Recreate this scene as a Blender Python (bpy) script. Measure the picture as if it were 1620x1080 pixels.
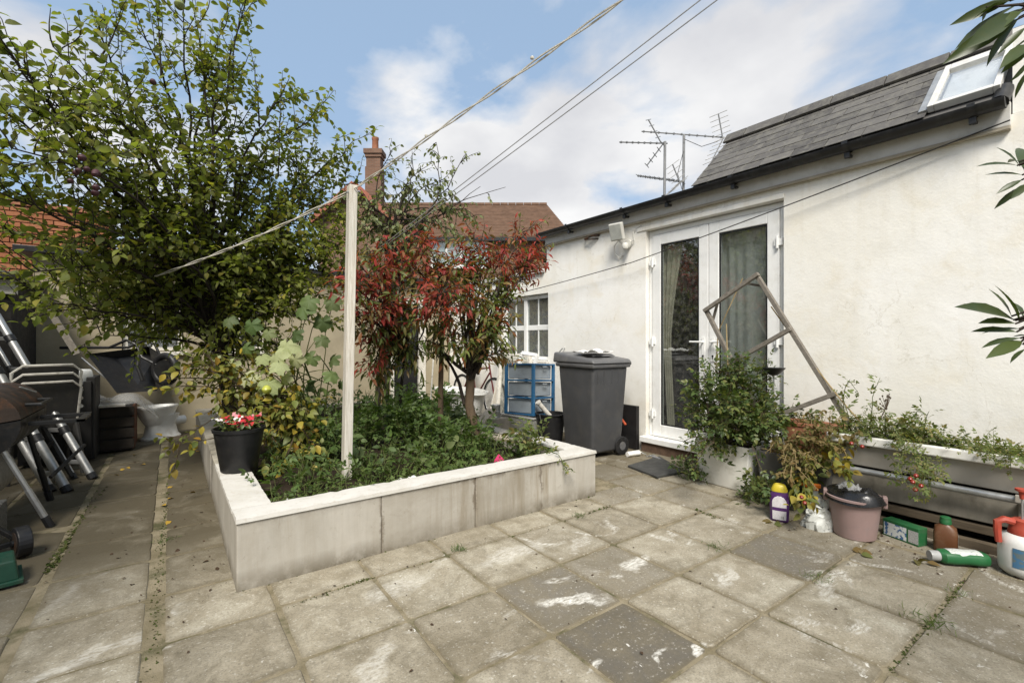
import bpy, bmesh, math, random
import numpy as np
from mathutils import Vector, Matrix, Euler

for o in list(bpy.data.objects): bpy.data.objects.remove(o)
SC = bpy.context.scene
COL = SC.collection
R = math.radians

# ------------------------------------------------------------------ camera
F = 745.0; CAM_H = 1.22; YAW = math.atan2(540, F)
cam = bpy.data.cameras.new('camera'); cam_o = bpy.data.objects.new('camera', cam); COL.objects.link(cam_o)
cam.sensor_width = 36.0; cam.lens = 36.0 * F / 1620.0; cam.clip_start = 0.05; cam.clip_end = 2000
cam_o.location = (0, 0, CAM_H); cam_o.rotation_euler = (R(90), 0, -YAW)
SC.camera = cam_o

# ------------------------------------------------------------------ sky and sun
SUN_EL, SUN_AZ = R(50), math.atan2(-0.62, -0.50)      # towards the sun: behind and left of the camera
w = bpy.data.worlds.new('World'); SC.world = w; w.use_nodes = True
nt = w.node_tree; nt.nodes.clear()
def wn(t, **k):
    n = nt.nodes.new(t)
    for a, b in k.items(): setattr(n, a, b)
    return n
out = wn('ShaderNodeOutputWorld'); bg = wn('ShaderNodeBackground'); L = nt.links.new
sky = wn('ShaderNodeTexSky', sky_type='NISHITA', sun_disc=False)
sky.sun_elevation = SUN_EL; sky.sun_rotation = math.pi / 2 - SUN_AZ
sky.air_density = 1.0; sky.dust_density = 1.2; sky.ozone_density = 1.5
tc = wn('ShaderNodeTexCoord'); sep = wn('ShaderNodeSeparateXYZ'); L(tc.outputs['Generated'], sep.inputs[0])
zc = wn('ShaderNodeMath', operation='MAXIMUM'); L(sep.outputs[2], zc.inputs[0]); zc.inputs[1].default_value = 0.0
za = wn('ShaderNodeMath', operation='ADD'); L(zc.outputs[0], za.inputs[0]); za.inputs[1].default_value = 0.32
dx = wn('ShaderNodeMath', operation='DIVIDE'); L(sep.outputs[0], dx.inputs[0]); L(za.outputs[0], dx.inputs[1])
dy = wn('ShaderNodeMath', operation='DIVIDE'); L(sep.outputs[1], dy.inputs[0]); L(za.outputs[0], dy.inputs[1])
cmb = wn('ShaderNodeCombineXYZ'); L(dx.outputs[0], cmb.inputs[0]); L(dy.outputs[0], cmb.inputs[1])
mp = wn('ShaderNodeMapping'); L(cmb.outputs[0], mp.inputs[0]); mp.inputs['Location'].default_value = (4.4, 0.6, 8.0)
n1 = wn('ShaderNodeTexNoise'); L(mp.outputs[0], n1.inputs['Vector'])
n1.inputs['Scale'].default_value = 1.8; n1.inputs['Detail'].default_value = 9; n1.inputs['Roughness'].default_value = 0.52; n1.inputs['Distortion'].default_value = 0.25
cr = wn('ShaderNodeValToRGB'); L(n1.outputs['Fac'], cr.inputs[0])
cr.color_ramp.elements[0].position = 0.44; cr.color_ramp.elements[0].color = (0, 0, 0, 1)
cr.color_ramp.elements[1].position = 0.56; cr.color_ramp.elements[1].color = (1, 1, 1, 1)
n2 = wn('ShaderNodeTexNoise'); L(mp.outputs[0], n2.inputs['Vector']); n2.inputs['Scale'].default_value = 2.6; n2.inputs['Detail'].default_value = 5
cc = wn('ShaderNodeValToRGB'); L(n2.outputs['Fac'], cc.inputs[0])
cc.color_ramp.elements[0].position = 0.35; cc.color_ramp.elements[0].color = (4.35, 4.4, 4.6, 1)
cc.color_ramp.elements[1].position = 0.65; cc.color_ramp.elements[1].color = (5.9, 5.9, 5.9, 1)
pale = wn('ShaderNodeMixRGB'); pale.inputs[0].default_value = 0.70; L(sky.outputs[0], pale.inputs[1]); pale.inputs[2].default_value = (2.6, 3.6, 4.9, 1)  # thin high haze
mx = wn('ShaderNodeMixRGB'); L(cr.outputs[0], mx.inputs[0]); L(pale.outputs[0], mx.inputs[1]); L(cc.outputs[0], mx.inputs[2])
L(mx.outputs[0], bg.inputs[0]); bg.inputs[1].default_value = 0.09
L(bg.outputs[0], out.inputs[0])

sl = bpy.data.lights.new('sun', 'SUN'); sl.energy = 2.9; sl.angle = R(21); sl.color = (1.0, 0.95, 0.87)
so = bpy.data.objects.new('sun', sl); COL.objects.link(so)
sd = Vector((math.cos(SUN_EL) * math.cos(SUN_AZ), math.cos(SUN_EL) * math.sin(SUN_AZ), math.sin(SUN_EL)))
so.rotation_euler = sd.to_track_quat('Z', 'Y').to_euler(); so.location = sd * 40

SC.view_settings.view_transform = 'Standard'; SC.view_settings.look = 'None'
SC.view_settings.exposure = 0.88; SC.view_settings.gamma = 1.0; SC.view_settings.use_curve_mapping = False
SC.render.engine = 'CYCLES'
SC.cycles.max_bounces = 7; SC.cycles.diffuse_bounces = 3; SC.cycles.glossy_bounces = 3
SC.cycles.transmission_bounces = 4; SC.cycles.transparent_max_bounces = 8

# ------------------------------------------------------------------ measuring helpers (real distances taken from the picture)
FW = Vector((math.sin(YAW), math.cos(YAW), 0)); RT = Vector((math.cos(YAW), -math.sin(YAW), 0)); CP = Vector((0, 0, CAM_H))
def ray(px, py): return FW + RT * ((px - 810) / F) + Vector((0, 0, (540 - py) / F))
def at_z(px, py, z=0.0): d = ray(px, py); return CP + d * ((z - CAM_H) / d.z)
def at_x(px, py, x): d = ray(px, py); return CP + d * (x / d.x)
def at_y(px, py, y): d = ray(px, py); return CP + d * (y / d.y)
def at_d(px, py, dist): return CP + ray(px, py) * dist

# ------------------------------------------------------------------ mesh helpers
class MB:
    def __init__(s): s.v = []; s.f = []
    def add(s, vs, fs):
        b = len(s.v); s.v += [tuple(v) for v in vs]; s.f += [tuple(i + b for i in f) for f in fs]; return s
    def box(s, x0, x1, y0, y1, z0, z1):
        return s.add([(x0,y0,z0),(x1,y0,z0),(x1,y1,z0),(x0,y1,z0),(x0,y0,z1),(x1,y0,z1),(x1,y1,z1),(x0,y1,z1)],
                     [(0,3,2,1),(4,5,6,7),(0,1,5,4),(1,2,6,5),(2,3,7,6),(3,0,4,7)])
    def taper(s, b, t, z0, z1, c=(0,0)):      # b,t = (half x, half y) at bottom, top
        cx, cy = c; V = []
        for (hx, hy), z in ((b, z0), (t, z1)): V += [(cx-hx,cy-hy,z),(cx+hx,cy-hy,z),(cx+hx,cy+hy,z),(cx-hx,cy+hy,z)]
        return s.add(V, [(0,3,2,1),(4,5,6,7),(0,1,5,4),(1,2,6,5),(2,3,7,6),(3,0,4,7)])
    def bar(s, p, q, a, b=None, up=(0,0,1)):  # square bar from p to q, widths a (side) and b (up)
        b = a if b is None else b
        p = Vector(p); q = Vector(q); d = (q - p).normalized(); u = Vector(up)
        x = d.cross(u)
        if x.length < 1e-4: x = d.cross(Vector((1,0,0)))
        x.normalize(); y = x.cross(d).normalized(); V = []
        for c in (p, q):
            for i, j in ((-1,-1),(1,-1),(1,1),(-1,1)): V.append(c + x*(i*a/2) + y*(j*b/2))
        return s.add(V, [(0,1,2,3),(7,6,5,4),(0,4,5,1),(1,5,6,2),(2,6,7,3),(3,7,4,0)])
    def tube(s, pts, r, n=8, cap=True):
        pts = [Vector(p) for p in pts]; rr = r if isinstance(r, (list, tuple, np.ndarray)) else [r]*len(pts)
        V = []; prev = None
        for i, p in enumerate(pts):
            d = (pts[min(i+1, len(pts)-1)] - pts[max(i-1, 0)])
            d = d.normalized() if d.length > 1e-9 else Vector((0,0,1))
            if prev is None: x = d.orthogonal().normalized()
            else:
                x = prev - d * prev.dot(d); x = x.normalized() if x.length > 1e-6 else d.orthogonal().normalized()
            prev = x; y = d.cross(x)
            for k in range(n):
                a = 2*math.pi*k/n; V.append(p + x*(math.cos(a)*rr[i]) + y*(math.sin(a)*rr[i]))
        Fc = []
        for i in range(len(pts)-1):
            for k in range(n):
                a = i*n+k; b = i*n+(k+1) % n; Fc.append((a, b, b+n, a+n))
        if cap: Fc += [tuple(range(n-1, -1, -1)), tuple((len(pts)-1)*n + k for k in range(n))]
        return s.add(V, Fc)
    def lathe(s, prof, n=24, c=(0,0,0), sx=1, sy=1, close=False):
        V = []; m = len(prof)
        for k in range(n):
            a = 2*math.pi*k/n
            for r, z in prof: V.append((c[0]+r*math.cos(a)*sx, c[1]+r*math.sin(a)*sy, c[2]+z))
        Fc = []
        for k in range(n):
            k2 = (k+1) % n
            for i in range(m-1): Fc.append((k*m+i, k2*m+i, k2*m+i+1, k*m+i+1))
        if close:
            Fc.append(tuple(k*m for k in range(n-1, -1, -1))); Fc.append(tuple(k*m+m-1 for k in range(n)))
        return s.add(V, Fc)
    def prism(s, poly, z0, z1):               # poly in xy
        n = len(poly); V = [(x,y,z0) for x,y in poly] + [(x,y,z1) for x,y in poly]
        return s.add(V, [tuple(range(n-1,-1,-1)), tuple(range(n,2*n))] + [(i,(i+1)%n,(i+1)%n+n,i+n) for i in range(n)])
    def grid(s, fn, nu, nv):
        V = [fn(i/nu, j/nv) for j in range(nv+1) for i in range(nu+1)]
        return s.add(V, [(j*(nu+1)+i, j*(nu+1)+i+1, (j+1)*(nu+1)+i+1, (j+1)*(nu+1)+i) for j in range(nv) for i in range(nu)])
    def xf(s, M_): s.v = [tuple(M_ @ Vector(v)) for v in s.v]; return s
    def mesh(s, name, mat, off=(0,0,0), bevel=0, smooth=False, seg=2):
        me = bpy.data.meshes.new(name)
        me.from_pydata([(v[0]-off[0], v[1]-off[1], v[2]-off[2]) for v in s.v], [], s.f)
        bm = bmesh.new(); bm.from_mesh(me)
        bmesh.ops.recalc_face_normals(bm, faces=bm.faces)
        if bevel:
            es = [e for e in bm.edges if len(e.link_faces) == 2 and e.calc_face_angle(0) > R(35)]
            bmesh.ops.bevel(bm, geom=es, offset=bevel, segments=seg, profile=0.5, affect='EDGES', clamp_overlap=True)
        bm.to_mesh(me); bm.free()
        if smooth:
            me.shade_smooth()
            try: me.set_sharp_from_angle(angle=R(40))
            except Exception: pass
        if mat: me.materials.append(mat)
        return me

def link(name, me, parent=None, loc=(0,0,0), rot=(0,0,0)):
    o = bpy.data.objects.new(name, me); COL.objects.link(o); o.location = loc; o.rotation_euler = rot
    if parent is not None: o.parent = parent
    return o
def wloc(o):
    l = Vector((0,0,0))
    while o is not None: l = l + o.location; o = o.parent
    return l
def part(name, mb, mat, parent=None, bevel=0, smooth=False, local=False, label=None, seg=2):
    """one mesh object; mb is in world metres unless local (then in the parent's own frame)"""
    off = (0,0,0) if (parent is None or local) else wloc(parent)
    o = link(name, mb.mesh(name, mat, off, bevel, smooth, seg), parent)
    if label: o['label'] = label
    return o
def tag(o, label=None, cat=None, group=None, kind=None):
    if label: o['label'] = label
    if cat: o['category'] = cat
    if group: o['group'] = group
    if kind: o['kind'] = kind
    return o
def thing(name, label, cat, loc=(0,0,0), rz=0, group=None, rot=None):
    o = bpy.data.objects.new(name, None); COL.objects.link(o); o.empty_display_size = 0.1
    o.location = loc; o.rotation_euler = rot if rot else (0,0,rz)
    return tag(o, label, cat, group)
def single(name, mb, mat, label, cat, bevel=0, smooth=False, base=None, group=None):
    """a thing that is one mesh, origin at its base"""
    if base is None:
        a = np.array(mb.v); base = (float(a[:,0].mean()), float(a[:,1].mean()), float(a[:,2].min()))
    o = link(name, mb.mesh(name, mat, base, bevel, smooth), None, base)
    return tag(o, label, cat, group)

# ------------------------------------------------------------------ materials
MATS = {}
class NT:
    def __init__(s, name):
        s.m = bpy.data.materials.new(name); s.m.use_nodes = True; s.t = s.m.node_tree
        s.b = s.t.nodes['Principled BSDF']; s.o = s.t.nodes['Material Output']; s._pos = None
    def n(s, t, **k):
        x = s.t.nodes.new(t)
        for a, b in k.items(): setattr(x, a, b)
        return x
    def l(s, a, b): s.t.links.new(a, b)
    def pos(s, obj=False):
        if obj: return s.n('ShaderNodeTexCoord').outputs['Object']
        return s.n('ShaderNodeNewGeometry').outputs['Position']
    def noise(s, v, scale, detail=5, rough=.55, dist=0, stretch=None):
        if stretch:
            mp = s.n('ShaderNodeMapping'); s.l(v, mp.inputs[0]); mp.inputs['Scale'].default_value = stretch; v = mp.outputs[0]
        x = s.n('ShaderNodeTexNoise'); s.l(v, x.inputs['Vector']); x.inputs['Scale'].default_value = scale
        x.inputs['Detail'].default_value = detail; x.inputs['Roughness'].default_value = rough; x.inputs['Distortion'].default_value = dist
        return x.outputs['Fac']
    def ramp(s, f, stops):
        x = s.n('ShaderNodeValToRGB'); s.l(f, x.inputs[0]); e = x.color_ramp.elements
        while len(e) < len(stops): e.new(0.5)
        for el, (p, c) in zip(e, stops):
            el.position = p; el.color = (c, c, c, 1) if isinstance(c, (int, float)) else (*c, 1)
        return x.outputs[0]
    def mix(s, f, a, b, mode='MIX'):
        x = s.n('ShaderNodeMixRGB', blend_type=mode)
        for v, i in ((f, 0), (a, 1), (b, 2)):
            if isinstance(v, (int, float)): x.inputs[i].default_value = v if i == 0 else (v, v, v, 1)
            elif isinstance(v, tuple): x.inputs[i].default_value = (*v, 1)
            else: s.l(v, x.inputs[i])
        return x.outputs[0]
    def math(s, op, a, b=0.0):
        x = s.n('ShaderNodeMath', operation=op)
        for v, i in ((a, 0), (b, 1)):
            if isinstance(v, (int, float)): x.inputs[i].default_value = v
            else: s.l(v, x.inputs[i])
        return x.outputs[0]
    def bump(s, h, strength=.3, dist=.01, prev=None):
        x = s.n('ShaderNodeBump'); s.l(h, x.inputs['Height']); x.inputs['Strength'].default_value = strength; x.inputs['Distance'].default_value = dist
        if prev is not None: s.l(prev, x.inputs['Normal'])
        s.l(x.outputs[0], s.b.inputs['Normal']); return x.outputs[0]
    def set(s, col=None, rough=None, metal=None, spec=None):
        if col is not None:
            if isinstance(col, tuple): s.b.inputs['Base Color'].default_value = (*col, 1)
            else: s.l(col, s.b.inputs['Base Color'])
        if rough is not None:
            if isinstance(rough, (int, float)): s.b.inputs['Roughness'].default_value = rough
            else: s.l(rough, s.b.inputs['Roughness'])
        if metal is not None: s.b.inputs['Metallic'].default_value = metal
        if spec is not None: s.b.inputs['Specular IOR Level'].default_value = spec
        return s
def darker(c, k): return tuple(x*k for x in c)
def simple(name, col, rough=.5, metal=0, var=.2, vs=9, bump=.15, bs=70, spec=.4, stretch=None, obj=False, dirt=0, dirtc=(.09,.08,.06)):
    if name in MATS: return MATS[name]
    t = NT(name); v = t.pos(obj)
    n = t.noise(v, vs, 6, .6, .3, stretch)
    c = t.mix(t.ramp(n, [(.3, 0.0), (.7, 1.0)]), darker(col, 1-var), darker(col, 1+var*.5))
    if dirt:
        d = t.ramp(t.noise(v, vs*2.3, 8, .65), [(.5, 0.0), (.72, dirt)]); c = t.mix(d, c, dirtc)
    t.set(c, t.ramp(t.noise(v, vs*1.7, 4), [(.3, max(.03, rough-.12)), (.7, min(1, rough+.12))]), metal, spec)
    if bump: t.bump(t.noise(v, bs, 5, .6, 0, stretch), bump, .004)
    MATS[name] = t.m; return t.m

def wood(name, c1, c2, stretch, scale=14, rough=.8, bump=.5):
    t = NT(name); v = t.pos(); g = t.noise(v, scale, 8, .65, .6, stretch); b = t.noise(v, 2.5, 4)
    c = t.mix(t.ramp(g, [(.3, 0.0), (.68, 1.0)]), c1, c2); c = t.mix(t.ramp(b, [(.4, 0.0), (.75, .55)]), c, darker(c1, .6))
    t.set(c, rough, 0, .25); t.bump(g, bump, .006); return t.m

def m_render():
    t = NT('white_render'); v = t.pos()
    big = t.noise(v, .9, 5, .6, .4); mid = t.noise(v, 3.2, 7, .62, .5); fine = t.noise(v, 60, 6, .7)
    st = t.noise(v, 1.0, 6, .6, .2, (1, 7, .45))
    c = t.mix(t.ramp(big, [(.35, 0.0), (.65, 1.0)]), (.80,.775,.705), (.88,.87,.84))
    c = t.mix(t.ramp(mid, [(.52, 0.0), (.75, .45)]), c, (.74,.66,.50))
    c = t.mix(t.ramp(t.noise(v, 9, 8, .7, .4), [(.56, 0.0), (.74, .35)]), c, (.62,.57,.46))
    c = t.mix(t.ramp(st, [(.55, 0.0), (.8, .16)]), c, (.56,.51,.41))
    # splash dirt near the ground
    sp = t.n('ShaderNodeSeparateXYZ'); t.l(v, sp.inputs[0])
    lo = t.math('MULTIPLY', t.ramp(sp.outputs[2], [(0.0, 1.0), (.9, 0.0)]), t.ramp(mid, [(.35, 0.1), (.65, .7)]))
    c = t.mix(lo, c, (.46,.42,.33))
    hi = t.math('MULTIPLY', t.ramp(t.math('DIVIDE', sp.outputs[2], 3.0), [(.55, 0.0), (.86, 1.0)]), t.ramp(t.noise(v, 2.2, 7, .65, .2, (1, 6, .25)), [(.52, 0.0), (.76, .32)]))
    c = t.mix(hi, c, (.56,.50,.38))
    ck = t.math('ABSOLUTE', t.math('SUBTRACT', t.noise(v, 1.15, 7, .6, .8), .5))
    c = t.mix(t.math('MULTIPLY', t.ramp(ck, [(.0, .35), (.0025, 0.0)]), t.ramp(t.noise(v, .8, 2), [(.52, 0.0), (.60, 1.0)])), c, (.42,.38,.30))
    c = t.mix(t.ramp(t.noise(v, 85, 4, .7), [(.68, 0.0), (.76, .3)]), c, (.42,.37,.28)); t.set(c, .88, 0, .2)
    nb = t.bump(t.noise(v, 5, 4), .25, .02); t.bump(fine, .35, .004, nb); return t.m
def m_slab():
    t = NT('paving_slab'); v = t.pos(); oi = t.n('ShaderNodeObjectInfo').outputs['Random']
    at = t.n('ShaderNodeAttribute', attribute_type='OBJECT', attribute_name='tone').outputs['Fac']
    big = t.noise(v, 2.2, 6, .6, .5); mid = t.noise(v, 8, 8, .65, .6); fine = t.noise(v, 120, 5, .75)
    c = t.mix(t.ramp(big, [(.3, 0.0), (.7, 1.0)]), (.285,.245,.175), (.47,.425,.33))
    c = t.mix(t.math('MULTIPLY', oi, .8), c, t.mix(t.ramp(t.noise(v, 5, 5), [(.4, .2), (.6, .8)]), (.40,.375,.305), (.24,.21,.155)))
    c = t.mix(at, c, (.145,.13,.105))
    c = t.mix(t.ramp(mid, [(.42, 0.0), (.68, .75)]), c, (.20,.17,.115))
    c = t.mix(t.ramp(t.noise(v, 3.6, 9, .75, .8), [(.48, 0.0), (.68, .72)]), c, (.14,.12,.082))
    ge = t.n('ShaderNodeSeparateXYZ'); t.l(t.n('ShaderNodeTexCoord').outputs['Generated'], ge.inputs[0])
    ed = t.math('MAXIMUM', t.math('ABSOLUTE', t.math('SUBTRACT', ge.outputs[0], .5)), t.math('ABSOLUTE', t.math('SUBTRACT', ge.outputs[1], .5)))
    ed = t.math('ADD', ed, t.math('MULTIPLY', t.math('SUBTRACT', t.noise(v, 16, 6, .7), .5), .14))
    c = t.mix(t.ramp(ed, [(.42, 0.0), (.50, .7)]), c, (.15,.125,.08))
    c = t.mix(t.ramp(fine, [(.33, .6), (.52, 0.0)]), c, (.11,.095,.07))
    c = t.mix(t.ramp(t.noise(v, 70, 3, .6), [(.60, 0.0), (.68, .35)]), c, (.60,.57,.50))
    vr = t.math('ADD', .85, t.math('MULTIPLY', oi, .36)); vc = t.n('ShaderNodeCombineXYZ'); [t.l(vr, vc.inputs[k]) for k in range(3)]; c = t.mix(1.0, c, vc.outputs[0], 'MULTIPLY')
    # whitewash spilt and trodden over the slabs: speckles, patches and a few big smears
    spl = t.math('MULTIPLY', t.ramp(t.noise(v, 24, 6, .6, .5), [(.655, 0.0), (.70, .9)]), t.ramp(t.noise(v, 1.6, 3), [(.42, .15), (.6, 1.0)]))
    patch = t.math('MULTIPLY', t.ramp(t.noise(v, 3.1, 3, .5, 1.2), [(.63, 0.0), (.72, 1.0)]), t.ramp(t.noise(v, 22, 8, .75, .3, (1,3.2,1)), [(.42, 0.0), (.60, .75)]))
    pm = t.math('MAXIMUM', spl, patch)
    warp = t.n('ShaderNodeTexNoise'); t.l(v, warp.inputs['Vector']); warp.inputs['Scale'].default_value = 9; warp.inputs['Detail'].default_value = 6
    wv = t.n('ShaderNodeVectorMath', operation='MULTIPLY_ADD'); t.l(warp.outputs['Color'], wv.inputs[0]); wv.inputs[1].default_value = (.20,.20,0); t.l(v, wv.inputs[2])
    for (x, y, rx, ry, ang, k) in [(1.53,1.63,.20,.045,-.55,.95),(2.07,1.70,.13,.07,.3,.9),(1.60,2.2,.30,.085,.1,.5),(.92,2.22,.22,.09,.2,.4),(2.34,1.32,.16,.05,.5,.6),(2.62,.95,.16,.05,.4,.45),(1.30,1.28,.05,.02,.5,.8),(1.55,1.15,.06,.02,.4,.8),(1.72,1.06,.05,.03,.2,.9),(.62,1.75,.15,.07,.8,.45),(-.25,2.45,.30,.05,.3,.45),(2.02,2.07,.16,.05,.5,.4)]:
        mp = t.n('ShaderNodeMapping', vector_type='TEXTURE'); t.l(wv.outputs[0], mp.inputs[0])
        mp.inputs['Location'].default_value = (x+.1, y+.1, 0); mp.inputs['Rotation'].default_value = (0,0,ang); mp.inputs['Scale'].default_value = (rx, ry, 9)
        ln = t.n('ShaderNodeVectorMath', operation='LENGTH'); t.l(mp.outputs[0], ln.inputs[0])
        e = t.math('MULTIPLY', t.ramp(ln.outputs['Value'], [(.55, k), (1.0, 0.0)]), t.ramp(t.noise(v, 26, 8, .75, .2, (1,2.6,1)), [(.36, .0), (.60, 1.0)]))
        pm = t.math('MAXIMUM', pm, e)
    c = t.mix(pm, c, (.72,.70,.64))
    # mud and algae along the path beside the bed
    sp = t.n('ShaderNodeSeparateXYZ'); t.l(v, sp.inputs[0])
    dv = t.math('DIVIDE', sp.outputs[1], 10.0)
    mud = t.math('MULTIPLY', t.ramp(dv, [(.25, 0.0), (.36, 1.0)]), t.ramp(t.noise(v, 2.7, 7, .65, .6), [(.28, .5), (.5, .97)]))
    c = t.mix(mud, c, (.09,.075,.048))
    t.set(c, .9, 0, .2)
    nb = t.bump(mid, .35, .012); t.bump(fine, .5, .003, nb); return t.m
def m_joint():
    t = NT('joint_mortar'); v = t.pos()
    c = t.mix(t.ramp(t.noise(v, 7, 6), [(.35, 0.0), (.65, 1.0)]), (.19,.16,.10), (.30,.255,.175))
    c = t.mix(t.ramp(t.noise(v, 4, 7, .65), [(.5, 0.0), (.64, .8)]), c, (.055,.06,.022))
    t.set(c, .95, 0, .1); t.bump(t.noise(v, 90, 5, .7), .8, .01); return t.m
def m_bedwall():
    t = NT('bed_render'); v = t.pos()
    big = t.noise(v, 2.5, 6, .6, .4); st = t.noise(v, 2.4, 7, .7, .25, (5, 5, .35)); fine = t.noise(v, 45, 7, .7)
    c = t.mix(t.ramp(big, [(.3, 0.0), (.7, 1.0)]), (.38,.355,.305), (.49,.46,.405))
    sp = t.n('ShaderNodeSeparateXYZ'); t.l(v, sp.inputs[0])
    midx = t.ramp(t.math('DIVIDE', sp.outputs[0], 4.0), [(.30, 0.28), (.37, 1.0), (.56, 1.0), (.62, 0.28)])
    c = t.mix(t.math('MULTIPLY', midx, t.ramp(st, [(.45, 0.0), (.66, .75)])), c, (.20,.155,.09))
    c = t.mix(t.ramp(t.noise(v, 5, 9, .75, 1.0), [(.62, 0.0), (.74, .55)]), c, (.22,.19,.145))
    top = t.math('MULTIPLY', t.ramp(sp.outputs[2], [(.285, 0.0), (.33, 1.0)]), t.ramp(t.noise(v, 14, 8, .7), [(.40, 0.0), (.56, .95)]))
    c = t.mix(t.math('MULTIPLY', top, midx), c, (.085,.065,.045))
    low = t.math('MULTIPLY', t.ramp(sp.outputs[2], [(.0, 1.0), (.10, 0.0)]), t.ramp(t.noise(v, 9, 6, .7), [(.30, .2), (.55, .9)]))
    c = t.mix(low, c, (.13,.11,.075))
    c = t.mix(t.ramp(t.noise(v, 1.1, 8, .7, .6), [(.46, 0.0), (.66, .6)]), c, (.27,.24,.19))
    # crumbling filler where the panels meet
    for jx in (.9865, 1.6215, 2.1815):
        dj = t.math('ABSOLUTE', t.math('ADD', t.math('SUBTRACT', sp.outputs[0], jx), t.math('MULTIPLY', t.math('SUBTRACT', t.noise(v, 13, 7, .7), .5), .11)))
        c = t.mix(t.math('MULTIPLY', t.ramp(dj, [(.0, .9), (.018, 0.0)]), t.ramp(t.noise(v, 6, 5, .6), [(.38, .1), (.55, 1.0)])), c, (.15,.12,.085))
    c = t.mix(t.ramp(t.noise(v, 26, 8, .75), [(.60, 0.0), (.72, .55)]), c, (.22,.19,.14))
    t.set(c, .8, 0, .3); nb = t.bump(big, .25, .012); t.bump(fine, .3, .004, nb); return t.m
def m_coping():
    t = NT('coping_white'); v = t.pos()
    c = t.mix(t.ramp(t.noise(v, 5, 7, .65), [(.4, 0.0), (.75, .5)]), (.60,.58,.535), (.43,.40,.34))
    c = t.mix(t.ramp(t.noise(v, 33, 7, .7), [(.55, 0.0), (.72, .6)]), c, (.40,.35,.27)); c = t.mix(t.ramp(t.noise(v, 2.4, 8, .7, .5), [(.52, 0.0), (.7, .6)]), c, (.46,.43,.35))
    t.set(c, .7, 0, .3); t.bump(t.noise(v, 30, 7, .7), .35, .005); return t.m
def m_leaf(name, cols, rough=.45, trans=.3, spec=.35):
    t = NT(name); g = t.n('ShaderNodeNewGeometry').outputs['Random Per Island']; oi = t.n('ShaderNodeObjectInfo').outputs['Random']
    f = t.math('FRACT', t.math('ADD', g, oi))
    x = t.n('ShaderNodeValToRGB'); t.l(f, x.inputs[0]); x.color_ramp.interpolation = 'LINEAR'; e = x.color_ramp.elements
    while len(e) < len(cols): e.new(.5)
    for i, (el, c) in enumerate(zip(e, cols)): el.position = i/(len(cols)-1); el.color = (*c, 1)
    c = t.mix(t.ramp(t.noise(t.pos(), 55, 4, .6), [(.35, 0.0), (.7, .35)]), x.outputs[0], t.mix(.5, x.outputs[0], (.10,.09,.02)))
    t.set(c, rough, 0, spec)
    tr = t.n('ShaderNodeBsdfTranslucent'); t.l(t.mix(1.0, c, (1.35,1.5,.55), 'MULTIPLY'), tr.inputs[0])
    ms = t.n('ShaderNodeMixShader'); ms.inputs[0].default_value = trans
    t.l(t.b.outputs[0], ms.inputs[1]); t.l(tr.outputs[0], ms.inputs[2]); t.l(ms.outputs[0], t.o.inputs[0]); return t.m
def m_glass(name, tint=(.9,.93,.92), refl=1.0, dirt=.04):
    t = NT(name); v = t.pos(); gg = t.n('ShaderNodeNewGeometry'); dt_ = t.n('ShaderNodeVectorMath', operation='DOT_PRODUCT'); t.l(gg.outputs['Incoming'], dt_.inputs[0]); t.l(gg.outputs['Normal'], dt_.inputs[1])
    fz = t.math('ADD', .045, t.math('MULTIPLY', .95, t.math('POWER', t.math('SUBTRACT', 1.0, t.math('ABSOLUTE', dt_.outputs['Value'])), 5.0)))
    gl = t.n('ShaderNodeBsdfGlossy'); gl.inputs['Roughness'].default_value = .015; gl.inputs[0].default_value = (refl, refl, refl, 1)
    tp = t.n('ShaderNodeBsdfTransparent'); tp.inputs[0].default_value = (*tint, 1)
    df = t.n('ShaderNodeBsdfDiffuse'); df.inputs[0].default_value = (.6,.58,.52,1)
    m1 = t.n('ShaderNodeMixShader'); t.l(t.math('MINIMUM', t.math('MULTIPLY', fz, 2.8), 1.0), m1.inputs[0]); t.l(tp.outputs[0], m1.inputs[1]); t.l(gl.outputs[0], m1.inputs[2])
    m2 = t.n('ShaderNodeMixShader'); t.l(t.ramp(t.noise(v, 18, 8, .7), [(.45, dirt*.3), (.75, dirt*2.5)]), m2.inputs[0])
    t.l(m1.outputs[0], m2.inputs[1]); t.l(df.outputs[0], m2.inputs[2]); t.l(m2.outputs[0], t.o.inputs[0]); return t.m
def m_sheer(name, col, alpha=.55):
    t = NT(name); d = t.n('ShaderNodeBsdfDiffuse'); d.inputs[0].default_value = (*col,1)
    tl = t.n('ShaderNodeBsdfTranslucent'); tl.inputs[0].default_value = (*col,1); tp = t.n('ShaderNodeBsdfTransparent')
    a = t.n('ShaderNodeMixShader'); a.inputs[0].default_value = .4; t.l(d.outputs[0], a.inputs[1]); t.l(tl.outputs[0], a.inputs[2])
    b = t.n('ShaderNodeMixShader'); b.inputs[0].default_value = alpha; t.l(tp.outputs[0], b.inputs[1]); t.l(a.outputs[0], b.inputs[2]); t.l(b.outputs[0], t.o.inputs[0]); return t.m
def m_brick(name, c1, c2):
    t = NT(name); v = t.pos(); oi = t.n('ShaderNodeObjectInfo').outputs['Random']
    c = t.mix(oi, c1, c2); c = t.mix(t.ramp(t.noise(v, 24, 7, .7), [(.45, 0.0), (.75, .6)]), c, darker(c1, .45))
    t.set(c, .9, 0, .2); t.bump(t.noise(v, 60, 6, .7), .5, .005); return t.m
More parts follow.
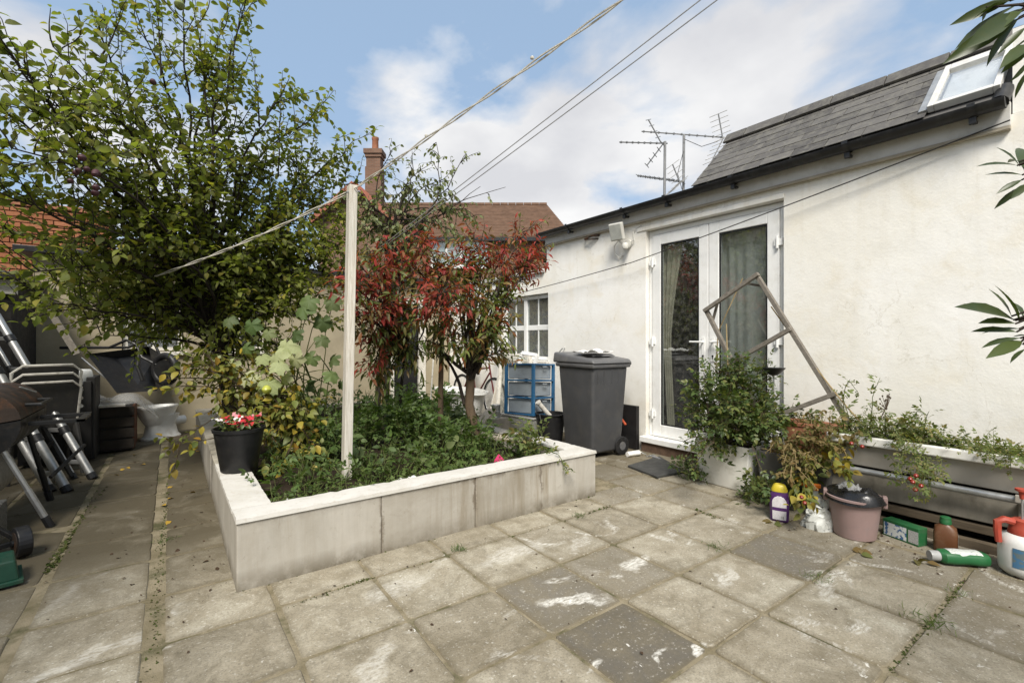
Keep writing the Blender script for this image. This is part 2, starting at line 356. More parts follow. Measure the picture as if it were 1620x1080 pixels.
def m_slate():
    t = NT('roof_slate'); v = t.pos(); oi = t.n('ShaderNodeObjectInfo').outputs['Random']
    c = t.mix(oi, (.062,.058,.055), (.115,.108,.10)); c = t.mix(t.ramp(t.noise(v, 13, 8, .7, .5), [(.45, 0.0), (.72, .7)]), c, (.19,.18,.15))
    c = t.mix(t.ramp(t.noise(v, 50, 5, .7), [(.6, 0.0), (.72, .5)]), c, (.26,.26,.21))
    t.set(c, .75, 0, .3); t.bump(t.noise(v, 40, 6, .7), .5, .004); return t.m
def m_courses(name, c1, c2, c3, sx, sz):
    """far masonry or tiling whose pieces are too small to tell apart (about 3 pixels)"""
    t = NT(name); v = t.pos(True); mp = t.n('ShaderNodeMapping'); t.l(v, mp.inputs[0]); mp.inputs['Rotation'].default_value = (R(90),0,0)
    b = t.n('ShaderNodeTexBrick'); t.l(mp.outputs[0], b.inputs['Vector'])
    b.inputs['Color1'].default_value = (*c1,1); b.inputs['Color2'].default_value = (*c2,1); b.inputs['Mortar'].default_value = (*c3,1)
    b.inputs['Scale'].default_value = 1.0; b.inputs['Brick Width'].default_value = sx; b.inputs['Row Height'].default_value = sz; b.inputs['Mortar Size'].default_value = sz*.09
    c = t.mix(t.ramp(t.noise(v, 1.2, 5), [(.4, 0.0), (.7, .4)]), b.outputs['Color'], darker(c1, .6)); t.set(c, .9, 0, .15); return t.m
def m_plastic_film(name, col, alpha, rough=.25):
    t = NT(name); t.set(col, rough, 0, .5); tp = t.n('ShaderNodeBsdfTransparent'); ms = t.n('ShaderNodeMixShader'); ms.inputs[0].default_value = alpha
    t.l(tp.outputs[0], ms.inputs[1]); t.l(t.b.outputs[0], ms.inputs[2]); t.l(ms.outputs[0], t.o.inputs[0]); t.bump(t.noise(t.pos(), 30, 6, .7, 1.2), .7, .02); return t.m

K = {}
K['render'] = m_render(); K['slab'] = m_slab(); K['joint'] = m_joint(); K['bed'] = m_bedwall(); K['coping'] = m_coping()
K['slate'] = m_slate(); K['glass'] = m_glass('door_glass'); K['darkglass'] = m_glass('window_glass', (.75,.8,.8), 1, .06)
K['upvc'] = simple('white_upvc', (.82,.82,.80), .35, 0, .05, 4, .03, 40, .45, dirt=.25, dirtc=(.45,.42,.34))
K['oldwhite'] = simple('old_white_paint', (.68,.65,.58), .6, 0, .18, 9, .3, 40, .3, dirt=.6, dirtc=(.20,.16,.11))
K['fascia'] = simple('fascia_board', (.60,.59,.56), .55, 0, .12, 5, .1, 40, .3, dirt=.35, dirtc=(.3,.27,.2))
K['gutter'] = simple('black_gutter_plastic', (.014,.014,.015), .42, 0, .3, 6, .05, 40, .45, dirt=.35, dirtc=(.07,.068,.06))
K['blackplastic'] = simple('black_plastic', (.012,.012,.013), .5, 0, .3, 8, .1, 50, .4, dirt=.25, dirtc=(.06,.055,.045))
K['binplastic'] = simple('bin_plastic', (.060,.061,.064), .55, 0, .15, 4, .12, 120, .4, dirt=.3, dirtc=(.12,.11,.09))
K['binlid'] = simple('bin_lid_plastic', (.115,.115,.118), .5, 0, .15, 5, .1, 100, .4, dirt=.3, dirtc=(.2,.19,.16))
K['soil'] = simple('dark_soil', (.035,.026,.018), .95, 0, .5, 12, 1.0, 40, .1)
K['ground'] = simple('garden_ground', (.09,.085,.05), .95, 0, .4, .8, .5, 6, .1)
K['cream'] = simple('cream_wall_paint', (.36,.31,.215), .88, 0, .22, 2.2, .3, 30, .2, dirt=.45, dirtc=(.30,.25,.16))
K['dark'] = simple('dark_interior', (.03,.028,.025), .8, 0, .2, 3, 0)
K['brick'] = m_brick('orange_brick', (.29,.11,.052), (.37,.155,.08)); K['mortar'] = simple('mortar', (.17,.12,.085), .95, 0, .3, 10, .5, 60, .1)
K['postwood'] = wood('white_painted_post', (.74,.71,.64), (.42,.37,.29), (9, 9, .5), 10, .75, .4)
K['greywood'] = wood('weathered_grey_wood', (.25,.225,.19), (.13,.115,.095), (2.5, 2.5, 2.5), 16)
K['plank'] = wood('bleached_plank', (.52,.46,.37), (.30,.25,.18), (1, .25, 1), 22)
K['sleeper'] = wood('sleeper_wood', (.16,.125,.085), (.075,.058,.04), (6, .6, 6), 9)
K['bark'] = simple('brown_bark', (.12,.085,.055), .9, 0, .45, 18, .9, 40, .15, (1,1,.3))
K['darkbark'] = simple('dark_bark', (.042,.034,.027), .9, 0, .4, 22, .9, 45, .15, (1,1,.3))
K['twig'] = simple('twig_bark', (.075,.055,.036), .85, 0, .4, 15, .3, 60, .2)
K['stem'] = simple('green_stem', (.10,.12,.035), .6, 0, .3, 12, .1, 60, .3)
K['drystem'] = simple('dry_stem', (.33,.25,.13), .8, 0, .3, 12, .2, 60, .2)
K['alu'] = simple('aluminium_tube', (.42,.42,.41), .46, .75, .12, 6, .02, 90, .5, (1,1,.3), dirt=.35, dirtc=(.16,.15,.13))
K['galv'] = simple('galvanised_steel', (.46,.47,.47), .45, .75, .25, 10, .1, 60, .5, dirt=.4, dirtc=(.2,.19,.16))
K['rust'] = simple('rusty_black_steel', (.045,.032,.024), .65, .1, .5, 4, .4, 40, .3, dirt=.75, dirtc=(.17,.07,.028))
K['blacksteel'] = simple('black_steel', (.016,.016,.016), .5, .3, .4, 9, .2, 50, .4, dirt=.4, dirtc=(.05,.04,.03))
K['ceramic'] = simple('white_ceramic', (.72,.72,.69), .2, 0, .08, 4, .02, 20, .5, dirt=.45, dirtc=(.35,.31,.24))
K['rope'] = simple('white_rope', (.62,.59,.52), .8, 0, .3, 40, .5, 150, .2)
K['wire'] = simple('dark_wire', (.035,.033,.03), .6, 0, .2, 20, 0)
K['greyline'] = simple('grey_line', (.28,.28,.28), .6, 0, .2, 30, .2, 120, .3)
K['terra'] = simple('terracotta', (.36,.15,.085), .8, 0, .25, 9, .3, 60, .2, dirt=.4, dirtc=(.22,.17,.12))
K['trough'] = simple('grey_white_trough', (.33,.31,.275), .6, 0, .12, 4, .15, 40, .3, dirt=.45, dirtc=(.33,.29,.22))
K['boards'] = simple('grey_panel', (.26,.24,.20), .85, 0, .3, 5, .4, 30, .2, (1,2,.4), dirt=.5, dirtc=(.08,.07,.05))
# leaves
K['l_apple'] = m_leaf('apple_leaf', [(.12,.145,.030),(.17,.205,.042),(.23,.255,.060),(.14,.165,.042),(.25,.265,.10),(.095,.12,.032),(.32,.28,.06),(.15,.195,.038)], .55, .46, .18)
K['l_yellow'] = m_leaf('yellowing_leaf', [(.15,.18,.04),(.25,.24,.045),(.11,.14,.035),(.42,.31,.04),(.17,.19,.045),(.08,.11,.03),(.34,.20,.03)], .5, .3)
K['l_red'] = m_leaf('red_leaf', [(.24,.032,.034),(.38,.048,.046),(.18,.026,.028),(.45,.085,.072),(.29,.06,.04),(.22,.09,.045),(.34,.038,.038)], .5, .4, .2)
K['l_bronze'] = m_leaf('bronze_leaf', [(.20,.11,.04),(.13,.13,.035),(.27,.095,.045),(.10,.125,.035),(.22,.16,.05),(.30,.075,.045)], .45, .3)
K['l_green'] = m_leaf('narrow_green_leaf', [(.085,.13,.03),(.13,.17,.04),(.17,.19,.05),(.07,.10,.028),(.15,.14,.04)], .45, .3)
K['l_pear'] = m_leaf('pear_leaf', [(.14,.17,.07),(.20,.23,.10),(.10,.125,.05),(.26,.28,.15),(.16,.17,.06),(.22,.19,.08)], .5, .3)
K['l_weed'] = m_leaf('weed_leaf', [(.055,.10,.024),(.08,.14,.032),(.042,.075,.02),(.115,.175,.042),(.07,.11,.034)], .55, .3)
K['l_moss'] = m_leaf('bright_weed_leaf', [(.08,.125,.03),(.115,.17,.04),(.06,.10,.025),(.14,.17,.05)], .6, .3)
K['l_rose'] = m_leaf('rose_leaf', [(.05,.085,.026),(.08,.125,.036),(.04,.07,.024),(.115,.155,.042),(.16,.16,.045),(.065,.10,.034)], .42, .28)
K['l_dry'] = m_leaf('dry_leaf', [(.22,.16,.07),(.14,.105,.045),(.28,.21,.10),(.10,.095,.035),(.17,.11,.045),(.12,.14,.045),(.18,.17,.06)], .8, .3, .15)
K['l_tomato'] = m_leaf('tomato_leaf', [(.105,.145,.036),(.14,.18,.05),(.08,.115,.03),(.19,.19,.06),(.22,.18,.07)], .6, .3)
K['l_bay'] = m_leaf('bay_leaf', [(.045,.068,.018),(.032,.050,.014),(.065,.092,.024),(.026,.042,.013)], .38, .22, .45)
K['l_pale'] = m_leaf('pale_leaf', [(.38,.42,.22),(.46,.47,.28),(.30,.35,.15),(.45,.42,.28)], .7, .35, .2)
K['l_fig'] = m_leaf('broad_green_leaf', [(.07,.12,.035),(.13,.18,.06),(.05,.085,.03),(.17,.20,.08)], .6, .3)

# ================================================================== SETTING
rng = np.random.default_rng(7); random.seed(7)
g = MB().box(-150, 150, -60, 220, -.6, -.05)
tag(part('ground', g, K['ground']), kind='structure')
# patio: mortar bed and single slabs
pat = part('patio', MB().box(-2.9, 4.45, -1.3, 8.1, -.045, -.006), K['joint']); tag(pat, kind='structure')
XL = [(-2.75,-2.33),(-2.29,-1.87),(-1.85,-1.42),(-1.40,-.975),(-.96,-.535),(-.50,-.09),(-.025,.395),(.405,.845),(.855,1.28),(1.29,1.725),(1.735,2.155),(2.165,2.62),(2.63,3.075),(3.085,3.51),(3.52,3.95),(3.96,4.31)]
YR = [-1.2,-.75,-.3,.145,.60,1.05,1.49,1.94,2.40,2.84,3.28,3.72,4.16,4.6,5.05,5.5,5.95,6.4,6.85,7.3,7.75,8.0]
YLF = [-1.2,-.75,-.3,.145,.6,1.05,1.47,1.91,2.37,2.82,3.32,3.80,4.26,4.72,5.18,5.64,6.1,6.56,7.02,7.48,7.94]
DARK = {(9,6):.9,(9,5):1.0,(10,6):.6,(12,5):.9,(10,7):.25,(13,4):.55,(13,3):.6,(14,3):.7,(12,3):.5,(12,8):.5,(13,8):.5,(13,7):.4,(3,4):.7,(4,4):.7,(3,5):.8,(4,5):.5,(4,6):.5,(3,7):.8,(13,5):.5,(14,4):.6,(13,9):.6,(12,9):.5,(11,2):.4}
cache = {}
def worn_slab(w_, d_):
    """slab outline with slightly uneven sides and knocked corners"""
    P_ = []; cs = [(-w_/2,-d_/2),(w_/2,-d_/2),(w_/2,d_/2),(-w_/2,d_/2)]
    for k in range(4):
        (ax, ay), (bx_, by_) = cs[k], cs[(k+1) % 4]; nx_, ny2 = (by_-ay), -(bx_-ax); ln_ = math.hypot(nx_, ny2); nx_, ny2 = nx_/ln_, ny2/ln_
        for t_ in (.025+random.random()*.03, .2, .36, .5, .66, .82, .975-random.random()*.03):
            q_ = abs(random.gauss(0, .0022)); P_.append((ax+(bx_-ax)*t_-nx_*q_, ay+(by_-ay)*t_-ny2*q_))
    return MB().prism(P_, -.035, 0)
for i, (x0, x1) in enumerate(XL):
    ys = YLF if x1 < .40 else YR
    for j in range(len(ys)-1):
        y0, y1 = ys[j]+.004, ys[j+1]-.008
        if x1 > .40 and x0 < 2.72 and y0 > 2.38:
            if y0 < 2.5 and j == 8: y1 = 2.70
            else: continue
        key = (round(x1-x0, 2), round(y1-y0, 2))
        if key not in cache:
            w_, d_ = key; w_ -= .003; cache[key] = [worn_slab(w_, d_).mesh('slab', K['slab'], bevel=.005, seg=1) for _ in range(3)]
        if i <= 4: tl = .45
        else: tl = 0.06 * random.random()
        o = link('slab', random.choice(cache[key]), pat, ((x0+x1)/2, (y0+y1)/2, random.uniform(-.004,.003)),
                 (random.gauss(0,.0055), random.gauss(0,.0055), random.gauss(0,.008)))
        o['tone'] = float(DARK.get((i,j), tl))

# ------------------------------------------------------------------ wall with openings, lying in plane x = const
def holed(axis, c0, c1, u0, u1, v0, v1, holes):
    """slab of wall between c0 and c1; axis 'x': u is y; axis 'y': u is x; v is z"""
    us = sorted({u0,u1,*[h[0] for h in holes],*[h[1] for h in holes]}); vs = sorted({v0,v1,*[h[2] for h in holes],*[h[3] for h in holes]})
    us = [u for u in us if u0 <= u <= u1]; vs = [v for v in vs if v0 <= v <= v1]
    solid = lambda i, j: 0 <= i < len(us)-1 and 0 <= j < len(vs)-1 and not any(h[0] <= (us[i]+us[i+1])/2 <= h[1] and h[2] <= (vs[j]+vs[j+1])/2 <= h[3] for h in holes)
    P = (lambda c, u, v: (c, u, v)) if axis == 'x' else (lambda c, u, v: (u, c, v))
    m = MB()
    for i in range(len(us)-1):
        for j in range(len(vs)-1):
            if not solid(i, j): continue
            a, b, c, d = us[i], us[i+1], vs[j], vs[j+1]
            for cc_ in (c0, c1): m.add([P(cc_,a,c),P(cc_,b,c),P(cc_,b,d),P(cc_,a,d)], [(0,1,2,3)])
            if not solid(i-1,j): m.add([P(c0,a,c),P(c1,a,c),P(c1,a,d),P(c0,a,d)], [(0,1,2,3)])
            if not solid(i+1,j): m.add([P(c0,b,c),P(c1,b,c),P(c1,b,d),P(c0,b,d)], [(0,1,2,3)])
            if not solid(i,j-1): m.add([P(c0,a,c),P(c1,a,c),P(c1,b,c),P(c0,b,c)], [(0,1,2,3)])
            if not solid(i,j+1): m.add([P(c0,a,d),P(c1,a,d),P(c1,b,d),P(c0,b,d)], [(0,1,2,3)])
    bm_ = m
    return bm_

# ------------------------------------------------------------------ white rendered building on the right
WXp = 4.32
DY0, DY1, DZ0, DZ1 = 1.93, 3.40, .14, 2.46          # french doors
NY0, NY1, NZ0, NZ1 = 5.09, 6.25, .94, 1.91          # small window
bld = thing('rendered_building', 'long white rendered building with french doors, black gutter and slate roof on the right', 'building', (WXp, 3.0, 0))
part('wall', holed('x', WXp, WXp+.24, -3.0, 5.12, -.04, 2.66, [(DY0,DY1,DZ0,DZ1),(NY0,5.2,NZ0,NZ1)]), K['render'], bld)
part('wall', holed('x', WXp+.002, WXp+.24, 5.1205, 8.0, -.04, 2.20, [(5.1,NY1,NZ0,NZ1)]), K['render'], bld)
part('wall', MB().box(WXp+.004, 7.2, -3.0, .555, 2.663, 3.2).box(WXp+.245, 7.2, -3.0, .555, -.04, 2.66), K['render'], bld, label='taller end wall at the right edge')
sh = MB().box(WXp+.245, 7.2, 5.9, 6.1, -.04, 2.1); sh.box(7.0, 7.2, .56, 5.895, -.04, 2.6); part('inner_wall', sh, K['dark'], bld)
part('floor', MB().box(WXp+.26, 6.99, .57, 5.89, -.03, .13), K['dark'], bld)
part('flat_roof', MB().box(WXp+.02, 7.2, 2.775, 5.16, 2.665, 2.72), K['gutter'], bld)
part('ceiling', MB().box(WXp+.26, 6.99, .57, 5.89, 2.50, 2.58), K['dark'], bld)
part('coping', MB().box(WXp-.04, WXp+.28, 5.165, 8.0, 2.205, 2.26), K['fascia'], bld, bevel=.006)
part('fascia', MB().box(WXp-.030, WXp-.001, .56, 5.12, 2.585, 2.735), K['fascia'], bld, bevel=.003)
part('drip_bead', MB().box(WXp-.042, WXp-.0005, .56, 5.12, 2.560, 2.583), simple('bead_trim', (.36,.32,.25), .8), bld, bevel=.003)
# render trim above and beside the doors
tr = MB().box(WXp-.012, WXp+.0, DY0-.005, DY1+.12, DZ1+.005, DZ1+.05); part('door_lintel_trim', tr, K['render'], bld, bevel=.004)
# gutter
gp = MB(); gr = .058; gx = WXp-.10; gz = 2.735; ny = 2
for (ya, yb) in ((.57, 5.17),):
    prof = [(math.cos(a)*gr, math.sin(a)*gr) for a in np.linspace(math.pi, 2*math.pi, 11)]
    inn = [(math.cos(a)*(gr-.006), math.sin(a)*(gr-.006)) for a in np.linspace(2*math.pi, math.pi, 11)]
    ring = prof + inn; n = len(ring)
    V = [(gx+x, y, gz+z) for y in (ya, yb) for x, z in ring]
    gp.add(V, [(i,(i+1)%n,(i+1)%n+n,i+n) for i in range(n)])
    for y in (ya, yb-.004): gp.add([(gx+x, y, gz+z) for x, z in prof], [tuple(range(11))])
gut = part('gutter', gp, K['gutter'], bld, smooth=True)
for yb in (.72, 1.42, 2.33, 3.05, 3.62, 4.55):
    b = MB(); ring = [(math.cos(a)*(gr+.008), math.sin(a)*(gr+.008)) for a in np.linspace(math.pi*.95, 2.05*math.pi, 12)]
    V = [(gx+x, y, gz+z) for y in (yb-.02, yb+.02) for x, z in ring]; b.add(V, [(i,i+1,i+13,i+12) for i in range(11)])
    b.box(gx-.015, gx+.015, yb-.018, yb+.018, gz-gr-.045, gz-gr-.006); b.box(gx+.015, WXp-.031, yb-.012, yb+.012, gz-gr-.03, gz-gr-.012)
    part('bracket', b, K['gutter'], gut)
stp = MB().tube([(gx+.01,.60,gz-.01),(gx+.05,.595,gz+.03),(gx+.11,.59,gz+.10)], .045, 12); part('gutter_outlet', stp, K['gutter'], gut, smooth=True)
# slate roof slope
RX0, RZ0, RX1, RZ1 = WXp-.085, 2.765, 4.95, 3.42; RY0, RY1 = .565, 2.77
sv = Vector((RX1-RX0, 0, RZ1-RZ0)); SLEN = sv.length; sv.normalize(); sn = Vector((-sv.z, 0, sv.x))
def on_roof(s, y, h=0): return Vector((RX0, y, RZ0)) + sv*s + sn*h
rf = MB(); a = [on_roof(0,RY0,-.012),on_roof(0,RY1,-.012),on_roof(SLEN,RY1,-.012),on_roof(SLEN,RY0,-.012)]
b = [Vector((WXp+.03,RY0,2.67)),Vector((WXp+.03,RY1,2.67)),Vector((RX1,RY1,2.67)),Vector((RX1,RY0,2.67))]
rf.add(a+b, [(0,1,2,3),(4,7,6,5),(0,4,5,1),(1,5,6,2),(2,6,7,3),(3,7,4,0)])
roof = part('roof', rf, simple('roof_underside', (.10,.095,.09), .9), bld)
gauge = .133; sw = .255; rows = int(SLEN/gauge)+1
rotm = math.atan2(sv.z, sv.x)
sk = (.60, .96, .07, .74)              # skylight y0,y1,s0,s1
sl_cache = {}
for r_ in range(rows):
    y = RY0 - (sw/2 if r_ % 2 else 0)
    while y < RY1:
        ya, yb = max(y, RY0), min(y+sw, RY1); y += sw
        s0 = r_*gauge; s1 = min(s0+gauge*1.7, SLEN+.01)
        if yb-ya < .03: continue
        if s0 < sk[3]-.05 and s0+gauge > sk[2]:
            if ya < sk[1]: ya = sk[1]+.005
            if yb-ya < .03: continue
        wdt = round(yb-ya-.004, 2); ln = round(s1-s0, 2)
        if (wdt, ln) not in sl_cache:
            sl_cache[(wdt, ln)] = MB().box(0, ln, -wdt/2, wdt/2, 0, .007).mesh('slate', K['slate'], bevel=.0012, seg=1)
        p = on_roof(s0-.006+random.uniform(-.004,.004), (ya+yb)/2, .010+random.uniform(0,.002)) - bld.location
        o = link('slate', sl_cache[(wdt, ln)], roof, p, (0, -rotm+R(1.9)+random.gauss(0,.004), random.gauss(0,.006)))
yy = RY0
while yy < RY1:
    y2 = min(yy+.40, RY1+.02); m = MB(); c = Vector((RX1, 0, RZ1))
    pr_ = [(-.12,-.085),(-.035,.02),(.035,.02),(.12,-.085),(.10,-.10),(.03,0),(-.03,0),(-.10,-.10)]
    V = [(c.x+x, y, c.z+z+.035) for y in (yy+.004, y2-.004) for x, z in pr_]
    m.add(V, [(i,(i+1)%8,(i+1)%8+8,i+8) for i in range(8)] + [tuple(range(7,-1,-1)), tuple(range(8,16))])
    part('ridge_tile', m, K['slate'], roof, bevel=.004); yy = y2
vg = MB(); vg.add([on_roof(0,RY1+.004,-.01), on_roof(SLEN,RY1+.004,-.01), (RX1,RY1+.004,2.722), (WXp+.06,RY1+.004,2.722)], [(0,1,2,3)])
part('gable_cheek', vg, K['fascia'], bld)
bk = MB().box(RX1+.0, 7.0, RY0, RY1, 2.67, 3.30); part('rear_roof', bk, K['slate'], bld)
# skylight
skm = MB()
def rbox(m, y0, y1, s0, s1, h0, h1):
    V = [on_roof(s,y,h) for h in (h0,h1) for (s,y) in ((s0,y0),(s0,y1),(s1,y1),(s1,y0))]
    m.add(V, [(0,3,2,1),(4,5,6,7),(0,1,5,4),(1,2,6,5),(2,3,7,6),(3,0,4,7)])
y0,y1,s0,s1 = sk
for a_ in ((y0,y0+.035,s0,s1),(y1-.035,y1,s0,s1),(y0+.036,y1-.036,s0,s0+.04),(y0+.036,y1-.036,s1-.09,s1)): rbox(skm, a_[0],a_[1],a_[2],a_[3], 0, .05)
skl = part('skylight', skm, K['fascia'], bld, bevel=.004)
gm = MB(); rbox(gm, y0+.036, y1-.036, s0+.041, s1-.091, .02, .03); part('pane', gm, m_glass('skylight_glass', (.95,.96,.96), 1, .05), skl)
sb = MB(); rbox(sb, y0+.05, y1-.05, s0+.05, s1-.10, -.008, .004); part('blind', sb, simple('white_blind', (.9,.9,.88), .6), skl)
fl = MB(); rbox(fl, y1+.001, y1+.05, s0, s1, .004, .030); part('flashing', fl, K['galv'], skl, bevel=.003)

# french doors
FX = WXp+.055     # frame face
fr = MB(); t_ = .055
fr.box(FX, FX+.07, DY0+.005, DY0+t_, DZ0+.03, DZ1-.005); fr.box(FX, FX+.07, DY1-t_, DY1-.005, DZ0+.03, DZ1-.005); fr.box(FX+.001, FX+.069, DY0+t_, DY1-t_, DZ1-t_, DZ1-.006)
part('door_frame', fr, K['upvc'], bld, bevel=.005)
part('door_sill', MB().box(WXp-.075, FX+.068, DY0-.02, DY1+.03, DZ0-.035, DZ0+.026), K['upvc'], bld, bevel=.006)
part('step', MB().box(WXp-.05, WXp-.001, DY0-.01, DY1+.02, -.01, DZ0-.037), simple('brown_brick_step', (.12,.075,.05), .9, 0, .4, 20, .5, 60), bld)
mid = (DY0+DY1)/2 - .0
def door_leaf(ya, yb, hinge_side, handle_y):
    st = .105; za, zb = DZ0+.032, DZ1-t_-.004; x0, x1 = FX-.012, FX+.05
    m = MB(); m.box(x0,x1,ya,ya+st,za,zb); m.box(x0,x1,yb-st,yb,za,zb); m.box(x0+.001,x1-.001,ya+st,yb-st,za,za+.13); m.box(x0+.001,x1-.001,ya+st,yb-st,zb-.115,zb)
    d = part('door_leaf', m, K['upvc'], bld, bevel=.006)
    bd = MB(); q = .014
    for (a1,a2,b1,b2) in ((ya+st,ya+st+q,za+.13,zb-.115),(yb-st-q,yb-st,za+.13,zb-.115),(ya+st+q,yb-st-q,za+.13,za+.13+q),(ya+st+q,yb-st-q,zb-.115-q,zb-.115)): bd.box(x0+.010,x0+.022,a1,a2,b1,b2)
    part('glazing_bead', bd, K['gutter'], d)
    part('glass_pane', MB().box(x0+.024, x0+.030, ya+st-.01, yb-st+.01, za+.12, zb-.105), K['glass'], d)
    h = MB().box(x0-.008, x0-.0005, handle_y-.016, handle_y+.016, 1.02, 1.26); h.tube([(x0-.005,handle_y,1.215),(x0-.05,handle_y,1.215)], .010, 8)
    s_ = 1 if hinge_side == 'hi' else -1
    h.tube([(x0-.048,handle_y-.008*s_,1.215),(x0-.052,handle_y+.06*s_,1.216),(x0-.048,handle_y+.125*s_,1.217)], .0095, 8)
    part('handle', h, K['upvc'], d, smooth=True)
    k = MB().tube([(x0-.0085,handle_y,1.075),(x0-.012,handle_y,1.075)], .010, 10); k.box(x0-.0115,x0-.0082,handle_y-.004,handle_y+.004,1.045,1.073); part('keyhole', k, K['blackplastic'], d)
    hy = yb-.01 if hinge_side == 'hi' else ya+.01
    for hz in (.42, 1.22, 2.10):
        hm = MB().box(x0-.014, x0-.0005, hy-.03, hy+.045, hz-.03, hz+.03) if hinge_side == 'hi' else MB().box(x0-.014, x0-.0005, hy-.045, hy+.03, hz-.03, hz+.03)
        hm.tube([(x0-.016,hy,hz-.055),(x0-.016,hy,hz+.055)], .012, 8); part('hinge', hm, K['upvc'], d, smooth=True)
door_leaf(mid+.003, DY1-t_-.003, 'hi', mid+.055)
door_leaf(DY0+t_+.003, mid-.003, 'lo', mid-.05)
# small window beside the doors
def upvc_window(parent, axis, c, u0, u1, v0, v1, cols, rows_, mat, glassm, bar=.02, mull=()):
    B = (lambda m,a,b,c0,c1,d0,d1: m.box(c0,c1,a,b,d0,d1)) if axis == 'x' else (lambda m,a,b,c0,c1,d0,d1: m.box(a,b,c0,c1,d0,d1))
    fw_ = .05; m = MB()
    B(m,u0,u0+fw_,c,c+.06,v0,v1); B(m,u1-fw_,u1,c,c+.06,v0,v1); B(m,u0+fw_,u1-fw_,c+.001,c+.059,v0,v0+fw_); B(m,u0+fw_,u1-fw_,c+.001,c+.059,v1-fw_,v1)
    win = part('window', m, mat, parent, bevel=.004)
    us = [u0+fw_] + list(mull) + [u1-fw_]
    for k in range(len(us)-1):
        a, b = us[k], us[k+1]
        if k < len(us)-2:
            mm = MB(); B(mm, b-.035, b+.035, c-.004, c+.05, v0+fw_+.001, v1-fw_-.001); part('mullion', mm, mat, win, bevel=.004)
        a2 = a + (.036 if k else 0); b2 = b - (.036 if k < len(us)-2 else 0)
        for i in range(1, cols):
            u = a2+(b2-a2)*i/cols; mm = MB(); B(mm, u-bar/2, u+bar/2, c+.016, c+.034, v0+fw_, v1-fw_); part('glazing_bar', mm, mat, win)
        for j in range(1, rows_):
            v = v0+fw_+(v1-v0-2*fw_)*j/rows_; wd = bar if rows_ != 2 else .075; mm = MB(); B(mm, a2, b2, c+.013, c+.037, v-wd/2, v+wd/2); part('transom', mm, mat, win, bevel=.003)
        gp_ = MB(); B(gp_, a2, b2, c+.024, c+.028, v0+fw_, v1-fw_); part('pane', gp_, glassm, win)
    return win
upvc_window(bld, 'x', WXp+.06, NY0+.01, NY1-.01, NZ0+.01, NZ1-.01, 2, 2, K['upvc'], K['darkglass'], .018, (5.69,))
part('window_sill', MB().box(WXp-.05, WXp+.06, NY0-.02, NY1+.02, NZ0-.045, NZ0-.002), K['oldwhite'], bld, bevel=.005)
# curtains
def curtain(name, x, y0, y1, z0, z1, waves, amp, mat, label):
    m = MB().grid(lambda u, v: (x + amp*(math.sin(u*waves*2*math.pi + .8*math.sin(3*v)+2.2*math.sin(u*9)) + .5*math.sin(u*31+1.3*v)), y0+(y1-y0)*u*(1 if v < 2 else 1), z0+(z1-z0)*v), 120, 8)
    single(name, m, mat, label, 'curtain', smooth=True, base=(x,(y0+y1)/2,z0))
curtain('net_curtain', WXp+.15, DY0+.03, mid+.01, .16, 2.40, 6, .007, m_sheer('net_fabric', (.85,.85,.82), .82), 'pale grey net curtain hanging behind the right french door')
cu = MB().grid(lambda u, v: (WXp+.16+.018*math.sin(u*8*math.pi), DY1-.05-(.10+.24*max(0,(v-.45)/.55)**1.3)*u - .12*(1-v), .2+2.2*v), 40, 12)
single('drape', cu, simple('cream_drape', (.55,.50,.40), .9), 'cream drape gathered at the side behind the left french door', 'curtain', smooth=True)
cb = MB().grid(lambda u, v: (WXp+.18+.02*math.sin(u*14*math.pi), NY0+.05+1.05*u, .9+1.0*v), 70, 3)
t = NT('blue_patterned_curtain'); v_ = t.pos(); t.set(t.mix(t.ramp(t.noise(v_, 14, 4, .6, 1.5), [(.45, 0.0), (.55, 1.0)]), (.38,.39,.38), (.14,.17,.30)), .9)
single('patterned_curtain', cb, t.m, 'blue and grey patterned curtain behind the small white window', 'curtain', smooth=True)

# ------------------------------------------------------------------ cream building at the back
YB = 8.02
bb = thing('cream_outbuilding', 'low cream painted building with white windows and dark doorway behind the trees', 'building', (1.5, YB, 0))
W1 = (-.52,.14,1.08,1.92); W2 = (.50,1.16,1.08,1.92); DR = (3.15,3.84,-.04,2.0)
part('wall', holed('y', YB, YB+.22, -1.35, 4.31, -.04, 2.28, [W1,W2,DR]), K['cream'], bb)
part('roof', MB().box(-1.5, 4.75, YB-.14, YB+2.6, 2.285, 2.36), K['gutter'], bb, bevel=.006)
part('rear_wall', MB().box(-1.35, 4.31, YB+2.2, YB+2.4, -.04, 2.28), K['dark'], bb)
for W in (W1, W2):
    upvc_window(bb, 'y', YB+.05, W[0]+.01, W[1]-.01, W[2]+.01, W[3]-.01, 2, 2, K['oldwhite'], K['darkglass'], .022)
    part('window_sill', MB().box(W[0]-.05, W[1]+.05, YB-.05, YB+.05, W[2]-.05, W[2]-.002), K['oldwhite'], bb, bevel=.004)
df = MB().box(DR[0]+.005,DR[0]+.07,YB-.01,YB+.1,0,1.99).box(DR[1]-.14,DR[1]-.005,YB-.01,YB+.1,0,1.99).box(DR[0]+.071,DR[1]-.141,YB-.009,YB+.099,1.9,1.989)
part('door_frame', df, K['oldwhite'], bb, bevel=.004)
dp = part('door', MB().box(DR[0]+.075,DR[1]-.145,YB+.05,YB+.09,.02,1.895), simple('black_door_paint', (.012,.012,.013), .4), bb, bevel=.003)
part('handle', MB().tube([(DR[0]+.12,YB+.05,.95),(DR[0]+.12,YB+.01,.95),(DR[0]+.20,YB+.01,.95)], .009, 8), K['galv'], dp, smooth=True)

